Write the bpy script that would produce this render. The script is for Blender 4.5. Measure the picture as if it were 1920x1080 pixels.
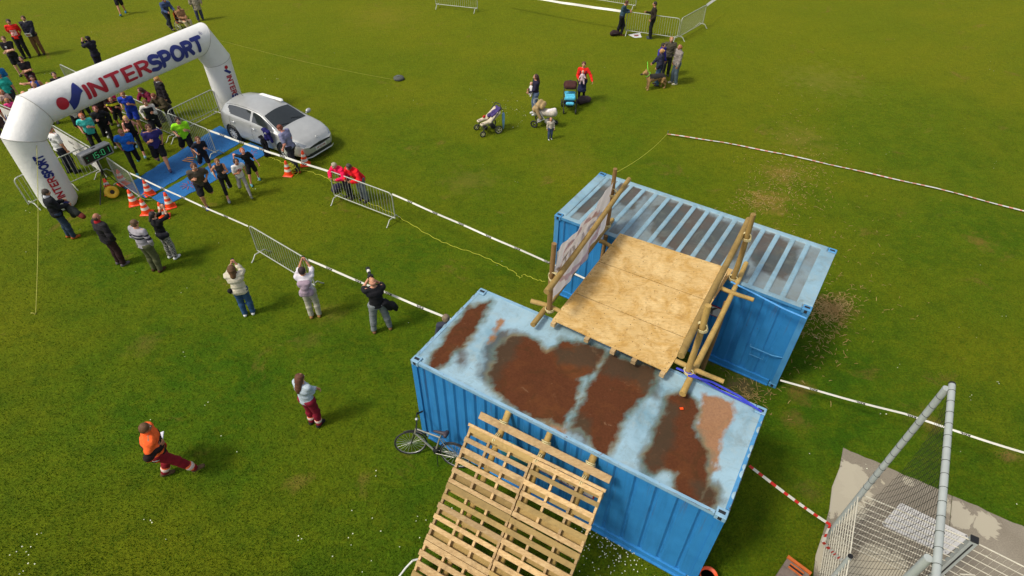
import bpy, bmesh, math, random
import numpy as np
from mathutils import Vector, Matrix, noise as mnoise
for _o in list(bpy.data.objects): bpy.data.objects.remove(_o)
random.seed(7); RS = np.random.RandomState(7)
SC = bpy.context.scene
COL = SC.collection
# ---------------------------------------------------------------- camera
FPX, PITCH, ROLL, CAMH = 1138.04, 0.7330901, 0.0051506, 11.144248
_fw = np.array([0, math.cos(PITCH), -math.sin(PITCH)]); _r0 = np.array([1., 0, 0]); _u0 = np.cross(_r0, _fw)
_rt = math.cos(ROLL)*_r0 + math.sin(ROLL)*_u0; _up = -math.sin(ROLL)*_r0 + math.cos(ROLL)*_u0
cam = bpy.data.objects.new('camera', bpy.data.cameras.new('camera')); COL.objects.link(cam)
cam.matrix_world = Matrix(((_rt[0], _up[0], -_fw[0], 0), (_rt[1], _up[1], -_fw[1], 0), (_rt[2], _up[2], -_fw[2], CAMH), (0, 0, 0, 1)))
cam.data.lens = FPX/1920*36; cam.data.sensor_width = 36; cam.data.clip_end = 1500; cam.data.clip_start = 0.1
SC.camera = cam
def G(px, py, z=0.0):
    """where the sight line through a photograph pixel meets the height z (metres)"""
    d = (px-960)/FPX*_rt - (py-540)/FPX*_up + _fw
    t = (z-CAMH)/d[2]
    return np.array([d[0]*t, d[1]*t, z])
# ---------------------------------------------------------------- sky, sun, exposure
SHAZ, SUNEL = math.radians(27), math.radians(54)        # shadows point to SHAZ
sd = Vector((math.cos(SHAZ)*math.cos(SUNEL), math.sin(SHAZ)*math.cos(SUNEL), -math.sin(SUNEL)))
w = bpy.data.worlds.new('World'); SC.world = w; w.use_nodes = True
nt = w.node_tree; bg = nt.nodes['Background']
sky = nt.nodes.new('ShaderNodeTexSky'); sky.sky_type = 'NISHITA'; sky.sun_disc = False
sky.sun_elevation = SUNEL; sky.sun_rotation = math.atan2(-sd.x, -sd.y)
sky.air_density = 1.0; sky.dust_density = 3.0; sky.ozone_density = 1.0
hs_ = nt.nodes.new('ShaderNodeHueSaturation'); hs_.inputs['Saturation'].default_value = .45   # thin bright cloud: paler sky
nt.links.new(sky.outputs[0], hs_.inputs['Color']); nt.links.new(hs_.outputs[0], bg.inputs[0]); bg.inputs[1].default_value = 0.15
sun = bpy.data.lights.new('sun', 'SUN'); sun.energy = 2.15; sun.angle = math.radians(10.0); sun.color = (1, .94, .80)
so = bpy.data.objects.new('sun', sun); COL.objects.link(so)
so.rotation_euler = sd.to_track_quat('-Z', 'Y').to_euler(); so.location = (-20, -10, 30)
vs = SC.view_settings; vs.view_transform = 'Standard'; vs.look = 'None'; vs.gamma = 1; vs.use_curve_mapping = False
vs.exposure = 0.12
SC.render.engine = 'CYCLES'; SC.cycles.max_bounces = 5; SC.cycles.transparent_max_bounces = 12
SC.cycles.use_denoising = True
# ---------------------------------------------------------------- materials
def S2L(c):
    return tuple(((x/255)/12.92 if x/255 <= .04045 else ((x/255+.055)/1.055)**2.4) for x in c)
class NT:
    def __init__(s, name):
        s.m = bpy.data.materials.new(name); s.m.use_nodes = True; s.t = s.m.node_tree; s.n = s.t.nodes
        s.b = s.n['Principled BSDF']
        s.tc = s.n.new('ShaderNodeTexCoord')
    def L(s, a, b): s.t.links.new(a, b)
    def noise(s, scale, detail=3, rough=.55, coord='Object', dist=0, vec=None):
        n = s.n.new('ShaderNodeTexNoise'); n.inputs['Scale'].default_value = scale; n.inputs['Detail'].default_value = detail
        n.inputs['Roughness'].default_value = rough; n.inputs['Distortion'].default_value = dist
        s.L(vec if vec is not None else s.tc.outputs[coord], n.inputs['Vector']); return n.outputs['Fac']
    def map(s, scale=(1, 1, 1), coord='Object', rot=(0, 0, 0), loc=(0, 0, 0)):
        n = s.n.new('ShaderNodeMapping'); n.inputs['Scale'].default_value = scale; n.inputs['Rotation'].default_value = rot
        n.inputs['Location'].default_value = loc; s.L(s.tc.outputs[coord], n.inputs[0]); return n.outputs[0]
    def ramp(s, fac, stops, interp='LINEAR'):
        n = s.n.new('ShaderNodeValToRGB'); e = n.color_ramp.elements; n.color_ramp.interpolation = interp
        while len(e) > 1: e.remove(e[-1])
        for i, (p, c) in enumerate(stops):
            if i == 0: e[0].position = p; x = e[0]
            else: x = e.new(p)
            c = (c, c, c) if isinstance(c, (int, float)) else c
            x.color = (*c[:3], 1)
        s.L(fac, n.inputs[0]); return n.outputs[0]
    def mix(s, fac, a, b, mode='MIX'):
        n = s.n.new('ShaderNodeMix'); n.data_type = 'RGBA'; n.blend_type = mode
        for v, i in ((fac, 0), (a, 6), (b, 7)):
            if isinstance(v, (int, float)): n.inputs[i].default_value = v if i == 0 else (v, v, v, 1)
            elif isinstance(v, tuple): n.inputs[i].default_value = (*v[:3], 1)
            else: s.L(v, n.inputs[i])
        return n.outputs[2]
    def math(s, op, a, b=0.0, clamp=False):
        n = s.n.new('ShaderNodeMath'); n.operation = op; n.use_clamp = clamp
        for v, i in ((a, 0), (b, 1)):
            if isinstance(v, (int, float)): n.inputs[i].default_value = v
            else: s.L(v, n.inputs[i])
        return n.outputs[0]
    def attr(s, name):
        n = s.n.new('ShaderNodeAttribute'); n.attribute_name = name; return n.outputs
    def sep(s, coord='Object'):
        n = s.n.new('ShaderNodeSeparateXYZ'); s.L(s.tc.outputs[coord] if isinstance(coord, str) else coord, n.inputs[0]); return n.outputs
    def rnd(s):
        n = s.n.new('ShaderNodeObjectInfo'); return n.outputs['Random']
    def base(s, v): s.set('Base Color', v)
    def set(s, k, v):
        if isinstance(v, (int, float)): s.b.inputs[k].default_value = v
        elif isinstance(v, tuple): s.b.inputs[k].default_value = (*v[:3], 1)
        else: s.L(v, s.b.inputs[k])
    def bump(s, h, strength=.3, dist=.01):
        n = s.n.new('ShaderNodeBump'); n.inputs['Strength'].default_value = strength; n.inputs['Distance'].default_value = dist
        s.L(h, n.inputs['Height']); s.L(n.outputs[0], s.b.inputs['Normal'])
_mc = {}
def plain(name, rgb, rough=.6, metal=0., var=.12, scale=9, bump=0., lin=False, spec=None):
    """flat painted / cloth / metal look with some mottling; rgb given in 0..255 as base colour"""
    k = (name, tuple(rgb), rough, metal)
    if k in _mc: return _mc[k]
    t = NT(name); c = tuple(rgb) if lin else S2L(rgb)
    f = t.noise(scale, 4, .6)
    lo = tuple(x*(1-var) for x in c); hi = tuple(min(1, x*(1+var)) for x in c)
    t.base(t.ramp(f, [(.3, lo), (.7, hi)])); t.set('Roughness', rough); t.set('Metallic', metal)
    if spec is not None: t.set('Specular IOR Level', spec)
    if bump: t.bump(t.noise(scale*4, 3), bump, .01)
    _mc[k] = t.m; return t.m
def cloth(rgb, name='cloth', kind=None, c2=None, box=None, rough=.85):
    k = ('cloth', tuple(rgb), kind, c2, box)
    if k in _mc: return _mc[k]
    t = NT(name); c = S2L(rgb)
    f = t.noise(14, 4, .65)
    col = t.ramp(f, [(.28, tuple(x*.78 for x in c)), (.72, tuple(min(1, x*1.15) for x in c))])
    if kind == 'stripes':                      # box: list of (z0, z1)
        z = t.sep()[2]
        for z0, z1 in box:
            m = t.math('MULTIPLY', t.math('GREATER_THAN', z, z0), t.math('LESS_THAN', z, z1))
            col = t.mix(m, col, S2L(c2))
    elif kind == 'print':                      # box: x0,x1,z0,z1, side(+1 front / -1 back)
        x0, x1, z0, z1, sd_ = box; o = t.sep()
        m = t.math('MULTIPLY', t.math('MULTIPLY', t.math('GREATER_THAN', o[0], x0), t.math('LESS_THAN', o[0], x1)),
                   t.math('MULTIPLY', t.math('GREATER_THAN', o[2], z0), t.math('LESS_THAN', o[2], z1)))
        m = t.math('MULTIPLY', m, t.math('GREATER_THAN', t.math('MULTIPLY', o[1], sd_), 0.0))
        v = t.noise(26, 1, .5, vec=t.map((1.6, .2, 1)))
        m = t.math('MULTIPLY', m, t.math('GREATER_THAN', v, .45))
        col = t.mix(m, col, S2L(c2))
    elif kind == 'leopard':
        v = t.n.new('ShaderNodeTexVoronoi'); v.inputs['Scale'].default_value = 28; t.L(t.tc.outputs['Object'], v.inputs['Vector'])
        col = t.mix(t.math('GREATER_THAN', v.outputs['Distance'], .42), col, S2L(c2))
    t.base(col); t.set('Roughness', rough); t.set('Specular IOR Level', .25)
    t.bump(t.noise(30, 3, .6), .35, .012)
    _mc[k] = t.m; return t.m
# ---------------------------------------------------------------- tagging
def tag(o, label=None, cat=None, group=None, kind=None):
    if label: o['label'] = label
    if cat: o['category'] = cat
    if group: o['group'] = group
    if kind: o['kind'] = kind
    return o
def thing(name, label, cat, loc=(0, 0, 0), rz=0.0, group=None):
    o = bpy.data.objects.new(name, None); COL.objects.link(o); o.location = tuple(float(x) for x in loc); o.rotation_euler = (0, 0, rz)
    o.empty_display_size = .2
    return tag(o, label, cat, group)
def link(name, me, parent=None, loc=None):
    o = bpy.data.objects.new(name, me); COL.objects.link(o)
    if parent is not None: o.parent = parent
    if loc is not None: o.location = tuple(float(x) for x in loc)
    return o
def copy_tree(o, parent=None):
    c = o.copy(); COL.objects.link(c); c.parent = parent
    for ch in list(o.children): copy_tree(ch, c)
    return c
# ---------------------------------------------------------------- mesh builder
def nrm(v):
    v = np.asarray(v, float); l = np.linalg.norm(v); return v/l if l > 1e-9 else v
def frame_of(d):
    d = nrm(d); a = np.array([0, 0, 1.]) if abs(d[2]) < .9 else np.array([1., 0, 0])
    x = nrm(np.cross(a, d)); y = np.cross(d, x); return x, y, d
class MB:
    def __init__(s): s.v = []; s.f = []; s.mi = []; s.sm = []
    def add(s, vs_, fs_, mi=0, smooth=False):
        n = len(s.v); s.v.extend([tuple(map(float, p)) for p in vs_])
        for f in fs_: s.f.append(tuple(i+n for i in f)); s.mi.append(mi); s.sm.append(smooth)
        return s
    def box(s, c, size, R=None, mi=0, bev=0.0):
        """box centred at c; R = 3 axes rows (x,y,z)"""
        c = np.asarray(c, float); hx, hy, hz = [q/2 for q in size]
        R = np.eye(3) if R is None else np.asarray(R, float)
        if bev <= 0:
            P = [(sx*hx, sy*hy, sz*hz) for sz in (-1, 1) for sx, sy in ((-1, -1), (1, -1), (1, 1), (-1, 1))]
            s.add([c+np.array(p)@R for p in P], [(0, 3, 2, 1), (4, 5, 6, 7), (0, 1, 5, 4), (1, 2, 6, 5), (2, 3, 7, 6), (3, 0, 4, 7)], mi)
        else:
            b = min(bev, hx*.9, hy*.9, hz*.9); ring = []
            for z, ins in ((-hz, b), (-hz+b, 0), (hz-b, 0), (hz, b)):
                x, y = hx-ins, hy-ins; k = b if ins == 0 else b*.6
                ring.append([(-x+k, -y, z), (x-k, -y, z), (x, -y+k, z), (x, y-k, z), (x-k, y, z), (-x+k, y, z), (-x, y-k, z), (-x, -y+k, z)])
            V = [c+np.array(p)@R for r in ring for p in r]; F = [tuple(range(7, -1, -1)), tuple(range(24, 32))]
            for k in range(3):
                for i in range(8): F.append((k*8+i, k*8+(i+1) % 8, k*8+8+(i+1) % 8, k*8+8+i))
            s.add(V, F, mi)
        return s
    def bar(s, a, b, w_, h_, up=(0, 0, 1), mi=0, bev=0.0):
        a = np.asarray(a, float); b = np.asarray(b, float); d = b-a; L_ = np.linalg.norm(d); x = d/L_
        up = np.asarray(up, float); y = nrm(np.cross(up, x)); z = np.cross(x, y)
        return s.box((a+b)/2, (L_, w_, h_), np.array([x, y, z]), mi, bev)
    def cyl(s, a, b, r1, r2=None, n=10, mi=0, cap=True, smooth=True):
        r2 = r1 if r2 is None else r2; a = np.asarray(a, float); b = np.asarray(b, float); x, y, d = frame_of(b-a)
        V = []
        for p, r in ((a, r1), (b, r2)):
            for i in range(n):
                t = 2*math.pi*i/n; V.append(p+x*r*math.cos(t)+y*r*math.sin(t))
        s.add(V, [(i, (i+1) % n, n+(i+1) % n, n+i) for i in range(n)], mi, smooth)
        if cap: 
            s.add(V[:n], [tuple(range(n-1, -1, -1))], mi); s.add(V[n:], [tuple(range(n))], mi)
        return s
    def tube(s, pts, r, n=8, mi=0, closed=False, cap=True, radii=None):
        P = [np.asarray(p, float) for p in pts]; m = len(P); V = []; px = None
        for i, p in enumerate(P):
            if closed: d = P[(i+1) % m]-P[i-1]
            else: d = P[min(i+1, m-1)]-P[max(i-1, 0)]
            d = nrm(d)
            if px is None: px, py_, _ = frame_of(d)
            else:
                px = nrm(px-d*np.dot(px, d)); 
            py_ = np.cross(d, px); rr = radii[i] if radii is not None else r
            for k in range(n):
                t = 2*math.pi*k/n; V.append(p+px*rr*math.cos(t)+py_*rr*math.sin(t))
        F = []
        for i in range(m if closed else m-1):
            j = (i+1) % m
            for k in range(n): F.append((i*n+k, i*n+(k+1) % n, j*n+(k+1) % n, j*n+k))
        s.add(V, F, mi, True)
        if cap and not closed: s.add(V[:n], [tuple(range(n-1, -1, -1))], mi); s.add(V[-n:], [tuple(range(n))], mi)
        return s
    def lathe(s, prof, n=20, c=(0, 0, 0), axis=(0, 0, 1), mi=0, smooth=True, cap=True):
        x, y, d = frame_of(axis); c = np.asarray(c, float); V = []
        for r, z in prof:
            for i in range(n):
                t = 2*math.pi*i/n; V.append(c+d*z+(x*math.cos(t)+y*math.sin(t))*r)
        F = [(j*n+i, j*n+(i+1) % n, (j+1)*n+(i+1) % n, (j+1)*n+i) for j in range(len(prof)-1) for i in range(n)]
        s.add(V, F, mi, smooth)
        if not cap: return s
        if prof[0][0] > 1e-4: s.add(V[:n], [tuple(range(n-1, -1, -1))], mi)
        if prof[-1][0] > 1e-4: s.add(V[-n:], [tuple(range(n))], mi)
        return s
    def ball(s, c, r, n=10, m=7, mi=0):
        c = np.asarray(c, float); r = np.asarray(r if hasattr(r, '__len__') else (r, r, r), float)
        V = [c+r*np.array((0, 0, -1))]
        for j in range(1, m):
            a = -math.pi/2+math.pi*j/m
            for i in range(n): V.append(c+r*np.array((math.cos(a)*math.cos(2*math.pi*i/n), math.cos(a)*math.sin(2*math.pi*i/n), math.sin(a))))
        V.append(c+r*np.array((0, 0, 1))); F = [(0, 1+(i+1) % n, 1+i) for i in range(n)]
        for j in range(m-2):
            for i in range(n): F.append((1+j*n+i, 1+j*n+(i+1) % n, 1+(j+1)*n+(i+1) % n, 1+(j+1)*n+i))
        k = 1+(m-2)*n; e = len(V)-1; F += [(k+i, k+(i+1) % n, e) for i in range(n)]
        return s.add(V, F, mi, True)
    def prism(s, poly, z0, z1, mi=0):
        n = len(poly); V = [(p[0], p[1], z0) for p in poly]+[(p[0], p[1], z1) for p in poly]
        return s.add(V, [tuple(range(n-1, -1, -1)), tuple(range(n, 2*n))]+[(i, (i+1) % n, n+(i+1) % n, n+i) for i in range(n)], mi)
    def mesh(s, name, mats):
        me = bpy.data.meshes.new(name); me.from_pydata(s.v, [], s.f)
        for m in (mats if isinstance(mats, (list, tuple)) else [mats]): me.materials.append(m)
        me.polygons.foreach_set('material_index', s.mi); me.polygons.foreach_set('use_smooth', s.sm); me.update(); return me
    def obj(s, name, mats, parent=None, loc=None): return link(name, s.mesh(name, mats), parent, loc)
def letters_obj(parent, V, F, mat, name='letter'):
    # every printed letter becomes a part of its own
    V = [tuple(map(float, p)) for p in V]; par = list(range(len(V)))
    def fd(a):
        while par[a] != a: par[a] = par[par[a]]; a = par[a]
        return a
    for f in F:
        for q in f[1:]: par[fd(q)] = fd(f[0])
    gr = {}
    for f in F: gr.setdefault(fd(f[0]), []).append(f)
    for fs in gr.values():
        used = sorted({v for f in fs for v in f}); mp = {v: k for k, v in enumerate(used)}
        link(name, np_mesh(name, [V[u] for u in used], [tuple(mp[v] for v in f) for f in fs], mat, False), parent)
def np_mesh(name, V, F, mats, smooth=True, mi=None):
    me = bpy.data.meshes.new(name); me.from_pydata(V.tolist() if hasattr(V, 'tolist') else V, [], F.tolist() if hasattr(F, 'tolist') else F)
    for m in (mats if isinstance(mats, (list, tuple)) else [mats]): me.materials.append(m)
    me.polygons.foreach_set('use_smooth', [smooth]*len(me.polygons))
    if mi is not None: me.polygons.foreach_set('material_index', mi)
    me.update(); return me
# ---------------------------------------------------------------- implicit surfaces (surface nets)
def d_cone(P, a, b, ra, rb):
    a = np.asarray(a, float); ab = np.asarray(b, float)-a; l2 = max(ab@ab, 1e-9)
    t = np.clip((P-a)@ab/l2, 0, 1); return np.linalg.norm(P-a-t[:, None]*ab, axis=1)-(ra+t*(rb-ra))
def smin(a, b, k):
    h = np.clip(.5+.5*(b-a)/k, 0, 1); return b*(1-h)+a*h-k*h*(1-h)
def nets(prims, h, k=.025, clip=None, warp=None, extra=0.0):
    lo = np.min([np.minimum(p[0], p[1])-max(p[2], p[3])-extra for p in prims], axis=0)-2.2*h
    hi = np.max([np.maximum(p[0], p[1])+max(p[2], p[3])+extra for p in prims], axis=0)+2.2*h
    n = np.ceil((hi-lo)/h).astype(int)+1
    ax = [lo[i]+h*np.arange(n[i]) for i in range(3)]
    X = np.stack(np.meshgrid(*ax, indexing='ij'), -1).reshape(-1, 3)
    Dd = None
    for p in prims:
        d = d_cone(X, p[0], p[1], p[2]+extra, p[3]+extra)
        Dd = d if Dd is None else smin(Dd, d, k)
    if warp is not None: Dd = Dd+warp(X)
    if clip is not None: Dd = np.maximum(Dd, clip(X))
    F = Dd.reshape(n); ins = F < 0
    m = n-1; acc = np.zeros((*m, 3)); cnt = np.zeros(m)
    def sl(o): return tuple(slice(o[i], o[i]+m[i]) for i in range(3))
    for axis in range(3):
        oth = [i for i in range(3) if i != axis]
        for u in (0, 1):
            for v in (0, 1):
                o = [0, 0, 0]; o[oth[0]] = u; o[oth[1]] = v; o2 = list(o); o2[axis] = 1
                A, B = F[sl(o)], F[sl(o2)]; msk = (A < 0) != (B < 0)
                t = np.where(msk, A/np.where(msk, A-B, 1), 0)
                e = np.zeros((*m, 3)); e[..., oth[0]] = u; e[..., oth[1]] = v; e[..., axis] = t
                acc += e*msk[..., None]; cnt += msk
    cells = cnt > 0
    if not cells.any(): return np.zeros((0, 3)), np.zeros((0, 4), int)
    idx = -np.ones(m, int); idx[cells] = np.arange(cells.sum())
    base = np.stack(np.nonzero(cells), -1)
    V = lo+h*(base+acc[cells]/cnt[cells][:, None])
    Q = []
    for axis in range(3):
        b_, c_ = [(1, 2), (2, 0), (0, 1)][axis]
        s0 = [slice(1, -1)]*3; s0[axis] = slice(0, -1); s1 = list(s0); s1[axis] = slice(1, None)
        A, B = ins[tuple(s0)], ins[tuple(s1)]; ch = A != B
        I = np.stack(np.nonzero(ch), -1)
        if not len(I): continue
        I = I+np.array([0 if i == axis else 1 for i in range(3)])
        eb = np.eye(3, dtype=int)[b_]; ec = np.eye(3, dtype=int)[c_]
        q = [idx[tuple((I-d).T)] for d in (eb+ec, ec, 0*eb, eb)]
        q = np.stack(q, -1); fl = ~A[ch]; q[fl] = q[fl][:, ::-1]; Q.append(q)
    Q = np.concatenate(Q); Q = Q[(Q >= 0).all(1)]
    return V, Q
# ================================================================ GROUND
def grass_mat():
    t = NT('lawn'); P = 'Object'
    big = t.noise(.16, 3, .6); mid = t.noise(.9, 4, .65, dist=.4); fine = t.noise(22, 4, .7); blade = t.noise(120, 2, .7, vec=t.map((1, .45, 1), rot=(0, 0, .5)))
    c = t.ramp(mid, [(.30, (.029, .076, .0028)), (.5, (.044, .099, .0036)), (.72, (.070, .120, .0048))])
    c = t.mix(t.ramp(big, [(.40, 0.), (.62, .8)]), c, (.122, .134, .0048))
    c = t.mix(t.ramp(t.noise(2.6, 5, .7, dist=.5, vec=t.map((1, 1.5, 1), rot=(0, 0, .6))), [(.46, 0.), (.66, .5)]), c, (.112, .130, .0045))
    c = t.mix(t.ramp(t.noise(1.7, 5, .7, vec=t.map(loc=(9, 2, 0))), [(.5, 0.), (.68, .5)]), c, (.030, .068, .004))
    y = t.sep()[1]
    # lawn painted lighter and yellower with distance, standing in for brightening at grazing view
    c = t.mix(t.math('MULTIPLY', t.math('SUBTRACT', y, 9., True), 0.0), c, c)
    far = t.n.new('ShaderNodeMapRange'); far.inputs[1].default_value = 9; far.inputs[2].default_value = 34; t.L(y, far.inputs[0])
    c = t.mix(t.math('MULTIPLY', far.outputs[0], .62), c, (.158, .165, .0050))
    # mowing passes, barely visible
    wv = t.n.new('ShaderNodeTexWave'); wv.inputs['Scale'].default_value = .32; wv.inputs['Distortion'].default_value = 1.2; wv.inputs['Detail'].default_value = 2
    t.L(t.map(rot=(0, 0, .95)), wv.inputs[0])
    c = t.mix(t.math('MULTIPLY', wv.outputs['Fac'], .13), c, (.100, .145, .004))
    dirt = t.ramp(t.noise(.55, 5, .7, dist=.6, vec=t.map(loc=(3.3, 8.1, 0))), [(.62, 0.), (.74, .62)])
    c = t.mix(dirt, c, (.19, .115, .03))
    f2 = t.ramp(fine, [(.3, .62), (.7, 1.36)]); b2 = t.ramp(blade, [(.3, .74), (.72, 1.30)]); m2 = t.ramp(t.noise(6, 4, .75), [(.3, .84), (.7, 1.16)]); c = t.mix(1., c, m2, 'MULTIPLY')
    c = t.mix(1., c, f2, 'MULTIPLY'); c = t.mix(1., c, b2, 'MULTIPLY')
    # worn and dry places where they lie on the field
    for (qx, qy, r_, a_, col) in ((1440, 375, 1.5, .75, (.26, .16, .035)), (1465, 325, 1.3, .65, (.24, .15, .035)), (1500, 260, 2.2, .45, (.22, .17, .03)), (1545, 150, 3.6, .4, (.22, .19, .03)), (1840, 455, .8, .6, (.22, .12, .03)), (1560, 580, 1.1, .8, (.20, .11, .035)), (1390, 720, .9, .9, (.13, .085, .045)), (1440, 660, .7, .5, (.2, .13, .04)),
                                  (1500, 735, .7, .7, (.20, .115, .03)), (1500, 790, .6, .55, (.20, .115, .03)), (1740, 790, .8, .55, (.19, .12, .03)), (1895, 855, .5, .7, (.21, .12, .04)), (560, 905, .5, .5, (.2, .13, .03)), (270, 645, .8, .35, (.19, .13, .03)), (620, 590, .9, .35, (.2, .15, .03)), (880, 340, 1.8, .35, (.2, .15, .03)), (580, 640, .6, .35, (.19, .13, .03)), (1520, 925, .5, .55, (.16, .10, .03)), (1310, 655, .9, .9, (.12, .08, .045)), (720, 30, 4., .35, (.20, .16, .02)), (250, 60, 4., .35, (.21, .16, .02)), (1060, 300, 2.2, .25, (.19, .15, .02))):
        g_ = G(qx, qy); v_ = t.n.new('ShaderNodeVectorMath'); v_.operation = 'DISTANCE'; t.L(t.tc.outputs['Object'], v_.inputs[0]); v_.inputs[1].default_value = tuple(float(q) for q in g_)
        if '_wn' not in dir(t): t._wn = t.math('MULTIPLY', t.math('SUBTRACT', t.noise(2.4, 6, .75, dist=.3), .5), 2.4)
        mk = t.math('ADD', t.math('SUBTRACT', .75, t.math('DIVIDE', v_.outputs['Value'], r_)), t._wn); c = t.mix(t.ramp(mk, [(.15, 0.), (.80, a_*.95)]), c, col)
    t.base(c); t.set('Roughness', .9); t.set('Specular IOR Level', .05)
    h = t.math('ADD', t.math('MULTIPLY', t.noise(60, 3, .75), .6), t.math('MULTIPLY', t.noise(9, 3, .6), 1.0))
    t.bump(h, .8, .035)
    return t.m
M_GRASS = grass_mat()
def ground():
    # undulating sheet, finer near the camera, out to the horizon
    xs = np.concatenate([np.linspace(-900, -45, 12)[:-1], np.linspace(-45, 35, 161), np.linspace(35, 900, 12)[1:]])
    ys = np.concatenate([np.linspace(-400, -2, 8)[:-1], np.linspace(-2, 60, 125), np.linspace(60, 1000, 14)[1:]])
    X, Y = np.meshgrid(xs, ys, indexing='ij'); Z = 0*X
    V = np.stack([X, Y, Z], -1).reshape(-1, 3); a, b = len(xs), len(ys)
    I = np.arange(a*b).reshape(a, b); F = np.stack([I[:-1, :-1], I[1:, :-1], I[1:, 1:], I[:-1, 1:]], -1).reshape(-1, 4)
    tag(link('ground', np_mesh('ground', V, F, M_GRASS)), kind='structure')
ground()
# ---- concrete apron under the goal cage
def concrete_mat():
    t = NT('concrete'); 
    c = t.ramp(t.noise(1.3, 5, .6), [(.3, (.205, .170, .122)), (.7, (.275, .235, .175))])
    pale = t.ramp(t.noise(.85, 6, .62, dist=1.3, vec=t.map((1.6, .8, 1), rot=(0, 0, -.5), loc=(1.7, .2, 0))), [(.66, 0.), (.69, .8)])
    c = t.mix(pale, c, (.50, .44, .31))
    g = t.ramp(t.noise(40, 3, .7), [(.3, .8), (.7, 1.15)]); c = t.mix(1., c, g, 'MULTIPLY')
    for (px, py, r_) in ((1562, 915, .95), (1600, 900, .55), (1800, 965, .42), (1842, 985, .4), (1650, 1070, .7), (1560, 1040, .6), (1700, 905, .2)):
        g_ = G(px, py); v_ = t.n.new('ShaderNodeVectorMath'); v_.operation = 'DISTANCE'; t.L(t.tc.outputs['Object'], v_.inputs[0]); v_.inputs[1].default_value = tuple(float(q) for q in g_)
        mk = t.math('ADD', t.math('SUBTRACT', 1., t.math('DIVIDE', v_.outputs['Value'], r_)), t.math('MULTIPLY', t.math('SUBTRACT', t.noise(2.2, 6, .68, dist=.6), .5), 1.9)); c = t.mix(t.ramp(mk, [(.30, 0.), (.36, .9)]), c, (.43, .38, .28))
    t.base(c); t.set('Roughness', .9); t.bump(t.noise(25, 4, .7), .4, .01); return t.m
M_CONC = concrete_mat()
_c0, _c1, _c2, _c3 = G(1580, 840), G(1920, 990), G(1522, 1080), G(1541, 1010)
UA = math.atan2(_c1[1]-_c0[1], _c1[0]-_c0[0]); SU = np.array([math.cos(UA), math.sin(UA), 0]); 
SVd = nrm(_c2-_c0)
def slabs():
    ln = [0, 2.05, 4.1, 7.0]
    for i in range(3):
        m = MB(); a, b = ln[i]+.006, ln[i+1]-.006; n = 14; top = []
        lo = [] 
        for k in range(n+1):
            s_ = a+(b-a)*k/n; p = _c0+SU*s_+SVd*(0.012*math.sin(s_*7.1)+.01*math.sin(s_*17)); top.append(p)
        left = []
        for k in range(1, 13):
            p = top[0]+SVd*(6.5*k/12); p = p+(SU*.03*math.sin(k*2.3) if i == 0 else 0); left.append(p)
        right = [top[-1]+SVd*6.5*k/12 for k in range(1, 13)]
        poly = top+right+left[::-1]; 
        z0, z1 = -.08, .022+.003*i
        N = len(poly); V = [(p[0], p[1], z0) for p in poly]+[(p[0], p[1], z1) for p in poly]
        V2 = V; F = [tuple(range(2*N-1, N-1, -1))]+[(k, k+N, (k+1) % N+N, (k+1) % N) for k in range(N)]
        m.add(V2, F); o = m.obj('concrete_slab', M_CONC); tag(o, kind='structure')
slabs()
# ================================================================ CONTAINERS
def cont_mat(name, c1, c2, dark):
    t = NT(name)
    c = t.ramp(t.noise(1.6, 5, .6), [(.3, c1), (.7, c2)])
    st = t.ramp(t.noise(3, 5, .65, vec=t.map((3.5, 3.5, .35))), [(.50, 0.), (.75, .40)])      # run-down streaks
    c = t.mix(st, c, dark)
    ru = t.ramp(t.noise(7, 5, .75), [(.68, 0.), (.73, .9)]); c = t.mix(ru, c, (.10, .035, .015))
    zt_ = t.n.new('ShaderNodeMapRange'); zt_.inputs[1].default_value = 1.0; zt_.inputs[2].default_value = 2.5; t.L(t.sep()[2], zt_.inputs[0])
    rs_ = t.math('MULTIPLY', t.ramp(t.noise(6, 4, .7, vec=t.map((2.2, 2.2, .10))), [(.60, 0.), (.70, .75)]), zt_.outputs[0]); c = t.mix(rs_, c, (.10, .045, .025))
    sc_ = t.ramp(t.noise(12, 3, .8, vec=t.map((1, 1, 2.5), rot=(0, .5, .3))), [(.70, 0.), (.73, .6)]); c = t.mix(sc_, c, (.12, .30, .50))
    t.base(c); t.set('Roughness', .55); t.bump(t.noise(2.2, 3), .35, .05); return t.m
M_BLUE = cont_mat('container_blue', (.020, .185, .445), (.030, .235, .54), (.012, .11, .27))
M_BLUE2 = cont_mat('container_blue_trim', (.05, .22, .44), (.085, .30, .55), (.02, .12, .26))
M_BLUED = cont_mat('container_dark_blue', (.008, .08, .20), (.012, .10, .25), (.01, .05, .1))
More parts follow.
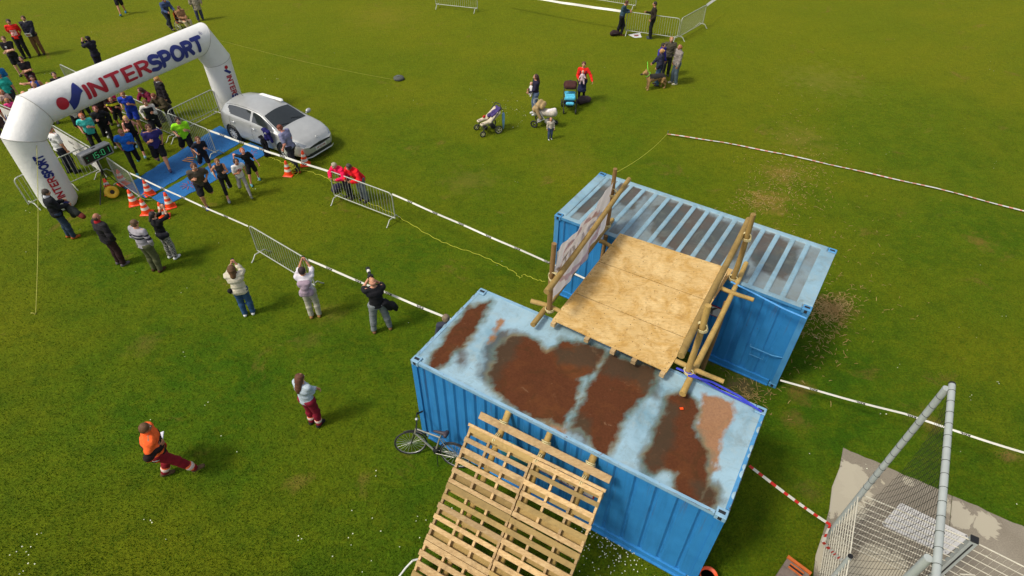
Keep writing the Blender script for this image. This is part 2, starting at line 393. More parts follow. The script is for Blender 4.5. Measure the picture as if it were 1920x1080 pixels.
def roof_mat(name, c1, c2, pan=None):
    t = NT(name)
    c = t.ramp(t.noise(1.1, 6, .65), [(.28, c1), (.5, c2), (.75, tuple(x*1.12+.02 for x in c2))])
    c = t.mix(t.ramp(t.noise(2.6, 5, .7, dist=.5), [(.5, 0.), (.8, .6)]), c, (.36, .40, .36))
    A = t.attr('stain'); R_ = t.attr('stain2')
    s1 = t.n.new('ShaderNodeSeparateColor'); t.L(A[0], s1.inputs[0])
    if pan:      # grey film settled in the pressed pans between the ribs
        lo = t.n.new('ShaderNodeMapRange'); lo.inputs[1].default_value = pan-.006; lo.inputs[2].default_value = pan-.016; t.L(t.sep()[2], lo.inputs[0])
        c = t.mix(t.math('MULTIPLY', lo.outputs[0], t.ramp(t.noise(1.1, 5, .65, vec=t.map(loc=(3, 0, 0))), [(.30, .45), (.6, .9)])), c, (.185, .205, .20))
    # r = rust, g = light orange, b = grey-black film
    n = t.noise(4.2, 5, .6, dist=.3, vec=t.map((1.5, .75, 1))); n2 = t.noise(26, 4, .7)
    rust = t.ramp(n2, [(.3, (.078, .027, .012)), (.7, (.115, .040, .017))]); rust = t.mix(t.ramp(t.noise(1.3, 5, .7, dist=.4), [(.52, 0.), (.72, .6)]), rust, (.155, .056, .018)); rust = t.mix(t.ramp(t.noise(2.1, 6, .7, dist=.8, vec=t.map(loc=(4, 7, 0))), [(.52, 0.), (.66, .7)]), rust, (.062, .030, .012)); rust = t.mix(t.ramp(t.noise(3.1, 7, .75, dist=.5, vec=t.map(loc=(1, 3, 0))), [(.62, 0.), (.70, .6)]), rust, (.26, .14, .075))
    
    w_ = t.math('ADD', s1.outputs[0], t.math('MULTIPLY', t.math('SUBTRACT', n, .5), .65))
    edge = t.ramp(w_, [(.36, 0.), (.60, 1.)]); 
    wB = t.math('ADD', s1.outputs[2], t.math('MULTIPLY', t.math('SUBTRACT', n, .5), .7))
    c = t.mix(t.ramp(wB, [(.15, 0.), (.65, .88)]), c, t.mix(t.ramp(t.noise(1.2, 4), [(.42, 0.), (.6, 1.)]), (.055, .060, .055), (.080, .056, .040)))
    wG = t.math('ADD', s1.outputs[1], t.math('MULTIPLY', t.math('SUBTRACT', n, .5), .9))
    gm = t.ramp(wG, [(.3, 0.), (.62, .92)]); c = t.mix(gm, c, t.ramp(n2, [(.3, (.25, .10, .028)), (.7, (.36, .165, .055))]))
    halo = t.ramp(w_, [(.04, 0.), (.40, .85)]); c = t.mix(halo, c, t.mix(t.ramp(t.noise(1.6, 3), [(.4, 0.), (.6, 1.)]), (.075, .125, .105), (.17, .145, .075))); c = t.mix(edge, c, rust); c = t.mix(t.math('MULTIPLY', t.ramp(wB, [(.30, 0.), (.75, .62)]), edge), c, (.050, .044, .028))
    sp = t.ramp(t.noise(34, 3, .6), [(.71, 0.), (.75, .8)]); c = t.mix(sp, c, (.12, .05, .025))
    sc2 = t.ramp(t.noise(9, 4, .8, vec=t.map((.6, 3, 1), rot=(0, 0, .5))), [(.66, 0.), (.7, .7)]); c = t.mix(sc2, c, (.16, .075, .04))
    drt = t.ramp(t.noise(1.9, 7, .75, dist=1.1, vec=t.map(loc=(2, 5, 0))), [(.50, 0.), (.72, .55)]); c = t.mix(t.ramp(t.noise(.9, 5, .7, vec=t.map(loc=(6, 1, 0))), [(.45, 0.), (.7, .55)]), c, (.30, .40, .43)) if False else c; c = t.mix(t.math('MULTIPLY', t.math('MULTIPLY', drt, t.math('SUBTRACT', 1., gm)), t.math('SUBTRACT', 1., edge)), c, (.17, .19, .16))
    pk = t.ramp(t.noise(48, 4, .8), [(.68, 0.), (.72, .7)]); c = t.mix(pk, c, (.05, .03, .02))
    t.base(c); t.set('Roughness', t.ramp(edge, [(0., .55), (1., .9)])); t.set('Specular IOR Level', t.ramp(edge, [(0., .25), (1., .05)])); t.bump(t.noise(30, 4, .7), .2, .006); return t.m
M_ROOFN = roof_mat('roof_paint_near', (.15, .28, .35), (.27, .41, .485))
M_ROOFF = roof_mat('roof_paint_far', (.15, .28, .37), (.23, .37, .45), 2.50)
CN = dict(o=np.array([-1.916, 7.648, 0]), a=-.5476, L=6.058, W=2.40, H=2.41)
CF = dict(o=np.array([1.0445, 12.287, 0]), a=-.5849, L=6.08, W=2.43, H=2.50)
for c_ in (CN, CF):
    c_['u'] = np.array([math.cos(c_['a']), math.sin(c_['a']), 0]); c_['v'] = np.array([-math.sin(c_['a']), math.cos(c_['a']), 0])
def loc_of(c, px, py, z):
    d = G(px, py, z)-c['o']; return float(d@c['u']), float(d@c['v'])
def sd_poly(P, poly):
    poly = np.array(poly); n = len(poly); d = np.full(len(P), 1e9); inside = np.zeros(len(P), bool)
    for i in range(n):
        a, b = poly[i], poly[(i+1) % n]; ab = b-a; t = np.clip(((P-a)@ab)/max(ab@ab, 1e-9), 0, 1)
        d = np.minimum(d, np.linalg.norm(P-a-t[:, None]*ab, axis=1))
        c = (a[1] > P[:, 1]) != (b[1] > P[:, 1]); xi = (b[0]-a[0])*(P[:, 1]-a[1])/(b[1]-a[1] if abs(b[1]-a[1]) > 1e-9 else 1e-9)+a[0]
        inside ^= c & (P[:, 0] < xi)
    return np.where(inside, -d, d)
def wob(P, s, seed):
    x, y = P[:, 0], P[:, 1]
    return (np.sin(x*s+seed)+np.sin(y*s*1.3+seed*2)+.6*np.sin((x+y)*s*2.1+seed*3)+.5*np.sin((x-y)*s*3.3+seed)+.3*np.sin(x*s*6.1-y*s*4.2+seed))/3
def stains(c, P, polys, edge):
    out = np.zeros((len(P), 3))
    for ch, sdg, poly in polys:
        q = [loc_of(c, x, y, c['H']) for x, y in poly]
        d = sd_poly(P, q)+.05*wob(P, 7, sdg)+.02*wob(P, 21, sdg+3)
        out[:, ch] = np.maximum(out[:, ch], np.clip(.5-d/edge, 0, 1))
    return out
def grid_top(name, us, vs_, zf, col, mat, parent, stain=None):
    U, W_ = np.meshgrid(us, vs_, indexing='ij'); Z = zf(U, W_); V = np.stack([U, W_, Z], -1).reshape(-1, 3)
    a, b = len(us), len(vs_); I = np.arange(a*b).reshape(a, b); F = np.stack([I[:-1, :-1], I[1:, :-1], I[1:, 1:], I[:-1, 1:]], -1).reshape(-1, 4)
    me = np_mesh(name, V, F, mat, True)
    if stain is not None:
        at = me.color_attributes.new('stain', 'FLOAT_COLOR', 'POINT'); at.data.foreach_set('color', np.concatenate([stain, np.ones((len(V), 1))], 1).astype(np.float32).ravel())
    return link(name, me, parent)
def corr_panel(name, p0, dx, dn, width, z0, z1, mat, parent, edges, depth=.03, bend=.035):
    """sheet steel wall, pressed grooves at the listed positions; p0 start, dx along, dn outward"""
    m = MB(); xs = [(0, 0.)]
    for e, w_ in edges: xs += [(e-w_/2-bend, 0.), (e-w_/2, -depth), (e+w_/2, -depth), (e+w_/2+bend, 0.)]
    xs.append((width, 0.)); V = []
    for x, d in xs:
        for z in (z0, z1): V.append(np.array([p0[0], p0[1], 0])+dx*x+dn*d+np.array([0, 0, z]))
    m.add(V, [(2*i, 2*i+2, 2*i+3, 2*i+1) for i in range(len(xs)-1)])
    return m.obj(name, mat, parent)
def container(c, label, near):
    t = thing('shipping_container', label, 'container', c['o'], c['a'], None)
    L_, W_, H_ = c['L'], c['W'], c['H']; X = np.array([1., 0, 0]); Y = np.array([0, 1., 0])
    for (x, y) in ((0, 0), (L_, 0), (L_, W_), (0, W_)):
        m = MB(); sx = 1 if x == 0 else -1; sy = 1 if y == 0 else -1
        m.box((x+sx*.06, y+sy*.055, H_/2), (.12, .11, H_-.25)); m.obj('corner_post', M_BLUE2 if not near else M_BLUE, t)
        for z in (.06, H_-.055):
            m = MB(); m.box((x+sx*.08, y+sy*.075, z), (.178, .162, .12), bev=.008)
            m.box((x+sx*.085, y+sy*.08, z+(.0605 if z > 1 else -.0)), (.11, .055, .004), mi=1)
            m.box((x+sx*.085, y-sy*.0035*1, z), (.06, .012, .075), mi=1)
            m.obj('corner_casting', [M_ROOFN2 if near else M_BLUE2, M_HOLE], t)
    for y in (.03, W_-.03):
        m = MB(); m.box((L_/2, y, H_-.035), (L_-.36, .062, .07)); m.obj('top_rail', M_BLUE2 if not near else M_ROOFN2, t)
        m = MB(); m.box((L_/2, y, .09), (L_-.36, .06, .15)); m.box((L_/2, y+(-.02 if y < 1 else .02), .025), (L_-.36, .10, .02)); m.obj('bottom_rail', M_BLUE, t)
    if near:
        ed = [(.30+.235*i, .07) for i in range(15)]+[(3.9+.36*i, .022) for i in range(6)]
    else:
        ed = [(.34+.35*i, .10) for i in range(16)]
    corr_panel('side_panel', (.12, .035), X, -Y, L_-.24, .16, H_-.07, M_BLUE, t, [(e-.12, w_) for e, w_ in ed if e < L_-.3], .034 if near else .03)
    corr_panel('side_panel', (L_-.12, W_-.035), -X, Y, L_-.24, .16, H_-.07, M_BLUE, t, [(.2+.28*i, .07) for i in range(19)], .034)
    corr_panel('end_panel', (.05, W_-.11), -Y, -X, W_-.22, .16, H_-.07, M_BLUE, t, [(.15+.25*i, .07) for i in range(8)], .03)
    # doors at the right end
    for k, (y0, y1) in enumerate(((.12, W_/2-.006), (W_/2+.006, W_-.12))):
        m = MB(); m.box((L_-.045, (y0+y1)/2, H_/2), (.045, y1-y0, H_-.28), bev=.01); d = m.obj('door', M_BLUE, t)
        for q in (.25, .75):
            m = MB(); yy = y0+(y1-y0)*q; m.cyl((L_-.005, yy, .12), (L_-.005, yy, H_-.12), .016); m.box((L_-.002, yy, 1.1), (.03, .05, .12)); m.obj('locking_bar', M_STEEL, d)
    m = MB(); m.box((L_-.03, W_/2, H_-.06), (.06, W_-.34, .12)); m.obj('door_header', M_BLUE2, t)
    m = MB(); m.box((.03, W_/2, H_-.06), (.06, W_-.34, .12)); m.obj('end_header', M_BLUE2 if not near else M_ROOFN2, t)
    m = MB(); m.box((L_/2, W_/2, .14), (L_-.2, W_-.2, .04)); m.obj('floor_pan', M_BLUED, t)
    # roof
    if near:
        us = np.linspace(.0, L_, 330); vv = np.linspace(.0, W_, 140)
        polys = [(0, 1., [(880, 575), (918, 566), (880, 630), (830, 680), (800, 697), (812, 670), (850, 612)]),
                 (0, 2., [(958, 632), (985, 628), (1010, 640), (1022, 668), (1040, 655), (1055, 640), (1100, 645), (1128, 658), (1118, 690), (1085, 705), (1075, 760), (1052, 792), (1000, 782), (960, 755), (925, 730), (918, 700), (935, 680), (930, 655)]),
                 (0, 3., [(1148, 662), (1190, 680), (1228, 690), (1215, 735), (1178, 765), (1160, 800), (1138, 855), (1112, 838), (1108, 815), (1072, 800), (1088, 760), (1120, 700)]),
                 (0, 4., [(1258, 742), (1282, 735), (1306, 750), (1302, 800), (1322, 850), (1326, 900), (1305, 950), (1280, 935), (1265, 905), (1270, 885), (1240, 875), (1218, 885), (1212, 862), (1232, 810), (1250, 770)]),
                 (0, 6., [(1330, 905), (1345, 925), (1330, 950), (1300, 945)]),
                 (1, 5., [(1318, 738), (1370, 755), (1382, 775), (1355, 815), (1350, 850), (1330, 915), (1300, 955), (1262, 925), (1320, 905), (1318, 850), (1305, 800)]),
                 (1, 7., [(938, 598), (945, 600), (925, 635), (915, 640)]), (1, 8., [(1010, 770), (1055, 790), (1050, 812), (1030, 800)]),
                 (1, 12., [(990, 660), (1040, 650), (1050, 690), (1010, 700)]),
                 (2, 9., [(855, 655), (868, 650), (870, 680), (862, 685)]), (2, 10., [(935, 618), (985, 625), (965, 665), (940, 700), (925, 725), (900, 705), (910, 660)]), (2, 16., [(1075, 640), (1135, 655), (1105, 690), (1070, 665)]), (2, 17., [(1250, 750), (1275, 760), (1262, 840), (1215, 890), (1225, 830)]), (2, 18., [(1080, 770), (1110, 790), (1100, 830), (1068, 805)]), (2, 19., [(1290, 900), (1340, 905), (1350, 935), (1315, 955)]),
                 (2, 11., [(1128, 655), (1235, 690), (1232, 740), (1205, 735), (1190, 715), (1130, 700)]), (2, 13., [(1235, 790), (1255, 770), (1240, 870), (1208, 895), (1200, 870)]),
                 (2, 14., [(1040, 650), (1130, 660), (1120, 690), (1050, 680)])]
        U, Q = np.meshgrid(us, vv, indexing='ij'); P = np.stack([U.ravel(), Q.ravel()], 1)
        st = stains(c, P, polys, .34)
        dents = [(1.2, 1.6, .5, -.03), (2.6, 1.2, .6, -.035), (4.3, 1.4, .6, -.03), (5.2, .8, .45, -.025), (.8, .8, .3, .012)]
        def zf(U, V):
            z = np.full(U.shape, H_-.012)
            for a, b, r, h in dents: z = z+h*np.exp(-((U-a)**2+(V-b)**2)/(r*r))
            z += .004*np.sin(U*9+V*4)+.003*np.sin(U*23-V*11)
            e = np.minimum(np.minimum(U, L_-U), np.minimum(V, W_-V)); k = np.clip(e/.10, 0, 1)
            z = z*k+(H_+.001)*(1-k)
            # bent lip along both ends
            for s_, q in ((0, U), (1, L_-U)): z += np.clip(1-q/.06, 0, 1)*(.012*np.sin(V*13+s_*2)+.010*np.sin(V*31))
            cc = np.minimum(np.hypot(np.minimum(U, L_-U), np.minimum(V, W_-V)), 9); z = np.where((np.minimum(U, L_-U) < .19) & (np.minimum(V, W_-V) < .17), H_-.03, z)
            return z
        grid_top('roof', us, vv, zf, None, M_ROOFN, t, st)
        # ragged lips hanging over the ends
        for s_ in (0, 1):
            m = MB(); xs = np.linspace(.17, W_-.17, 60); V = []
            for y in xs:
                j = .008*abs(math.sin(y*17+s_))+.008*abs(math.sin(y*41)); x = (-.008-j*.5) if s_ == 0 else (L_+.008+j*.5)
                V += [(x*.0+(0.0 if s_ == 0 else L_), y, H_+.003+.01*math.sin(y*13+s_*2)), (x, y, H_-.03-j)]
            F = [(2*i, 2*i+1, 2*i+3, 2*i+2) if s_ == 0 else (2*i, 2*i+2, 2*i+3, 2*i+1) for i in range(59)]
            m.add(V, F); m.obj('bent_lip', M_LIP_R, t)
        m = MB(); fx, fy = loc_of(c, 1278, 766, H_); m.box((fx, fy, H_+.0), (.06, .045, .012), np.array([[.8, .6, 0], [-.6, .8, 0], [0, 0, 1.]])); 
        o = link('orange_tag', m.mesh('orange_tag', plain('tag_orange', (255, 80, 10), .5))); o.location = tuple(c['o']+np.array([0, 0, 0])); o.rotation_euler = (0, 0, c['a'])
        tag(o, 'small orange scrap lying on the rust of the near container roof', 'scrap')
    else:
        us = np.concatenate([[0, .06], np.linspace(.07, L_-.07, 420), [L_-.06, L_]]); vv = np.concatenate([[0, .05, .12, .14, .155], np.linspace(.17, W_-.17, 60), [W_-.155, W_-.14, W_-.12, W_-.05, W_]])
        pit = .345; off = .30; rib = .095
        polys = [(2, 1., [(1120, 345), (1150, 352), (1105, 400), (1060, 392)]), (2, 21., [(1160, 342), (1215, 355), (1185, 390), (1150, 370)]),
                 (2, 2., [(1228, 385), (1262, 378), (1300, 385), (1345, 410), (1400, 425), (1385, 480), (1350, 500), (1290, 480), (1240, 455), (1222, 430)]),
                 (2, 3., [(1250, 385), (1290, 390), (1280, 410), (1262, 418)]), (2, 4., [(1308, 400), (1340, 412), (1385, 425), (1372, 450), (1330, 470), (1290, 455), (1300, 425)]),
                 (2, 5., [(1410, 430), (1455, 440), (1498, 465), (1490, 505), (1468, 520), (1430, 505), (1405, 480)]),
                 (2, 6., [(1418, 432), (1455, 445), (1475, 460), (1470, 500), (1455, 512), (1440, 500), (1405, 470)])]
        U, Q = np.meshgrid(us, vv, indexing='ij'); P = np.stack([U.ravel(), Q.ravel()], 1)
        st = stains(c, P, polys, .30)
        def zf(U, V):
            ph = np.mod(U-off+pit/2, pit)-pit/2; k = np.clip((abs(ph)-rib/2)/.018, 0, 1)
            edge = np.minimum(V, W_-V); e = np.clip((.155-edge)/.02, 0, 1); endk = np.clip((.24-np.minimum(U, L_-U))/.02, 0, 1)
            low = k*(1-e)*(1-endk)
            z = H_+.002-.030*low
            return np.where((np.minimum(U, L_-U) < .185) & (np.minimum(V, W_-V) < .165), H_-.03, z)
        Zc = zf(U, Q).ravel(); lowm = np.clip((H_-.004-Zc)/.012, 0, 1)
        st = st*(.06+.94*lowm)[:, None]; st[:, 2] = np.maximum(st[:, 2], (.20+.18*np.clip(wob(P, 2.3, 5.), -1, 1))*lowm)
        grid_top('roof', us, vv, zf, None, M_ROOFF, t, st)
    return t
M_HOLE = plain('casting_hole', (28, 34, 40), .8)
M_STEEL = plain('grey_steel', (120, 128, 132), .45, .6)
def _rn2():
    t = NT('roof_trim'); c = t.ramp(t.noise(2.2, 5, .6), [(.3, (.17, .33, .46)), (.7, (.28, .45, .58))])
    c = t.mix(t.ramp(t.noise(11, 5, .75), [(.6, 0.), (.68, .9)]), c, (.13, .045, .02)); t.base(c); t.set('Roughness', .5); return t.m
M_ROOFN2 = _rn2()
def _lipm():
    t = NT('worn_lip'); t.base(t.ramp(t.noise(7, 5, .7), [(.42, (.18, .34, .46)), (.55, (.11, .045, .02))])); t.set('Roughness', .7); return t.m
M_LIP_R = _lipm()
T_N = container(CN, 'near blue shipping container with big rust patches on its flat roof', True)
T_F = container(CF, 'far blue shipping container with a ribbed, dark-stained roof', False)
# painted sign plates  ------------------------------------------------
def text_mesh(s, size, bold=0., extrude=0.0, align='CENTER', shear=0., space=1.):
    cu = bpy.data.curves.new('t', 'FONT'); cu.body = s; cu.size = size; cu.offset = bold; cu.extrude = extrude; cu.align_x = align; cu.align_y = 'CENTER'; cu.shear = shear
    cu.space_character = space; cu.resolution_u = 3
    o = bpy.data.objects.new('t', cu); COL.objects.link(o); bpy.context.view_layer.update()
    me = bpy.data.meshes.new_from_object(o.evaluated_get(bpy.context.evaluated_depsgraph_get()))
    V = np.array([v.co[:] for v in me.vertices]); F = [tuple(p.vertices) for p in me.polygons]
    bpy.data.objects.remove(o); bpy.data.meshes.remove(me); bpy.data.curves.remove(cu); return V, F
def place_text(m, V, F, o, ax, ay, an=None, lift=0., mi=0):
    o = np.asarray(o, float); n = nrm(np.cross(ax, ay)) if an is None else an
    m.add([o+ax*p[0]+ay*p[1]+n*(p[2]+lift) for p in V], F, mi); return m
M_BLACK = plain('ink_black', (22, 22, 24), .6); M_WHITE = plain('paint_white', (205, 203, 198), .55, var=.05); M_RED = plain('sign_red', (170, 20, 30), .5)
def sign(c, x0, x1, z0, z1, txt, parent, size):
    m = MB(); m.box(((x0+x1)/2, .028, (z0+z1)/2), (x1-x0, .012, z1-z0), mi=1); m.box(((x0+x1)/2, .0195, (z0+z1)/2), (x1-x0-.05, .006, z1-z0-.05), mi=0)
    for q in range(3): pass
    s = m.obj('sign_plate', [M_WHITE, M_RED], parent)
    V, F = text_mesh(txt, size, bold=.012, space=1.08); m = MB(); place_text(m, V, F, ((x0+x1)/2, .0165, (z0+z1)/2-.01), np.array([1., 0, 0]), np.array([0, 0, 1.]), np.array([0, -1., 0])); letters_obj(s, m.v, m.f, M_BLACK)
sign(CN, 2.50, 3.98, .98, 1.28, 'GRAVITY', T_N, .28)
_m = MB(); _m.lathe([(0, 0), (.34, 0), (.34, .008), (0, .008)], 24, (2.30, .024, 1.08), (0, -1, 0)); _m.obj('painted_disc', plain('teal', (40, 150, 175), .5), T_N)
sign(CF, 2.86, 4.46, 1.36, 1.66, 'GRAVITY', T_F, .30)
# strap lashed low at the far container (yellow latch and small handle)
_m = MB(); _m.tube([(5.25, -.03, 1.05), (5.25, -.06, 1.0), (5.75, -.06, 1.0), (5.95, .0, 1.0)], .012, 6); _m.tube([(5.3, -.02, .8), (5.3, -.05, .76), (5.6, -.05, .76), (5.6, -.05, .85)], .008, 6); _m.obj('side_latch', M_BLUE2, T_F)
# ================================================================ TIMBER
def wood_mat(name, stops, scale=(1, 1, 1), rough=.75, rndv=.25, dirt=0.):
    t = NT(name); f = t.noise(5, 6, .7, vec=t.map(scale)); c = t.ramp(f, [(.25+.5*i/(len(stops)-1), s_) for i, s_ in enumerate(stops)])
    c = t.mix(t.ramp(t.noise(40, 3, .7, vec=t.map(scale)), [(.35, 0.), (.75, .45)]), c, tuple(x*.45 for x in stops[0]))
    if rndv: c = t.mix(1., c, t.ramp(t.rnd(), [(0., 1-rndv), (1., 1+rndv)]), 'MULTIPLY')
    if dirt: c = t.mix(t.ramp(t.noise(2.5, 5, .75, dist=.7), [(.5, 0.), (.7, dirt)]), c, tuple(x*.5 for x in stops[0]))
    t.base(c); t.set('Roughness', rough); t.bump(t.noise(30, 4, .7, vec=t.map(scale)), .3, .006); return t.m
M_POLE = wood_mat('round_pole_wood', [(.27, .165, .042), (.43, .275, .075), (.52, .35, .11)], (1, 1, .25))
M_POLEB = wood_mat('brown_pole_wood', [(.22, .12, .035), (.32, .18, .06)], (1, 1, .25))
M_PLANK = wood_mat('pallet_wood', [(.33, .195, .075), (.52, .335, .145), (.66, .47, .24)], (1.0, 6, 6), rndv=.30, dirt=.6)
M_PLANKY = wood_mat('pallet_wood_yellow', [(.30, .19, .055), (.42, .28, .09)], (1.0, 6, 6), rndv=.25, dirt=.6)
def osb():
    t = NT('plywood_sheet'); 
    c = t.ramp(t.noise(1.2, 5, .6), [(.3, (.60, .385, .135)), (.7, (.75, .53, .235))])
    st = t.ramp(t.noise(1.9, 7, .74, dist=.8), [(.44, 0.), (.64, .9)]); c = t.mix(st, c, (.50, .275, .055)); c = t.mix(t.ramp(t.noise(7, 7, .8, dist=.6), [(.52, 0.), (.62, .6)]), c, (.38, .20, .04))
    gr = t.ramp(t.noise(9, 5, .7, vec=t.map((1, 5, 1), rot=(0, 0, CN['a']))), [(.35, .82), (.7, 1.12)]); c = t.mix(1., c, gr, 'MULTIPLY')
    k = t.ramp(t.noise(13, 2, .5), [(.72, 0.), (.76, .8)]); c = t.mix(k, c, (.14, .07, .02))
    c = t.mix(1., c, t.ramp(t.rnd(), [(0., .93), (1., 1.06)]), 'MULTIPLY')
    t.base(c); t.set('Roughness', .7); t.bump(t.noise(20, 4, .7), .15, .004); return t.m
M_OSB = osb(); M_ROPE = plain('natural_rope', (205, 190, 140), .9); M_JOIST = wood_mat('joist_wood', [(.40, .27, .12), (.55, .38, .19)], (1, 1, 1))
DZ = 2.63
M_CAPD = plain('screw_dark', (70, 52, 35), .6)
dk = [G(1035, 600, DZ), G(1250, 698, DZ), G(1375, 505, DZ), G(1163, 437, DZ)]
def bil(s, t_): return dk[0]*(1-s)*(1-t_)+dk[1]*s*(1-t_)+dk[2]*s*t_+dk[3]*(1-s)*t_
T_DECK = thing('plywood_deck', 'plywood platform bridging the gap between the two blue containers', 'platform', bil(.5, .5)-np.array([0, 0, .15]))
dloc = bil(.5, .5)-np.array([0, 0, .15])
for a, b in ((0, .285), (.285, .64), (.64, 1.)):
    m = MB(); e = .0032; q = [bil(0, a+e), bil(1, a+e), bil(1, b-e), bil(0, b-e)]
    q = [p-dloc for p in q]; V = [p-np.array([0, 0, .021]) for p in q]+q
    m.add(V, [(3, 2, 1, 0), (4, 5, 6, 7), (0, 1, 5, 4), (1, 2, 6, 5), (2, 3, 7, 6), (3, 0, 4, 7)]); sh = m.obj('plywood_sheet', M_OSB, T_DECK); m = MB()
    for js in (.02, .33, .56, .74, .975):
        for q_ in np.linspace(a+.02, b-.02, 6): p_ = bil(js, q_)-dloc; m.cyl(p_, p_+[0, 0, .0025], .0095, None, 6)
    tag(m.obj('screw_heads', M_CAPD, sh), kind='stuff')
for s_ in (.02, .33, .56, .74, .975):
    m = MB(); a = bil(s_, -.02)-dloc; b = bil(s_, 1.0)-dloc; a[2] -= .023+.045; b[2] -= .023+.045; m.bar(a, b, .09, .088); m.obj('joist', M_JOIST, T_DECK)
def polep(m, a, b, r1=.05, r2=None, seed=0, sag=.0):
    a = np.asarray(a, float); b = np.asarray(b, float); r2 = r1*.9 if r2 is None else r2; n = 9; pts = []; rad = []; x, y, d = frame_of(b-a); rs = np.random.RandomState(seed)
    for i in range(n):
        t = i/(n-1); pts.append(a+(b-a)*t+x*.012*math.sin(t*5+seed)+y*.01*math.cos(t*4+seed*2)); rad.append((r1+(r2-r1)*t)*(1+.06*rs.randn()*.5))
    m.tube(pts, r1, 9, radii=rad); return m
def lash(parent, c, ax1, r=.062, loc0=None, wr=3):
    m = MB(); x, y, d = frame_of(ax1)
    for k in range(wr):
        cc = np.asarray(c)+d*(k-(wr-1)/2)*.028; pts = [cc+(x*math.cos(t)+y*math.sin(t))*(r+.012*math.sin(t+k)) for t in np.linspace(0, 2*math.pi, 14)[:-1]]
        m.tube(pts, .0095, 5, closed=True)
    return m.obj('rope_lashing', M_ROPE, parent)
# banner-side frame
def proj_z(base, px_y, lo=0., hi=6.):
    for _ in range(40):
        mid = (lo+hi)/2; P = np.array([base[0], base[1], mid-CAMH]); y = 540-FPX*(P@_up)/(P@_fw)
        if y > px_y: lo = mid
        else: hi = mid
    return lo
ZP = 2.50
A1 = G(1030, 586, ZP); B1 = G(1137, 428, ZP); A1t = np.array([A1[0], A1[1], proj_z(A1, 457)]); B1t = np.array([B1[0]+.02, B1[1], proj_z(B1, 316)])
zr1 = proj_z(A1, 517); zr2 = proj_z(B1, 360); R1a = G(1018, 546, zr1+.02); R1b = G(1175, 334, zr2+.02)
TL = thing('pole_frame', 'lashed round-pole frame carrying the banner at the left side of the deck', 'frame', (A1[0], A1[1], ZP))
L0 = np.array([A1[0], A1[1], ZP])
def part_pole(T, O, name, a, b, r=.052, mat=None, seed=1, r2=None):
    m = MB(); polep(m, np.asarray(a)-O, np.asarray(b)-O, r, r2, seed); return m.obj(name, mat or M_POLE, T)
part_pole(TL, L0, 'post', A1+[0, 0, .02], A1t, .055, M_POLEB, 1); part_pole(TL, L0, 'post', B1+[0, 0, -.35], B1t, .055, M_POLEB, 2)
off = np.array([.13, -.07, 0]); 
R1a = R1a+off*.5; R1b = R1b+off*.5
part_pole(TL, L0, 'handrail', R1a, R1b, .060, None, 3)
part_pole(TL, L0, 'foot_rail', G(998, 609, ZP+.06), G(1149, 412, ZP+.07), .058, None, 4)
part_pole(TL, L0, 'cross_pole', G(996, 563, ZP+.15), G(1050, 583, ZP+.1), .05, None, 5)
part_pole(TL, L0, 'cross_pole', G(1124, 452, ZP+.12), G(1152, 464, ZP+.1), .05, None, 6)
part_pole(TL, L0, 'prop', np.array([B1[0]-.1, B1[1]-.35, 0.]), np.array([B1[0]-.05, B1[1]-.3, ZP]), .055, M_POLEB, 7)
vd = nrm(R1b-R1a)
for P_, q in ((A1, zr1), (B1, zr2)):
    c = np.array([P_[0], P_[1], q])+off*.3; lash(TL, c-L0, vd, .10); lash(TL, c-L0+[0, 0, -.05], (0, 0, 1), .09); lash(TL, np.array([P_[0], P_[1], ZP+.10])-L0, (0, 0, 1), .085)
# open side frame on the right
A2 = G(1290, 702, ZP); B2 = G(1373, 527, ZP); A2t = np.array([A2[0]-.02, A2[1], proj_z(A2, 573)]); B2t = np.array([B2[0], B2[1], proj_z(B2, 402)])
TR = thing('pole_frame', 'lashed round-pole railing without a banner at the right side of the deck', 'frame', (A2[0], A2[1], ZP)); R0 = np.array([A2[0], A2[1], ZP])
part_pole(TR, R0, 'post', A2+[0, 0, .02], A2t, .062, None, 11); part_pole(TR, R0, 'post', B2+[0, 0, 0], B2t, .062, None, 12)
zr3 = proj_z(A2, 612); zr4 = proj_z(B2, 443)
H2a = G(1277, 668, zr3); H2m = G(1330, 560, zr3*.6+zr4*.4); H2b = G(1401, 415, zr4)
part_pole(TR, R0, 'handrail', H2a, H2b+(H2b-H2a)*.02, .064, None, 13)
part_pole(TR, R0, 'foot_rail', G(1281, 739, ZP+.05), G(1399, 494, ZP+.05), .060, None, 14)
part_pole(TR, R0, 'cross_pole', G(1266, 677, ZP+.1), G(1357, 716, ZP+.1), .050, None, 15)
part_pole(TR, R0, 'cross_pole', G(1349, 539, ZP+.1), G(1413, 563, ZP+.1), .050, None, 16)
_pb = G(1346, 605, 1.9); part_pole(TR, R0, 'prop', np.array([_pb[0], _pb[1], 0.]), np.array([_pb[0]+.03, _pb[1], ZP]), .060, M_POLEB, 17)
m = MB(); a = G(1338, 555, 2.72); b = G(1363, 512, 2.72); m.bar(a-R0, b-R0, .02, .14); m.obj('edge_board', M_PLANK, TR)
vd2 = nrm(H2b-H2a)
for P_, q in ((A2, zr3), (B2, zr4)):
    c = np.array([P_[0], P_[1], q]); lash(TR, c-R0, vd2, .085); lash(TR, c-R0+[.0, 0, -.05], (0, 0, 1), .09); lash(TR, np.array([P_[0], P_[1], ZP+.08])-R0, vd2, .09); lash(TR, np.array([P_[0], P_[1], ZP+.08])-R0, (0, 0, 1), .085)
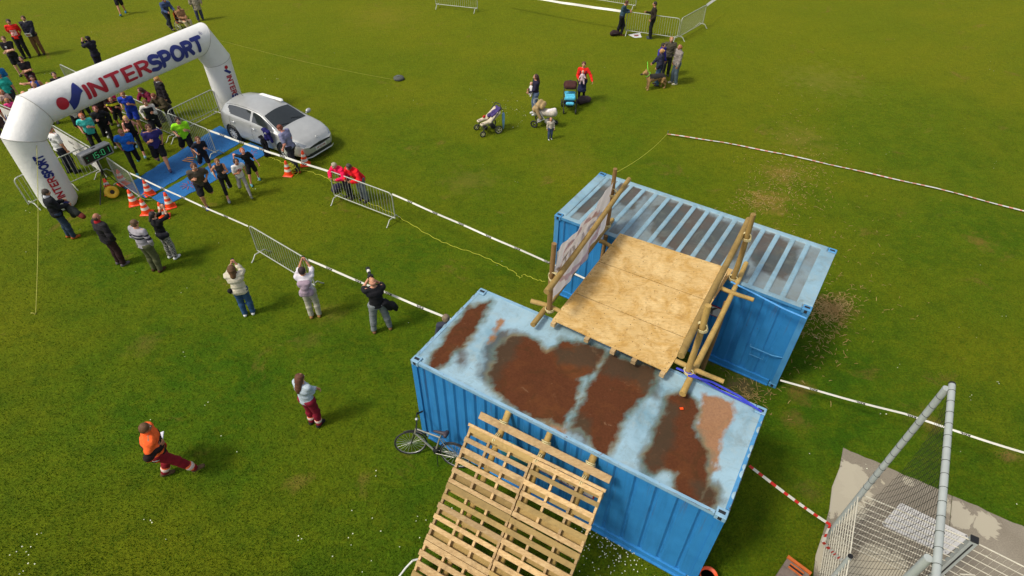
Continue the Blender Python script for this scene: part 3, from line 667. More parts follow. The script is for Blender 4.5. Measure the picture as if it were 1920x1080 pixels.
# banner ---------------------------------------------------------------
def banner():
    zt = zr1-.03; a = np.array([A1[0], A1[1], 0])+vd*.06+np.array([.05, -.03, 0]); b = np.array([B1[0], B1[1], 0])-vd*.02+np.array([.03, -.02, 0]); W_ = np.linalg.norm((b-a)[:2]); d = nrm(b-a); nn = np.array([-d[1], d[0], 0])
    nu, nv = 60, 26; V = []
    for i in range(nu+1):
        s_ = i/nu; top = proj_z(A1, 474)*(1-s_)+proj_z(B1, 338)*s_-.16*math.sin(math.pi*s_); bot = proj_z(A1, 566)*(1-s_)+proj_z(B1, 434)*s_-.05*math.sin(math.pi*s_)
        for j in range(nv+1):
            t = j/nv; z = bot+(top-bot)*t; o = .09*math.sin(math.pi*s_)*math.sin(t*3.1)+.02*math.sin(s_*19+t*5)+.012*math.sin(s_*40-t*9)
            V.append(a+d*(W_*s_)+nn*(o+.03)+np.array([0, 0, z]))
    V = np.array(V)
    def at(s_, t, off=0.):
        i = min(max(s_*nu, 0), nu-1e-6); j = min(max(t*nv, 0), nv-1e-6); i0, j0 = int(i), int(j); fi, fj = i-i0, j-j0; g = lambda x, y: V[x*(nv+1)+y]
        return g(i0, j0)*(1-fi)*(1-fj)+g(i0+1, j0)*fi*(1-fj)+g(i0, j0+1)*(1-fi)*fj+g(i0+1, j0+1)*fi*fj
    F = [(i*(nv+1)+j, (i+1)*(nv+1)+j, (i+1)*(nv+1)+j+1, i*(nv+1)+j+1) for i in range(nu) for j in range(nv)]
    t = NT('banner_cloth'); t.base(t.ramp(t.noise(4), [(.3, (.74, .70, .69)), (.7, (.82, .78, .77))])); t.set('Roughness', .6)
    tr = t.n.new('ShaderNodeBsdfTranslucent'); tr.inputs[0].default_value = (.75, .68, .68, 1); mx = t.n.new('ShaderNodeMixShader'); mx.inputs[0].default_value = .45
    t.L(t.b.outputs[0], mx.inputs[1]); t.L(tr.outputs[0], mx.inputs[2]); t.L(mx.outputs[0], t.n['Material Output'].inputs[0])
    o0 = np.array([a[0], a[1], 2.5])
    o = link('banner', np_mesh('banner', V-o0, np.array(F), t.m)); o.location = tuple(o0)
    tag(o, 'white fabric banner with faint pink and grey print hung on the pole frame', 'banner')
    # print shows through the cloth from behind: mirrored word inside a pink toothed ring
    Vt, Ft = text_mesh('GRAVITY', .42, bold=.012, space=1.05)
    def wrap(P, z_off, su=1.):  # P in metres about the banner centre; seen from the back -> mirrored
        return [at(.47-p[0]*su/W_, .46+p[1]/1.05)-o0-nn*z_off for p in P]
    mm = MB(); mm.add(wrap(Vt, .006, 1.55), [f[::-1] for f in Ft]); letters_obj(o, mm.v, mm.f, plain('banner_grey', (196, 190, 200), .8))
    ring = MB(); N = 96; R_ = []
    for i in range(N):
        th = 2*math.pi*i/N; tooth = .055 if (i//3) % 2 else 0
        R_ += [(math.cos(th)*1.12, math.sin(th)*.37), (math.cos(th)*(1.24+tooth), math.sin(th)*(.43+tooth))]
    ring.add(wrap(R_, .005, 1.0), [(2*i, (2*i+2) % (2*N), (2*i+3) % (2*N), 2*i+1) for i in range(N)]); ring.obj('ring_print', plain('banner_pink', (222, 190, 194), .8), o)
banner()
# blue straps ----------------------------------------------------------
def strap(pts, label, r=.022, mat=None):
    m = MB(); P = [np.asarray(p) for p in pts]
    for i in range(len(P)-1): 
        m.bar(P[i], P[i+1], .045, .006); 
    return tag(m.obj('ratchet_strap', mat or M_STRAP), label, 'strap')
M_STRAP = plain('strap_blue', (60, 70, 190), .5); M_STRAPL = plain('strap_light_blue', (90, 160, 220), .5)
strap([G(1268, 690, 2.60), G(1300, 703, 2.60), G(1352, 733, 2.46), G(1415, 763, 2.44), G(1428, 772, 2.44)], 'violet-blue strap from the right pole frame to the near container corner')
strap([G(1290, 704, 2.62), G(1335, 716, 2.55), G(1385, 742, 2.47), G(1422, 768, 2.46)], 'second violet-blue strap running just behind the first to the near container corner')
strap([G(1370, 528, 2.62), G(1418, 552, 2.54), G(1470, 579, 2.50), G(1512, 597, 2.47)], 'pale blue strap along the top edge of the far container', mat=M_STRAPL)
# pallet ramp ----------------------------------------------------------
def ramp():
    zt = 2.1; A = G(880, 798, zt); B = G(1133, 922, zt); U_ = nrm(B-A); Wd = np.linalg.norm(B-A)
    th = math.radians(2.7); v = CN['v']; h = -v; h = np.array([h[0]*math.cos(th)-h[1]*math.sin(th), h[0]*math.sin(th)+h[1]*math.cos(th), 0]); s_ = math.radians(41)
    D_ = h*math.cos(s_)+np.array([0, 0, -math.sin(s_)]); N_ = nrm(np.cross(D_, U_)); N_ = N_ if N_[2] > 0 else -N_
    o0 = np.array([A[0], A[1], 0.]); T = thing('pallet_ramp', 'sloping ramp of lashed wooden pallets leaning on the near blue container', 'ramp', o0)
    Lr = (zt-.02)/math.sin(s_); npr = 3; pl = Lr/npr; Rm = np.array([U_, D_, N_])
    P = lambda x, y, z: A-o0+U_*x+D_*y+N_*z
    rs = np.random.RandomState(3)
    half = Wd/2
    for r in range(npr):
        for c in range(2):
            x0, x1 = c*half+.002, (c+1)*half-.002; y0, y1 = r*pl+.004, (r+1)*pl-.004
            pe = MB(); 
            pal = bpy.data.objects.new('pallet', None); COL.objects.link(pal); pal.parent = T
            for k in range(4):
                xx = x0+.03+(x1-x0-.06)*k/3; m = MB(); m.box(P(xx, (y0+y1)/2, -.067), (.042, y1-y0-.02, .088), Rm); m.obj('stringer', M_PLANK, pal)
            for k in range(6):
                yy = y0+.05+(y1-y0-.1)*k/5; jx = rs.randn()*.006; w_ = .088+.012*rs.randn()*.6; m = MB()
                m.box(P((x0+x1)/2+jx, yy+rs.randn()*.006, -.011+rs.randn()*.0015), (x1-x0+rs.randn()*.01, w_, .021), Rm@np.eye(3)); m.obj('slat', M_PLANKY if (r == 1 and k in (0, 1)) or rs.rand() < .16 else M_PLANK, pal)
            for k in range(3):
                yy = y0+.11+(y1-y0-.22)*k/2; m = MB(); m.box(P((x0+x1)/2, yy, -.122), (x1-x0, .10, .02), Rm); m.obj('bottom_board', M_PLANKY if r < 2 else M_PLANK, pal)
    def onplane(px, py, off_):
        C_ = np.array([0, 0, CAMH]); d_ = G(px, py)-C_; t_ = ((A+N_*off_-C_)@N_)/(d_@N_); return C_+d_*t_-o0
    for (px, py) in ((955, 770), (1035, 805), (1115, 851)):
        top = onplane(px, py, -.165); x = float((top-(A-o0))@U_); m = MB()
        b = P(x, Lr*.98, -.20); polep(m, top, b, .062, .060, px); m.obj('log', M_POLE, T)
        lash(T, P(x, .03, -.11), U_, .11); lash(T, P(x, -.30, -.12), D_, .08, wr=2)
    a = onplane(900, 778, -.08); b = onplane(1145, 900, -.08); m = MB(); m.bar(a, b, .13, .045, N_); m.obj('ledger_plank', M_PLANK, T)
    m = MB(); m.bar(P(-.02, -.02, .0), P(Wd+.02, -.02, .0), .05, .04, N_); m.obj('top_batten', M_PLANK, T)
    # white tape tied at the lower left
    m = MB(); a = P(-.05, Lr*.80, .02); m.tube([a, a+np.array([-.12, -.08, -.1]), a+np.array([-.5, -.4, -.5])], .018, 5); m.tube([a, a+np.array([.1, .03, -.02])], .02, 5); m.obj('tape_tail', M_WHITE, T)
ramp()
# ================================================================ GOAL CAGE
M_GALV = plain('galvanised_tube', (172, 177, 172), .5, .1, var=.1, scale=3); M_WIRE = plain('galvanised_wire', (205, 198, 178), .5, .0); M_NET = plain('net_cord', (25, 30, 22), .9); M_CAP = plain('black_cap', (25, 24, 24), .5)
def cage():
    B0 = G(1548, 1008); T = thing('goal_cage', 'steel ball-court goal cage with mesh panels, high net bar and concrete floor', 'goal', B0); O = B0.copy()
    Hp = 4.62; e1 = G(1785, 722, Hp); e2 = G(1755, 1080, Hp); rd = nrm(e2-e1); ud = np.array([-rd[1], rd[0], 0]); ud = ud if ud[0] > 0 else -ud
    top1 = e1-rd*(-.10)-ud*.06
    m = MB(); m.cyl(B0-O, top1-O, .047, .047, 14); m.obj('tall_post', M_GALV, T)
    m = MB(); m.cyl(e1-O, e1+rd*5.5-O, .043, .043, 14); m.obj('top_bar', M_GALV, T)
    m = MB(); m.cyl(e1-rd*.004-O, e1-rd*.03-O, .045, .045, 14); m.obj('end_cap', M_CAP, T)
    p2 = G(1745, 1048, Hp-.02); p2 = p2-ud*.02; m = MB(); m.cyl(np.array([p2[0]-.05, p2[1]-.02, 0])-O, p2-O, .047, .047, 14); m.obj('tall_post', M_GALV, T)
    # wire turns round bar and post
    m = MB()
    for k in range(24):
        c = e1+rd*(.12+k*.21)-O; m.tube([c+(ud*math.cos(t)+np.array([0, 0, 1.])*math.sin(t))*.046+rd*.02*math.sin(t/2) for t in np.linspace(0, 6.28, 13)[:-1]], .0035, 4, closed=True)
    d = nrm(top1-B0); x, y, _ = frame_of(d)
    for k in range(13):
        c = B0+d*(1.9+k*.21)-O; m.tube([c+(x*math.cos(t)+y*math.sin(t))*.050+d*.02*math.sin(t/2) for t in np.linspace(0, 6.28, 13)[:-1]], .0035, 4, closed=True)
    tag(m.obj('lacing', M_NET, T), kind='stuff')
    # net below the bar
    m = MB(); Ln, cw = 3.3, .125; nu = int(Ln/cw); nz = int((Hp-.12)/cw)
    def np_(i, j): 
        s_ = i/nu; bl = 1-s_*.0; base = B0*(1)+rd*(Ln*s_); tp = e1+rd*(Ln*s_); t = j/nz
        p = base*(t)+tp*(1-t); p = p+ud*(.22*math.sin(math.pi*t)+.03*math.sin(s_*9+t*7)); return p-O
    for i in range(nu+1):
        for j in range(nz):
            k = .5 if j % 2 else 0; k2 = .5-k
            a = np_(i+k, j)
            for q in ((i+k2+(-1 if k < k2 else 0)), (i+k2+(0 if k < k2 else 1))):
                if 0 <= q <= nu: m.cyl(a, np_(q, j+1), .0028, .0028, 3, cap=False)
    tag(m.obj('net', M_NET, T), kind='stuff')
    # mesh panels
    def panel(a, b, h, a2=None, vs_=.10, hs=.15, name='mesh_panel', lean=None):
        L_ = np.linalg.norm(b-a); d_ = (b-a)/L_; Z = np.array([0, 0, 1.]); m = MB(); n = int(L_/vs_)
        for k in range(1, n): m.cyl(a+d_*L_*k/n+Z*.06-O, a+d_*L_*k/n+Z*h-O, .0022, .0022, 4, cap=False)
        nh = int((h-.05)/hs)
        for k in range(nh+1): m.cyl(a+Z*(.06+(h-.06)*k/nh)-O, b+Z*(.06+(h-.06)*k/nh)-O, .0085 if k < nh else .013, None, 5, cap=False)
        return tag(m.obj(name, M_WIRE, T), kind='stuff')
    zt = proj_z(B0, 925); zt = max(zt, 1.6)
    cA = G(1593, 1045, zt); cA[2] = 0; cB = G(1827, 1012, zt+.05); cB[2] = 0
    B0c = B0.copy()
    panel(B0c+rd*.04, cA, zt, vs_=.075, hs=.14); panel(cA+rd*.05, cA+rd*2.4, zt, vs_=.075, hs=.14)
    panel(B0c+ud*.05, cB-ud*.06, zt, vs_=.10, hs=.15); d_ = nrm(G(1920, 1062, zt)-G(1840, 1022, zt)); panel(cB+d_*.08, cB+d_*2.6, zt, vs_=.10, hs=.18)
    m = MB(); m.cyl(cA-O, cA+[0, 0, zt+.03]-O, .038, None, 12); lp = m.obj('panel_post', M_GALV, T)
    m = MB(); m.cyl(cA+[0, 0, zt+.03]-O, cA+[0, 0, zt+.05]-O, .040, None, 12); m.obj('cap', M_CAP, lp)
    m = MB(); m.box(cB+[0, 0, (zt+.05)/2]-O, (.11, .12, zt+.05), np.array([ud, rd, [0, 0, 1]])); m.box(cB+ud*.0+rd*.064+[0, 0, (zt)/2]-O, (.02, .008, zt), np.array([ud, rd, [0, 0, 1]]), mi=1); lp = m.obj('square_post', [M_GALV, M_CAP], T)
    m = MB(); m.box(cB+[0, 0, zt+.06]-O, (.113, .123, .02), np.array([ud, rd, [0, 0, 1]])); m.obj('cap', M_CAP, lp)
    m = MB(); c = cB+rd*.35+ud*.1-O; m.tube([c+[0, 0, zt*.7], c+[.02, 0, zt*.6], c+[.1, 0, zt*.58], c+[.14, 0, zt*.66]], .012, 6); m.tube([c+[-.1, 0, zt*.75], c+[.15, 0, zt*.73]], .014, 6); m.obj('latch_hook', M_WIRE, T)
    # lashing tape knots
    return B0, rd, ud, zt, cA
B0c_, CRD, CUD, CZT, CCA = cage()
# white plastic grating lying on the slab
def grating():
    q = [G(1690, 946, .05), G(1813, 1006, .05), G(1773, 1038, .05), G(1656, 983, .05)]
    o = (q[0]+q[2])/2; o[2] = .03; T = thing('floor_grating', 'white plastic slotted grating lying on the concrete inside the goal cage', 'grating', o)
    b = lambda s_, t: q[0]*(1-s_)*(1-t)+q[1]*s_*(1-t)+q[2]*s_*t+q[3]*(1-s_)*t
    mw = plain('grating_white', (200, 196, 190), .6, var=.06); m = MB()
    for a, c in (((0, 0), (1, 0)), ((1, 0), (1, 1)), ((1, 1), (0, 1)), ((0, 1), (0, 0))): m.bar(b(*a)-o, b(*c)-o, .05, .035)
    m.obj('border', mw, T)
    m = MB(); m.box((0, 0, 0), (.01, .01, .01)); 
    n = 26
    for k in range(1, n): m = MB(); m.bar(b(k/n, .01)-o, b(k/n, .99)-o, .032, .028); m.obj('slat', mw, T)
    m = MB(); 
    for t in (.25, .5, .75): m.bar(b(.01, t)-o-[0, 0, .004], b(.99, t)-o-[0, 0, .004], .03, .02)
    m.obj('cross_rib', mw, T)
grating()
# bucket and board at the lower edge
_p = G(1329, 1078, .30); T = thing('bucket', 'orange plastic bucket standing beside the near container end', 'bucket', (_p[0], _p[1], 0)); mo = plain('bucket_orange', (225, 85, 30), .45)
m = MB(); m.lathe([(.0, .0), (.115, .0), (.125, .02), (.145, .28), (.16, .285), (.16, .30), (.138, .30), (.118, .03), (0, .03)], 24); m.obj('shell', mo, T)
m = MB(); m.lathe([(.0, .21), (.130, .21)], 24); m.obj('sand_fill', plain('sand', (150, 85, 45), .9), T)
m = MB(); m.tube([(.155*math.cos(t), .155*math.sin(t)*.3-.02, .28-.12*math.sin(t)) for t in np.linspace(0, 3.14, 9)], .005, 5); m.obj('handle', M_STEEL, T)
_a, _b = G(1479, 1042, .5), G(1521, 1073, .5); _d = nrm(_b-_a); _n = np.array([_d[1], -_d[0], 0]); T = thing('wooden_box', 'weathered grey-brown wooden box with an orange edge beside the concrete', 'box', ((_a+_b)/2+_n*.45)*np.array([1, 1, 0])); _o = np.array(T.location)
_w = float(np.linalg.norm(_b-_a)); RR = np.array([_d, _n, [0, 0, 1.]]); MWB = plain('weathered_board', (112, 98, 88), .8, var=.2); MWO = plain('orange_edge', (190, 95, 35), .7)
for k in range(5): m = MB(); m.box((_a+_b)/2+_n*(.06+.17*k+.085)-_o*np.array([1, 1, 0])+[0, 0, -.012-.0], (_w, .165, .02), RR); m.obj('lid_board', MWB, T)
m = MB(); m.box((_a+_b)/2+_n*.03-_o*np.array([1, 1, 0])+[0, 0, -.0], (_w+.02, .05, .05), RR); m.obj('edge_strip', MWO, T)
for s_ in (0, 1): m = MB(); m.box((_a if s_ == 0 else _b)+_n*.45-_o*np.array([1, 1, 0])+_d*(.012 if s_ == 0 else -.012)-[0, 0, .26], (.02, .86, .47), RR); m.obj('side_board', MWB, T)
for s_ in (0, 1): m = MB(); m.box((_a+_b)/2+_n*(.04 if s_ == 0 else .87)-_o*np.array([1, 1, 0])-[0, 0, .26], (_w-.05, .02, .47), RR); m.obj('end_board', MWB, T)
m = MB(); c = (_a+_b)/2+_n*.14-_o*np.array([1, 1, 0]); m.box(c+_n*.05+[0, 0, .012], (_w*.6, .02, .03), RR); m.box(c-_n*.02+[0, 0, .012], (_w*.6, .02, .03), RR); m.box(c+_n*.015+[0, 0, .004], (_w*.58, .05, .006), RR, mi=1); m.obj('slot_handle', [MWO, M_CAP], T)
# ================================================================ STROKE LETTERING
def arc(cx, cy, rx, ry, a0, a1, n=9): return [(cx+rx*math.cos(math.radians(a0+(a1-a0)*i/n)), cy+ry*math.sin(math.radians(a0+(a1-a0)*i/n))) for i in range(n+1)]
GL = {'I': (0.0, [[(0, 0), (0, 1)]]), 'N': (.58, [[(0, 0), (0, 1)], [(.0, 1), (.58, 0)], [(.58, 0), (.58, 1)]]), 'T': (.62, [[(0, 1), (.62, 1)], [(.31, .98), (.31, 0)]]),
      'E': (.48, [[(.48, 1), (.02, 1)], [(0, 1), (0, 0)], [(.02, 0), (.48, 0)], [(0, .5), (.42, .5)]]),
      'R': (.54, [[(0, 0), (0, 1), (.28, 1)]+arc(.28, .76, .25, .24, 90, -90)+[(0, .52)], [(.26, .5), (.54, 0)]]),
      'S': (.60, [[(.58, .88)]+arc(.30, .76, .28, .24, 60, 255, 10)+arc(.30, .26, .28, .26, 80, -120, 12)+[(.0, .08)]]),
      'P': (.56, [[(0, 0), (0, 1), (.28, 1)]+arc(.28, .72, .27, .28, 90, -90)+[(0, .44)]]),
      'O': (.74, [arc(.37, .5, .37, .5, 0, 360, 22)])}
def stroke_word(word, h, th, gap):
    """returns list of (verts2d, faces, layer)"""
    out = []; x = th/2; lay = 0
    for li, ch in enumerate(word):
        wd, strokes = GL[ch]
        for st in strokes:
            pts = [(x+p[0]*h, th/2+p[1]*(h-th)) for p in st]; P = [np.array(pts[0])]
            for q in pts[1:]:
                q = np.array(q); n = max(1, int(np.linalg.norm(q-P[-1])/(.05))); a = P[-1]
                for k in range(1, n+1): P.append(a+(q-a)*k/n)
            V = []; F = []; m = len(P); closed = ch == 'O'
            for i in range(m):
                d = P[min(i+1, m-1)]-P[max(i-1, 0)]
                if closed and i in (0, m-1): d = P[1]-P[m-2]
                d = d/max(np.linalg.norm(d), 1e-9); nn = np.array([-d[1], d[0]]); V += [P[i]+nn*th/2, P[i]-nn*th/2]
            F += [(2*i, 2*i+1, 2*i+3, 2*i+2) for i in range(m-1)]
            if not closed:
                for e, s_ in ((0, -1), (m-1, 1)):
                    d = (P[1]-P[0]) if e == 0 else (P[-1]-P[-2]); d = d/np.linalg.norm(d)*s_; a0 = math.atan2(d[1], d[0]); b = len(V)
                    fan = [P[e]+.999*th/2*np.array([math.cos(a0+t), math.sin(a0+t)]) for t in np.linspace(-math.pi/2, math.pi/2, 7)]
                    V += fan; F.append(tuple(range(b, b+7)))
            # miters at sharp corners: a disc on its own layer
            out.append((V, F, lay, li)); lay += 1
            for i in range(1, len(pts)-1):
                a = np.array(pts[i])-np.array(pts[i-1]); c = np.array(pts[i+1])-np.array(pts[i])
                if np.dot(a, c)/(np.linalg.norm(a)*np.linalg.norm(c)) < .7:
                    out.append(([np.array(pts[i])+th/2*np.array([math.cos(t), math.sin(t)]) for t in np.linspace(0, 2*math.pi, 13)[:-1]], [tuple(range(12))], lay, li)); lay += 1
        x += wd*h+th+gap
    return out, x-gap-th/2
def word_mesh(parts, fn, mat, T, letters):
    cur = None; lp = None
    for V, F, lay, li in parts:
        if li != lp:
            if cur: cur.obj('letter', mat, T)
            cur = MB(); lp = li
        cur.add([fn(p[0], p[1], .0006*lay) for p in V], F)
    cur.obj('letter', mat, T)
# ================================================================ INFLATABLE ARCH
def arch():
    L0_, R0_ = G(118, 384), G(437, 208); d = nrm(R0_-L0_); n = np.array([d[1], -d[0], 0]); Z = np.array([0, 0, 1.]); Wd = np.linalg.norm(R0_-L0_); Rr = .505
    t = NT('inflatable_white'); c = t.ramp(t.noise(1.5, 4, .6), [(.3, (.72, .70, .67)), (.7, (.80, .78, .75))]); c = t.mix(t.ramp(t.noise(2.5, 6, .7, dist=.6), [(.55, 0.), (.8, .3)]), c, (.55, .52, .46)); t.base(c); t.set('Roughness', .55); t.bump(t.math('ADD', t.noise(3, 3, .6), t.math('MULTIPLY', t.noise(14, 3, .6, dist=.5), .35)), .35, .05); mw = t.m
    mr = plain('print_red', (176, 12, 38), .5); mb = plain('print_navy', (30, 42, 120), .5); mseam = plain('seam_grey', (165, 160, 150), .8)
    o0 = L0_.copy(); T = thing('inflatable_arch', 'white inflatable start arch with red and navy sports lettering over the runners', 'arch', o0)
    zb = 2.97; zl, zr = 2.36, 2.10; il, ir = .68, .42
    K = [L0_, L0_+Z*zl, L0_+d*il+Z*zb, R0_-d*ir+Z*zb, R0_+Z*zr, R0_]
    # mitred tube: each ring lies in the bisecting plane
    dirs = [nrm(K[i+1]-K[i]) for i in range(5)]; NS = 40; out = []
    rings = []
    for i, k in enumerate(K):
        if i == 0: pn = Z
        elif i == 5: pn = -Z
        else: pn = nrm(dirs[i-1]+dirs[i])
        rings.append((k, pn))
    def ring_pt(seg, ringi, phi):   # point on cylinder of segment seg at plane of ring
        k, pn = rings[ringi]; dd = dirs[seg]; side = nrm(np.cross(n, dd)); o = n*math.cos(phi)*Rr+side*math.sin(phi)*Rr
        s_ = -np.dot(o, pn)/np.dot(dd, pn); return k+o+dd*s_
    names = ['leg_tube', 'shoulder_tube', 'beam_tube', 'shoulder_tube', 'leg_tube']
    for sg in range(5):
        m = MB(); nl = 14 if sg in (0, 2, 4) else 6; V = []
        for j in range(nl+1):
            t_ = j/nl
            for q in range(NS):
                ph = 2*math.pi*q/NS; a, b = ring_pt(sg, sg, ph), ring_pt(sg, sg+1, ph); p = a+(b-a)*t_
                bulge = 1+.012*math.sin(math.pi*t_); cax = K[sg]+(K[sg+1]-K[sg])*t_
                if sg == 0 and j == 0 or sg == 4 and j == nl: p = cax+(p-cax)*.80; p[2] = .02
                elif sg == 0 and j == 1 or sg == 4 and j == nl-1: p = cax+(p-cax)*.97
                V.append(p-o0)
        m.add(V, [(j*NS+q, j*NS+(q+1) % NS, (j+1)*NS+(q+1) % NS, (j+1)*NS+q) for j in range(nl) for q in range(NS)], 0, True)
        m.add(V[:NS] if sg == 0 else V[-NS:], [tuple(range(NS))] if sg in (0, 4) else [])
        m.obj(names[sg], mw, T)
    for i in (1, 2, 3, 4):
        m = MB(); pts = [ring_pt(i-1, i, 2*math.pi*q/48) for q in range(48)]; m.tube([p-o0+(p-K[i])*.004 for p in pts], .009, 5, closed=True); m.obj('seam', mseam, T)
    # lettering on the beam
    cs = lambda px, py: float(np.dot(G(px, py, zb)-K[2], d))
    side = Z
    def onb(s_, y, lift): 
        psi = math.radians(9)+(y)/Rr; r = Rr*1.013+.006+lift; return K[2]+d*s_+n*math.cos(psi)*r+side*math.sin(psi)*r-o0
    def logo(fn, s0, h, m):
        # ball and wave
        B_ = [fn(s0+.155*h/.46*(1+r_*math.cos(a)), .0+.155*h/.46*r_*math.sin(a)-.02*h/.46, .001) for r_ in (.02, .25, .5, .75, 1.) for a in np.linspace(0, 2*math.pi, 25)[:-1]]
        m.add(B_, [(24*r_+i, 24*r_+(i+1) % 24, 24*r_+24+(i+1) % 24, 24*r_+24+i) for r_ in range(4) for i in range(24)]+[tuple(range(24))], 0)
        nn = 12; V = []
        for i in range(nn+1):
            t_ = i/nn; xx = .33+.42*t_; yy = -.19+.36*(t_*t_*(3-2*t_))+.02
            V += [fn(s0+(xx-.03*(q-3)/3)*h/.46, (yy-.13+.27*q/6)*h/.46, .0015) for q in range(7)]
        m.add(V, [(7*i+q, 7*i+7+q, 7*i+8+q, 7*i+1+q) for i in range(nn) for q in range(6)], 1)
    def word(fn, s0, s1, s2, h, m):
        P1, w1 = stroke_word('INTER', h, h*.185, h*.06); k1 = (s1-s0)/w1
        P2, w2 = stroke_word('SPORT', h*1.20, h*.30, -h*.03); k2 = (s2-s1)/w2
        word_mesh([([(p[0]*k1, p[1]) for p in V], F, l, li) for V, F, l, li in P1], lambda x, y, l: fn(s0+x, y-h/2, .002+l), mr, T, 5)
        word_mesh([([(p[0]*k2, p[1]) for p in V], F, l, li) for V, F, l, li in P2], lambda x, y, l: fn(s1+x, y-h*.60, .004+l), mb, T, 5)
    s_b, s_i, s_m, s_e = cs(88, 196), cs(139, 172), cs(256, 121), cs(357, 78)
    m = MB(); logo(onb, s_b, (s_i-s_b)/.80*.46*.98, m); word(onb, s_i, s_m+.02, s_e, .47, m)
    m.obj('logo_print', [mr, mb], T)
    V, F = text_mesh('R', .07, bold=.003); m = MB(); place = [onb(s_e+.10+p[0], .30+p[1], .002) for p in V]; m.add(place, F); 
    m.tube([onb(s_e+.10+.06*math.cos(a), .30+.06*math.sin(a), .003) for a in np.linspace(0, 6.283, 15)[:-1]], .004, 4, closed=True); m.obj('registered_mark', mb, T)
    def onl(s_, y, lift):
        az = math.radians(-40)-y/Rr; r = Rr*1.013+.008+lift; return L0_+np.array([math.cos(az)*r, math.sin(az)*r, s_])-o0
    def onr(s_, y, lift):
        az = math.radians(-34)+y/Rr; r = Rr*1.013+.006+lift; return R0_+np.array([math.cos(az)*r, math.sin(az)*r, 2.02-s_])-o0
    m = MB(); logo(onl, .10, .20, m); word(onl, .48, 1.22, 1.98, .23, m); m.obj('logo_print', [mr, mb], T)
    m = MB(); logo(onr, .04, .20, m); word(onr, .42, 1.16, 1.92, .23, m); m.obj('logo_print', [mr, mb], T)
    M_LINE = plain('guy_line', (165, 162, 70), .8)
    for P_ in (((L0_+Z*2.25+n*.5), G(67, 590), 'yellow guy line from the left shoulder of the arch down to the grass'), ((R0_-d*ir+Z*(zb-.25)+d*.75), G(742, 150, .05), 'thin guy line from the right shoulder of the arch to the grey weight')):
        m = MB(); a, b, lb = P_; nseg = 14; m.tube([a+(b-a)*i/nseg-[0, 0, .10*math.sin(math.pi*i/nseg)] for i in range(nseg+1)], .008 if 'left' in lb else .0045, 5)
        tag(m.obj('guy_line', M_LINE), lb, 'rope')
    m = MB(); p = G(67, 590); m.tube([p+[-.15, .05, .01], p+[-.02, .0, .06], p+[0, 0, -.1]], .012, 5); tag(m.obj('ground_peg', M_LINE), 'yellow cord end and peg where the guy line of the arch meets the grass', 'peg')
    return L0_, R0_, d, n
AL0, AR0, AD, AN = arch()
_p = G(748, 149); _T = thing('ground_weight', 'dark grey round weight holding the arch guy line on the open grass', 'weight', _p)
_m = MB(); _m.lathe([(0, .0), (.20, .0), (.24, .03), (.235, .09), (.19, .13), (.07, .15), (0, .15)], 20); _m.obj('disc', plain('rubber_grey', (78, 80, 74), .8), _T)
_m = MB(); _m.tube([(-.07, 0, .14), (-.05, 0, .19), (.05, 0, .19), (.07, 0, .14)], .012, 5); _m.obj('grip', M_STEEL, _T)
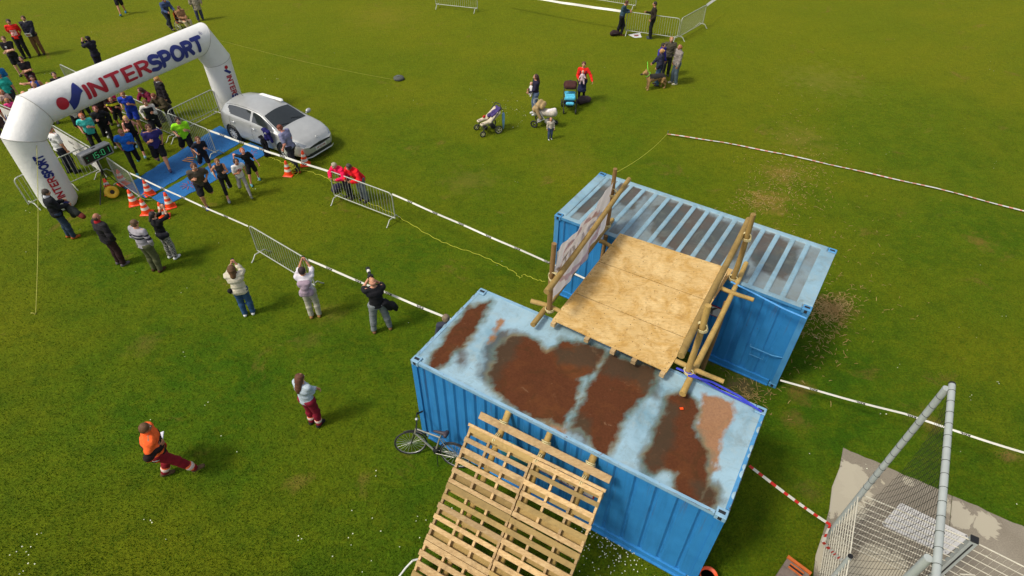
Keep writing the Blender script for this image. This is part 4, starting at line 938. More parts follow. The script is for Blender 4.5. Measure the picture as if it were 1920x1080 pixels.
# ================================================================ TIMING MATS
def mats():
    t = NT('mat_blue'); c = t.ramp(t.noise(2.0, 4, .6), [(.3, (.006, .112, .33)), (.7, (.012, .150, .41))]); c = t.mix(1., c, t.ramp(t.noise(30, 3, .7), [(.3, .85), (.7, 1.12)]), 'MULTIPLY')
    t.base(c); t.set('Roughness', .75); t.bump(t.noise(8, 3), .3, .02); mb = t.m
    mlog = plain('mat_logo_orange', (215, 150, 90), .8); mlr = plain('mat_logo_red', (150, 70, 75), .8)
    A = (G(232, 352), G(272, 372), G(462, 262), G(412, 236)); B = (G(284, 371), G(310, 387), G(509, 285), G(470, 267))
    for q, lb, lg in ((A, 'blue timing mat nearer the arch, lying across the finish lane', ((355, 300), mlog)), (B, 'second blue timing mat on the finish side, nearest the orange cones', ((355, 348), mlr))):
        o = (q[0]+q[2])/2; T = thing('timing_mat', lb, 'mat', o, group='blue timing mats')
        n = 40; V = []; w_ = 8
        ax = nrm(q[3]-q[0]); bx = nrm(q[1]-q[0])
        for i in range(n+1):
            for j in range(w_+1):
                s_, u = i/n, j/w_; p = q[0]*(1-s_)*(1-u)+q[1]*(1-s_)*u+q[2]*s_*u+q[3]*s_*(1-u)
                z = .012+.006*math.sin(i*1.7)*math.sin(j*1.1)+.010*max(0, math.sin(i*.55+j*.1))**6; p = p+bx*(.015*math.sin(i*1.3) if j in (0, w_) else 0); V.append(p-o+[0, 0, z])
        m = MB(); m.add(V, [(i*(w_+1)+j, (i+1)*(w_+1)+j, (i+1)*(w_+1)+j+1, i*(w_+1)+j+1) for i in range(n) for j in range(w_)], 0, True)
        # turned edges
        for j in (0, w_):
            E = []; 
            for i in range(n+1): p = np.array(V[i*(w_+1)+j]); E += [p, p-[0, 0, .03]]
            m.add(E, [(2*i, 2*i+1, 2*i+3, 2*i+2) for i in range(n)], 1)
        m.obj('mat_sheet', [mb, plain('mat_edge', (12, 40, 80), .8)], T)
        c = G(*lg[0])-o+[0, 0, .028]; m = MB()
        for k in range(9 if lg[1] is mlr else 3):
            if lg[1] is mlr: a = k*.7; m.box(c+[.18*math.cos(a), .18*math.sin(a), 0], (.20, .022, .003), np.array([[math.cos(a), math.sin(a), 0], [-math.sin(a), math.cos(a), 0], [0, 0, 1]]))
            else: a = math.radians(-15+k*8); m.box(c+[.0, .13*(k-1), 0], (.42-.08*k, .06, .003), np.array([[math.cos(a), math.sin(a), 0], [-math.sin(a), math.cos(a), 0], [0, 0, 1]]))
        m.obj('printed_logo', lg[1], T)
    # a second, red printed star at the far end of the near mat
    m = MB(); c = G(472, 288)-o+[0, 0, .028]
    for k in range(7): a = k*.9; m.box(c+[.14*math.cos(a), .14*math.sin(a), 0], (.16, .02, .003), np.array([[math.cos(a), math.sin(a), 0], [-math.sin(a), math.cos(a), 0], [0, 0, 1]]))
    m.obj('printed_logo', mlr, T)
mats()
# ================================================================ CONES
def cones():
    mo = plain('cone_orange', (248, 72, 14), .45, var=.08); mw = plain('cone_white', (226, 218, 205), .4, var=.06)
    spots = [((208, 362), 'orange and white cone half hidden behind the clock tripod and yellow reel'), ((232, 345), 'cone inside the barrier, just left of the blue mats, behind the mesh'), ((281, 364), 'cone standing at the corner between the two blue mats'),
             ((253, 383), 'leftmost cone of the front row, nearest the barrier foot'), ((276, 400), 'second cone from the left in the front row on the grass'), ((320, 388), 'cone at the near end of the front blue mat, right of the others'),
             ((309, 407), 'frontmost cone, right beside the raised phone of the woman in black'), ((542, 328), 'cone beside the yellow rope coil, in front of the silver car wheel'), ((573, 309), 'cone behind the man in the dark apron, at the car bumper')]
    T = None
    for (p, lb) in spots:
        g = G(*p); rz = random.uniform(0, 6)
        if T is None:
            T = thing('traffic_cone', lb, 'cone', g, rz, 'orange and white traffic cones'); prof = lambda z: .125*(1-z/.54)+.022
            m = MB(); m.box((0, 0, .018), (.34, .34, .036), bev=.03); m.lathe([(.165, .036), (.15, .05), (.13, .055)], 20); m.obj('base', mo, T)
            m = MB(); m.lathe([(prof(0), .045), (prof(.13), .13+.045)], 18); m.lathe([(prof(.215)+.001, .26), (prof(.30)+.001, .345)], 18); m.lathe([(prof(.385), .43), (prof(.51)+.004, .545), (.012, .555)], 18); m.obj('cone_body', mo, T)
            for a, b in ((.13, .215), (.30, .385)): m = MB(); m.lathe([(prof(a)+.0015, a+.045), (prof(b)+.0015, b+.045)], 18); m.obj('reflective_band', mw, T)
        else: 
            c = copy_tree(T); c.location = tuple(g); c.rotation_euler = (0, 0, rz); c['label'] = lb
cones()
# ================================================================ BARRIERS
M_BAR = plain('barrier_zinc', (176, 178, 166), .45, .25, var=.12, scale=4)
def barrier(a, b, label, H_=1.10, feet=True, panel=None, bars=None):
    a = np.array([a[0], a[1], 0.]); b = np.array([b[0], b[1], 0.]); L_ = np.linalg.norm(b-a); rz = math.atan2(b[1]-a[1], b[0]-a[0]); T = thing('crowd_barrier', label, 'barrier', a, rz, 'steel crowd barriers')
    r = .019; c = .13; m = MB(); zb = .20
    pts = [(0, 0, zb)]+[(0, 0, z) for z in (.5, .8, H_-c)]+[(c-c*math.cos(t), 0, H_-c+c*math.sin(t)) for t in (.5, 1.05, 1.57)]+[(x, 0, H_) for x in np.linspace(c+.1, L_-c-.1, 6)]+[(L_-c+c*math.sin(t), 0, H_-c+c*math.cos(t)) for t in (0.0, .5, 1.05)]+[(L_, 0, z) for z in (H_-c, .8, .5, zb)]
    m.tube(pts, r, 7); m.tube([(0, 0, zb), (L_/2, 0, zb), (L_, 0, zb)], r*.9, 7); m.obj('frame', M_BAR, T)
    m = MB(); n = bars or int(L_/.118)
    for k in range(1, n): m.cyl((L_*k/n, 0, zb), (L_*k/n, 0, H_), .0072, None, 5, cap=False)
    tag(m.obj('infill_bars', M_BAR, T), kind='stuff')
    if feet:
        for x in (.10, L_-.10): m = MB(); m.tube([(x, -.33, .0), (x, -.26, .06), (x, -.16, zb-.01), (x, .16, zb-.01), (x, .26, .06), (x, .33, 0)], .019, 6); m.obj('foot', M_BAR, T)
    return T
def bpx(p, q, label, z=1.1, **k): return barrier(G(*p, z), G(*q, z), label, **k)
bpx((466, 422), (577, 487), 'barrier on the near side of the lane, behind the two people filming in light clothes')
bpx((617, 320), (734, 363), 'barrier with the two people in red jackets leaning on it')
bpx((1177, 22), (1276, 35), 'far barrier with the man in the denim shirt leaning on its end')
bpx((1279, 34), (1325, 9), 'far barrier set at an angle, rightmost of all at the top')
bpx((1060, -42), (1196, -22), 'barrier cut by the top edge above the man in the denim shirt')
bpx((815, -25), (894, -17), 'small piece of barrier cut by the top edge, left of the white tape')
bpx((100, 300), (168, 271), 'barrier between the left arch leg and the clock, in front of the man in white')
bpx((24, 336), (98, 302), 'barrier standing behind the foot of the left arch leg')
bpx((198, 294), (242, 324), 'barrier right of the clock, ending at the cones and the blue mat')
bpx((233, 178), (309, 211), 'barrier under the beam with two people leaning on it, far side of the lane')
bpx((312, 211), (390, 243), 'barrier ending at the blue mat behind the runner in lime green')
bpx((313, 208), (398, 167), 'yellowish barrier running away from the lane towards the right arch leg')
bpx((170, 155), (231, 177), 'barrier with bright dense bars seen just below the arch beam')
bpx((111, 120), (165, 146), 'barrier behind the arch beam beside the dark-haired woman', bars=22)
def banner_barrier(p, q, label, side, deco):
    T = bpx(p, q, label); L_ = np.linalg.norm(G(*p, 1.1)-G(*q, 1.1)); t = NT('banner_sheet'); t.base((.66, .63, .60)); t.set('Roughness', .6); t.bump(t.noise(5, 3), .3, .03)
    mr = plain('banner_red', (175, 40, 50), .6); m = MB(); m.box((L_/2, side*.03, .62), (L_-.12, .006, .80)); m.obj('banner_sheet', t.m, T)
    m = MB(); y = side*.036
    if deco == 'text':
        m.box((.09, y, .62), (.035, .003, .78), mi=0)
        for txt, x, z, s_ in (('Lotto', L_*.42, .80, .16), ('sports', L_*.46, .60, .12)):
            V, F = text_mesh(txt, s_, bold=.002); place_text(m, V, F, (x, y, z), np.array([-side*-1., 0, 0])*(1 if side < 0 else -1)*1., np.array([0, 0, 1.]), np.array([0, side, 0]), .002, 1)
        m.tube([(L_*.80+.10*math.cos(a), y, .55+.22*math.sin(a)) for a in np.linspace(.4, 5.2, 14)], .012, 4, mi=1); m.tube([(L_*.74, y, .40), (L_*.80, y, .62), (L_*.84, y, .50), (L_*.90, y, .72)], .014, 4, mi=0)
    else:
        for k in range(3): m.add([(L_-.2-.62*t_-.3*k, y, .45+.25*math.sin(t_*5+k)+s_*.09) for t_ in np.linspace(0, 1, 9) for s_ in (-1, 1)], [(2*i, 2*i+2, 2*i+3, 2*i+1) for i in range(8)], 1 if k % 2 else 2)
    m.obj('print', [mr, plain('print_grey', (70, 66, 68), .6), plain('print_blue', (50, 62, 120), .6)], T)
banner_barrier((97, 234), (170, 277), 'barrier covered by a white banner sheet with thin print, left of the runners', -1, 'text')
banner_barrier((-45, 178), (24, 206), 'barrier with a white and blue banner sheet cut by the left edge', -1, 'wave')
# ================================================================ TAPES, ROPES
def ribbon(pts, w_, name, label, mats_, sag=0., text=None, cat='tape', n=60, twist=0., flat=False, stripes=None):
    P = []; 
    for i in range(len(pts)-1):
        a, b = np.asarray(pts[i]), np.asarray(pts[i+1]); L_ = np.linalg.norm(b-a)
        for k in range(n): t = k/n; P.append(a+(b-a)*t-np.array([0, 0, sag*4*t*(1-t)])+np.array([0, 0, .006*math.sin(t*L_*3)]))
    P.append(np.asarray(pts[-1])); P = np.array(P); o = (P[0]+P[-1])/2; V = []; cum = [0.]
    for i in range(1, len(P)): cum.append(cum[-1]+np.linalg.norm(P[i]-P[i-1]))
    ws = []
    for i, p in enumerate(P):
        d = nrm(P[min(i+1, len(P)-1)]-P[max(i-1, 0)]); h = nrm(np.cross(d, [0, 0, 1.])); up_ = np.cross(h, d); tw = (math.pi/2 if flat else .62)+twist*math.sin(cum[i]*.9)+.14*math.sin(cum[i]*2.3)+.1*math.sin(cum[i]*.7)
        wa, wb_ = up_*math.cos(tw)+h*math.sin(tw), up_*math.cos(tw)-h*math.sin(tw); cd = nrm(np.array([0, 0, CAMH])-p); wv = wa if abs(np.cross(d, wa)@cd) > abs(np.cross(d, wb_)@cd) else wb_; ws.append((p, d, wv)); V += [p+wv*w_/2-o, p-wv*w_/2-o]
    F = [(2*i, 2*i+1, 2*i+3, 2*i+2) for i in range(len(P)-1)]; m = MB()
    if stripes:
        for i, f in enumerate(F): m.add([V[j] for j in f], [(0, 1, 2, 3)], 1 if (cum[i]/stripes+.3*math.sin(cum[i]*5)) % 2 < .8 else 0)
    else: m.add(V, F)
    ob = m.obj(name, mats_); ob.location = tuple(o); tag(ob, label, cat)
    if text:
        mt = MB(); Vt, Ft = text_mesh(text, w_*1.25, bold=w_*.10, space=1.2); s_ = .7
        while s_ < cum[-1]-.5:
            def at(x, y):
                q = s_+x; i = max(0, min(int(np.searchsorted(cum, q))-1, len(P)-2)); f = (q-cum[i])/max(cum[i+1]-cum[i], 1e-6); p = ws[i][0]*(1-f)+ws[i+1][0]*f; wv = ws[i][2]; nn = np.cross(ws[i][1], wv); nn = nn if nn @ (np.array([0, 0, CAMH])-p) > 0 else -nn
                return p+wv*(-y)+nn*.004-o
            mt.add([at(-v[0]*1.5, v[1]*.85) for v in Vt], [f for f in Ft]); s_ += .95
        tag(mt.obj('lettering', M_BLACK, ob), kind='stuff')
    return ob
M_TAPE = plain('tape_white', (205, 202, 190), .4, var=.04); M_TAPEP = plain('tape_faded_red', (205, 140, 120), .5); M_TRED = plain('tape_red', (190, 35, 25), .4); M_YC = plain('cable_yellow', (190, 190, 50), .6)
ribbon([G(242, 324, 1.05), G(465, 424, 1.07)], .045, 'barrier_tape', 'white printed tape from the clock barrier to the near-side barrier, across the blue mats', [M_TAPE], .03, 'KDL')
ribbon([G(578, 487, 1.05), G(868, 608, 1.0)], .052, 'barrier_tape', 'white printed tape from the near-side barrier past the bald photographer to the container', [M_TAPE], .02, 'KDL')
ribbon([G(390, 244, 1.03), G(500, 284, 1.0), G(618, 322, 1.06)], .062, 'barrier_tape', 'wide white tape running past the silver car to the barrier of the red jackets', [M_TAPE], .0, 'KDL', n=40)
ribbon([G(735, 364, 1.05), G(1040, 497, .95), G(1098, 523, .9)], .048, 'barrier_tape', 'white printed tape from the red-jacket barrier to the far container', [M_TAPE], .0, 'KDL')
ribbon([G(1463, 713, .30), G(1700, 777, .62), G(1925, 850, .9)], .042, 'barrier_tape', 'white printed tape from the far container corner to the right edge, behind the goal post', [M_TAPE], .02, 'KDL')
_g0 = G(1405, 873, 1.35); _g1 = B0c_+np.array([0, 0, .45])+np.array([-.06, .03, 0])
ribbon([_g0, _g1], .050, 'barrier_tape', 'red and white striped tape from the near container to the goal cage', [M_TAPE, M_TRED], .04, stripes=.13)
ribbon([_g1, _g1+CRD*.45+[0, 0, .05]-CUD*.06, CCA+[0, 0, 1.45]-CUD*.05], .05, 'tape_end', 'knotted red and white tape end on the goal cage panel', [M_TAPE, M_TRED], .03, stripes=.12, n=16)
ribbon([G(1251, 251, .08), G(1352, 266, .05), G(1475, 290, .05), G(1765, 355, .05), G(1925, 397, .05)], .055, 'barrier_tape', 'red and white tape stretched low over the grass beyond the far container', [M_TAPE, M_TAPEP], .0, stripes=.16, n=40, flat=True)
ribbon([G(940, -14, .9), G(1060, 6, .98), G(1178, 23, 1.06)], .11, 'barrier_tape', 'broad white tape at the top edge left of the far barriers', [M_TAPE], .0)
ribbon([G(1325, 10, 1.06), G(1350, -8, 1.0)], .12, 'barrier_tape', 'short white tape at the top edge right of the angled barrier', [M_TAPE], .0)
def line(pts, r, name, label, mat, cat='rope', n=12, wave=0., sag=0.):
    P = []
    for i in range(len(pts)-1):
        a, b = np.asarray(pts[i]), np.asarray(pts[i+1]); h = nrm(np.cross(b-a, [0, 0, 1.]))
        for k in range(n): t = k/n; P.append(a+(b-a)*t+h*wave*math.sin(t*6.28*2+i*1.3)*math.sin(math.pi*t)-np.array([0, 0, sag*4*t*(1-t)]))
    P.append(np.asarray(pts[-1])); o = P[0].copy(); m = MB(); m.tube([p-o for p in P], r, 5); ob = m.obj(name, mat); ob.location = tuple(o); return tag(ob, label, cat)
line([B1t-[0, 0, .12], G(1251, 251, .05)], .008, 'guy_rope', 'thin yellow guy rope from the banner pole top to the far tape corner', M_YC, sag=.15)
_m = MB(); _p = G(1251, 251); _m.cyl(_p-[0, 0, .1], _p+[0.02, 0, .14], .012, None, 6); tag(_m.obj('tent_peg', M_STEEL), 'short steel peg at the corner of the far red and white tape', 'peg')
line([G(x, y, .018) for x, y in ((735, 399), (770, 420), (815, 447), (850, 462), (900, 478), (940, 497), (965, 510), (975, 522), (982, 514), (1005, 524), (1022, 528))], .007, 'ground_cable', 'bright yellow cable wandering over the grass towards the containers', M_YC, 'cable', 8, .03)
line([G(x, y, .018) for x, y in ((497, 291), (510, 296), (522, 301), (535, 308), (545, 318), (575, 320), (605, 330), (640, 350), (680, 375), (735, 399))], .008, 'ground_cable', 'yellow cable running behind the cones and the red-jacket barrier', M_YC, 'cable', 8, .04)
line([G(x, y, .02) for x, y in ((257, 362), (262, 370), (272, 374), (286, 375))], .018, 'water_hose', 'pale green hose end on the grass at the corner of the near mat', plain('hose_green', (120, 150, 60), .5), 'hose', 6)
line([G(x, y, .9) for x, y in ((358, 226), (410, 200))], .012, 'guy_rope', 'thin yellowish line from the far-side barrier to the right arch leg', M_BAR, sag=.03)
# ================================================================ RACE CLOCK, REEL
def clock():
    c = G(210, 357); zt = 1.30; T = thing('race_clock', 'silver box race clock with green digits on a black tripod', 'clock', c); ux = AD; fn = AN; Z = np.array([0, 0, 1.])
    m = MB(); m.cyl((0, 0, .42), (0, 0, zt-.0), .020, None, 8); m.cyl((0, 0, zt-.25), (0, 0, zt), .028, None, 8); 
    m.obj('mast', M_CAP, T)
    for px, py in ((188, 384), (234, 354), (198, 352)):
        f = G(px, py)-c; m = MB(); m.cyl((0, 0, .80), f, .015, None, 7); m.cyl((0, 0, .42), f*.5+[0, 0, .40], .008, None, 5); m.obj('tripod_leg', M_CAP, T)
    a, b = G(150, 304, 1.43), G(208, 276, 1.43); cc = (a+b)/2-c; cc[2] = 1.47; ux = nrm(b-a); fn = np.array([ux[1], -ux[0], 0]); R_ = np.array([ux, fn, Z]); W_ = .98
    ms = plain('clock_case', (150, 148, 145), .4, .3); md = plain('clock_face', (8, 22, 14), .3); t = NT('led_green'); t.base((.02, .3, .08)); t.set('Emission Color', (.10, .75, .30)); t.set('Emission Strength', .22)
    m = MB(); m.box(cc, (W_, .26, .36), R_, bev=.012); m.box(cc+Z*.184+ux*.02, (.12, .03, .02), R_, mi=1); bd = m.obj('case', [ms, M_CAP], T)
    m = MB(); m.box(cc+fn*.132, (W_-.08, .008, .27), R_); m.obj('face', md, T)
    SEG = {'1': 'bc', '5': 'afgcd', '0': 'abcdef'}; g = {'a': ((0, 1), (1, 1)), 'b': ((1, 1), (1, .5)), 'c': ((1, .5), (1, 0)), 'd': ((0, 0), (1, 0)), 'e': ((0, .5), (0, 0)), 'f': ((0, 1), (0, .5)), 'g': ((0, .5), (1, .5))}
    def P(x, y): return cc+fn*.138+ux*(x-W_/2)+Z*(y-.105)
    for ch, x0 in (('1', .27), ('5', .41), ('0', .62), ('1', .78)):
        m = MB()
        for s_ in SEG[ch]: (x1, y1), (x2, y2) = g[s_]; m.bar(P(x0+x1*.085, .02+y1*.17), P(x0+x2*.085, .02+y2*.17), .014, .006, fn)
        m.obj('digit', t.m, T)
    m = MB(); 
    for x in (.145, .570): 
        for y in (.06, .15): m.box(P(x, y), (.02, .006, .02), R_)
    m.obj('colon', t.m, T)
    # cable reel at the foot of the tripod
    r = G(214, 366)+np.array([.05, -.1, 0]); T2 = thing('cable_reel', 'yellow and black cable reel leaning under the clock tripod', 'cable reel', r); ax = nrm(np.array([.75, -.55, .35])); x, y, _ = frame_of(ax)
    c2 = np.array([0, 0, .19]); my = plain('reel_yellow', (215, 175, 35), .5)
    for s_ in (-.07, .07):
        m = MB(); m.lathe([(.07, -.008), (.19, -.008), (.20, 0), (.19, .008), (.07, .008), (.07, -.008)], 22, c2+ax*s_, ax, cap=False); m.obj('flange', my, T2)
    m = MB(); m.lathe([(.0, -.06), (.11, -.06), (.13, 0), (.11, .06), (0, .06)], 18, c2, ax); m.obj('cable_drum', M_CAP, T2)
    m = MB(); m.tube([c2+x*.2-ax*.09-y*.05, c2+x*.2+y*.1-ax*.1+[0, 0, .03], c2+y*.28-ax*.1, c2-x*.2-ax*.09+y*.05], .011, 6); m.obj('carry_frame', M_CAP, T2)
clock()
# paper sign on grass near far barrier
_q = [G(1177, 65, .02), G(1190, 71, .02), G(1203, 70, .02), G(1200, 63, .02)]; _o = G(1190, 67); _m = MB(); _m.add([_q[0]-_o, _q[1]-_o, _q[2]-_o, _q[3]-_o+[0, 0, .05]], [(0, 1, 2, 3)]); _m.box(G(1193, 66, .055)-_o, (.22, .12, .004), mi=1)
_ob = _m.obj('paper_sheet', [M_WHITE, plain('print_brown', (150, 80, 70), .7)]); _ob.location = tuple(_o); tag(_ob, 'white printed poster lying on the grass at the foot of the far barrier', 'poster')
# ================================================================ CAR
def smooth(xs, ys, x, sg=.05):
    q = np.interp(x[:, None]+np.linspace(-2, 2, 17)[None, :]*sg, xs, ys); w_ = np.exp(-.5*np.linspace(-2, 2, 17)**2); return (q*w_).sum(1)/w_.sum()
def car():
    rw, fw_ = G(446, 263), G(543, 299); d = nrm(fw_-rw); mid = rw+(fw_-rw)*.5; wb = 2.65
    side = np.array([-d[1], d[0], 0]); org = rw+d*(wb/2)+side*.80; rz = math.atan2(d[1], d[0])
    T = thing('parked_car', 'silver five-door hatchback parked on the grass beside the right arch leg', 'car', org, rz)
    t = NT('silver_paint'); t.base(t.ramp(t.noise(3, 2), [(.3, (.43, .43, .415)), (.7, (.48, .48, .46))])); t.set('Metallic', .30); t.set('Roughness', .34); t.set('Coat Weight', .5); t.set('Coat Roughness', .08); paint = t.m
    t = NT('car_glass'); t.base((.018, .022, .022)); t.set('Roughness', .07); t.set('Specular IOR Level', .9); glass = t.m
    dark = plain('car_black_trim', (22, 23, 25), .5); chrome = plain('chrome', (210, 210, 210), .2, .9); redl = plain('tail_red', (150, 12, 25), .2)
    tz = [(2.215, .56), (2.19, .66), (2.12, .74), (1.95, .83), (1.6, .915), (1.25, .97), (1.02, 1.0), (.62, 1.20), (.25, 1.375), (0., 1.43), (-.5, 1.468), (-1.1, 1.45), (-1.6, 1.39), (-1.78, 1.34), (-1.98, 1.06), (-2.05, .95), (-2.095, .75)]
    tw = [(2.215, .44), (2.19, .58), (2.12, .68), (1.95, .79), (1.6, .865), (1.2, .885), (0, .89), (-1.2, .89), (-1.6, .875), (-1.9, .81), (-2.03, .70), (-2.095, .58)]
    tb = [(2.215, .52), (2.12, .64), (1.9, .73), (1.5, .83), (1.0, .90), (0, .94), (-1., .985), (-1.6, 1.04), (-1.9, 1.02), (-2.095, .74)]
    te = [(2.215, .54), (2.1, .70), (1.9, .80), (1.5, .885), (1.02, .955), (.62, 1.14), (.25, 1.30), (0, 1.36), (-.5, 1.40), (-1.1, 1.38), (-1.6, 1.30), (-1.78, 1.25), (-1.98, 1.03), (-2.095, .745)]
    ty = [(2.215, .25), (2.1, .50), (1.9, .62), (1.5, .70), (1.02, .735), (.62, .675), (.25, .605), (0, .585), (-.5, .575), (-1.1, .565), (-1.6, .55), (-1.78, .55), (-1.98, .62), (-2.095, .40)]
    I_ = lambda tb_, x, s_=.05: smooth(*zip(*sorted(tb_)), x, s_)
    xs = np.concatenate([np.linspace(-2.095, -1.7, 18)[:-1], np.linspace(-1.7, 2.0, 110), np.linspace(2.0, 2.215, 14)[1:]])
    Zt, W_, Zb, Ze, Ye = I_(tz, xs, .04), I_(tw, xs, .03), I_(tb, xs, .08), I_(te, xs, .04), I_(ty, xs, .05)
    segs = [4, 6, 6, 10, 10]; V = []; par = []
    for i, x in enumerate(xs):
        bot = .20+max(0, abs(x)-1.95)*.25; w0 = W_[i]
        C = [(w0-.07, bot), (w0-.015, .34), (w0, .58), (w0-.045, Zb[i]), (Ye[i], Ze[i]), (0, Zt[i])]; R_ = []; pr = []
        for k, n in enumerate(segs):
            for q in range(n):
                t_ = q/n; y = C[k][0]+(C[k+1][0]-C[k][0])*t_; z = C[k][1]+(C[k+1][1]-C[k][1])*t_
                if k == 4: z += (Zt[i]-Ze[i])*(math.sin(t_*math.pi/2)-t_)
                R_.append((y, z)); pr.append(k+t_)
        R_.append(C[5]); pr.append(5.); R_ = np.array(R_)
        for _ in range(2): R_[1:-1] = .25*R_[:-2]+.5*R_[1:-1]+.25*R_[2:]
        full = [(x, y, z) for y, z in R_]+[(x, -y, z) for y, z in R_[:-1][::-1]]; par = pr+pr[:-1][::-1]; V += full
    nr = len(par); V = np.array(V).reshape(len(xs), nr, 3)
    # wheel openings
    wx = (-wb/2, wb/2); wr = .345; zc = .315
    for i in range(len(xs)):
        for j in range(nr):
            if par[j] < 2.6:
                for c in wx:
                    dx, dz = V[i, j, 0]-c, V[i, j, 2]-zc; r = math.hypot(dx, dz)
                    if abs(r-wr-.03) < .024 and r > 1e-6: V[i, j, 0] = c+dx/r*(wr+.03); V[i, j, 2] = zc+dz/r*(wr+.03)
    groups = {}
    for i in range(len(xs)-1):
        xc = (xs[i]+xs[i+1])/2
        for j in range(nr-1):
            p = (par[j]+par[j+1])/2; c4 = (V[i, j]+V[i+1, j]+V[i+1, j+1]+V[i, j+1])/4; left = c4[1] > 0
            if p < 2.6 and any(math.hypot(c4[0]-c, c4[2]-zc) < wr+.03 for c in wx): continue
            g = 'body'
            if 3.16 < p < 3.86 and -1.50 < xc < .92 and abs(xc+.22) > .045 and not (xc < -1.30 and p < 3.25+(-1.30-xc)*2.2):
                g = 'front_side_window' if xc > -.22 else 'rear_side_window'; g += '_l' if left else '_r'
            elif p > 4.10 and .30 < xc < 1.0: g = 'windscreen'
            elif p > 4.25 and -1.98 < xc < -1.76: g = 'rear_window'
            elif 2.55 < p < 3.5 and 1.80 < xc < 2.14: g = 'headlight_l' if left else 'headlight_r'
            elif 2.5 < p < 3.4 and xc < -1.86: g = 'tail_light_l' if left else 'tail_light_r'
            elif p < .35: g = 'sill_trim'
            groups.setdefault(g, []).append((i*nr+j, (i+1)*nr+j, (i+1)*nr+j+1, i*nr+j+1))
    VV = V.reshape(-1, 3)
    # end caps
    groups['body'].append(tuple(range(nr))); groups['body'].append(tuple((len(xs)-1)*nr+j for j in range(nr-1, -1, -1)))
    hl = plain('headlight_glass', (150, 155, 160), .12, .4)
    for g, F in groups.items():
        nm = g.replace('_l', '').replace('_r', '') if g.endswith(('_l', '_r')) else g
        nm = {'front_side_window': 'side_window', 'rear_side_window': 'side_window', 'tailight': 'tail_light', 'headlight': 'headlight'}.get(nm, nm)
        if g.startswith('tail'): nm = 'tail_light'
        if g.startswith('rear_side'): nm = 'side_window'
        if g.startswith('front_side'): nm = 'side_window'
        if g.startswith('head'): nm = 'headlight'
        used = sorted({v for f in F for v in f}); mp = {v: k for k, v in enumerate(used)}
        mt = glass if 'window' in g or 'windscreen' in g else hl if g.startswith('head') else redl if g.startswith('tail') else dark if 'sill' in g else paint
        link(nm, np_mesh(nm, VV[used], [tuple(mp[v] for v in f) for f in F], mt, True), T)
    fx = lambda y: float(np.interp(abs(y), W_[::-1][:20], xs[::-1][:20])) if abs(y) > W_[-1] else 2.215
    def strip(name, ys, z0, z1, mat, off=.012, zf=None):
        m = MB(); E = []
        for y in ys: 
            k = zf(y) if zf else (z0, z1); xo = min(2.215, fx(y))+off; E += [(xo-(k[0]-.45)*0, y, k[0]), (xo-.015, y, k[1])]
        m.add(E, [(2*i, 2*i+2, 2*i+3, 2*i+1) for i in range(len(ys)-1)], 0, True); return m.obj(name, mat, T)
    ys = np.linspace(-.50, .50, 21); strip('grille', ys, .50, .60, dark, .014, lambda y: (.495+.04*abs(y), .60-.08*abs(y)))
    strip('lower_intake', np.linspace(-.52, .52, 21), .24, .33, dark, .014); strip('bumper_lip', np.linspace(-.66, .66, 27), .185, .225, paint, .035)
    m = MB(); m.box((2.245, 0, .425), (.012, .52, .11), bev=.002); pl = m.obj('number_plate', M_WHITE, T); Vt, Ft = text_mesh('Hf VZ 636', .095, bold=.002); m = MB(); place_text(m, Vt, Ft, (2.252, 0, .425), np.array([0, 1., 0]), np.array([0, 0, 1.]), np.array([1., 0, 0]), .001); m.obj('lettering', plain('plate_red', (140, 30, 40), .5), pl)
    m = MB(); m.tube([(2.13+.0*a, .055*math.cos(a), .755+.03*math.sin(a)) for a in np.linspace(0, 6.283, 15)[:-1]], .005, 4, closed=True); m.obj('bonnet_badge', chrome, T)
    for c in wx:
        for s_ in (-1, 1):
            y = s_*.79; W = bpy.data.objects.new('wheel', None); COL.objects.link(W); W.parent = T; W.location = (c, y, .315)
            m = MB(); m.lathe([(.20, -.10), (.29, -.10), (.315, -.06), (.318, 0), (.315, .06), (.29, .10), (.20, .10)], 30, (0, 0, 0), (0, 1, 0), cap=False); m.obj('tyre', dark, W)
            m = MB(); yo = s_*.085; m.lathe([(.20, -s_*.09), (.215, yo), (.20, yo), (.19, yo-s_*.03), (.19, -s_*.09)], 28, (0, 0, 0), (0, 1, 0), cap=False)
            for k in range(10): a = 2*math.pi*k/10; m.bar((.04*math.cos(a), yo-s_*.012, .04*math.sin(a)), (.20*math.cos(a+.12), yo-s_*.006, .20*math.sin(a+.12)), .030, .018, (0, 1, 0))
            m.cyl((0, yo-s_*.03, 0), (0, yo, 0), .055, None, 14); m.cyl((0, yo-s_*.075, 0), (0, yo-s_*.055, 0), .19, None, 20, mi=1); m.obj('rim', [plain('alloy', (205, 206, 204), .35, .3), plain('brake_grey', (70, 72, 74), .6)], W)
        for s_ in (-1, 1): m = MB(); m.lathe([(.37, s_*.86), (.37, s_*.62), (0, s_*.62)], 24, (c, 0, zc), (0, 1, 0)); m.obj('wheel_arch_liner', dark, T)
    m = MB(); m.box((0, 0, .26), (3.9, 1.30, .12)); m.obj('underbody', dark, T)
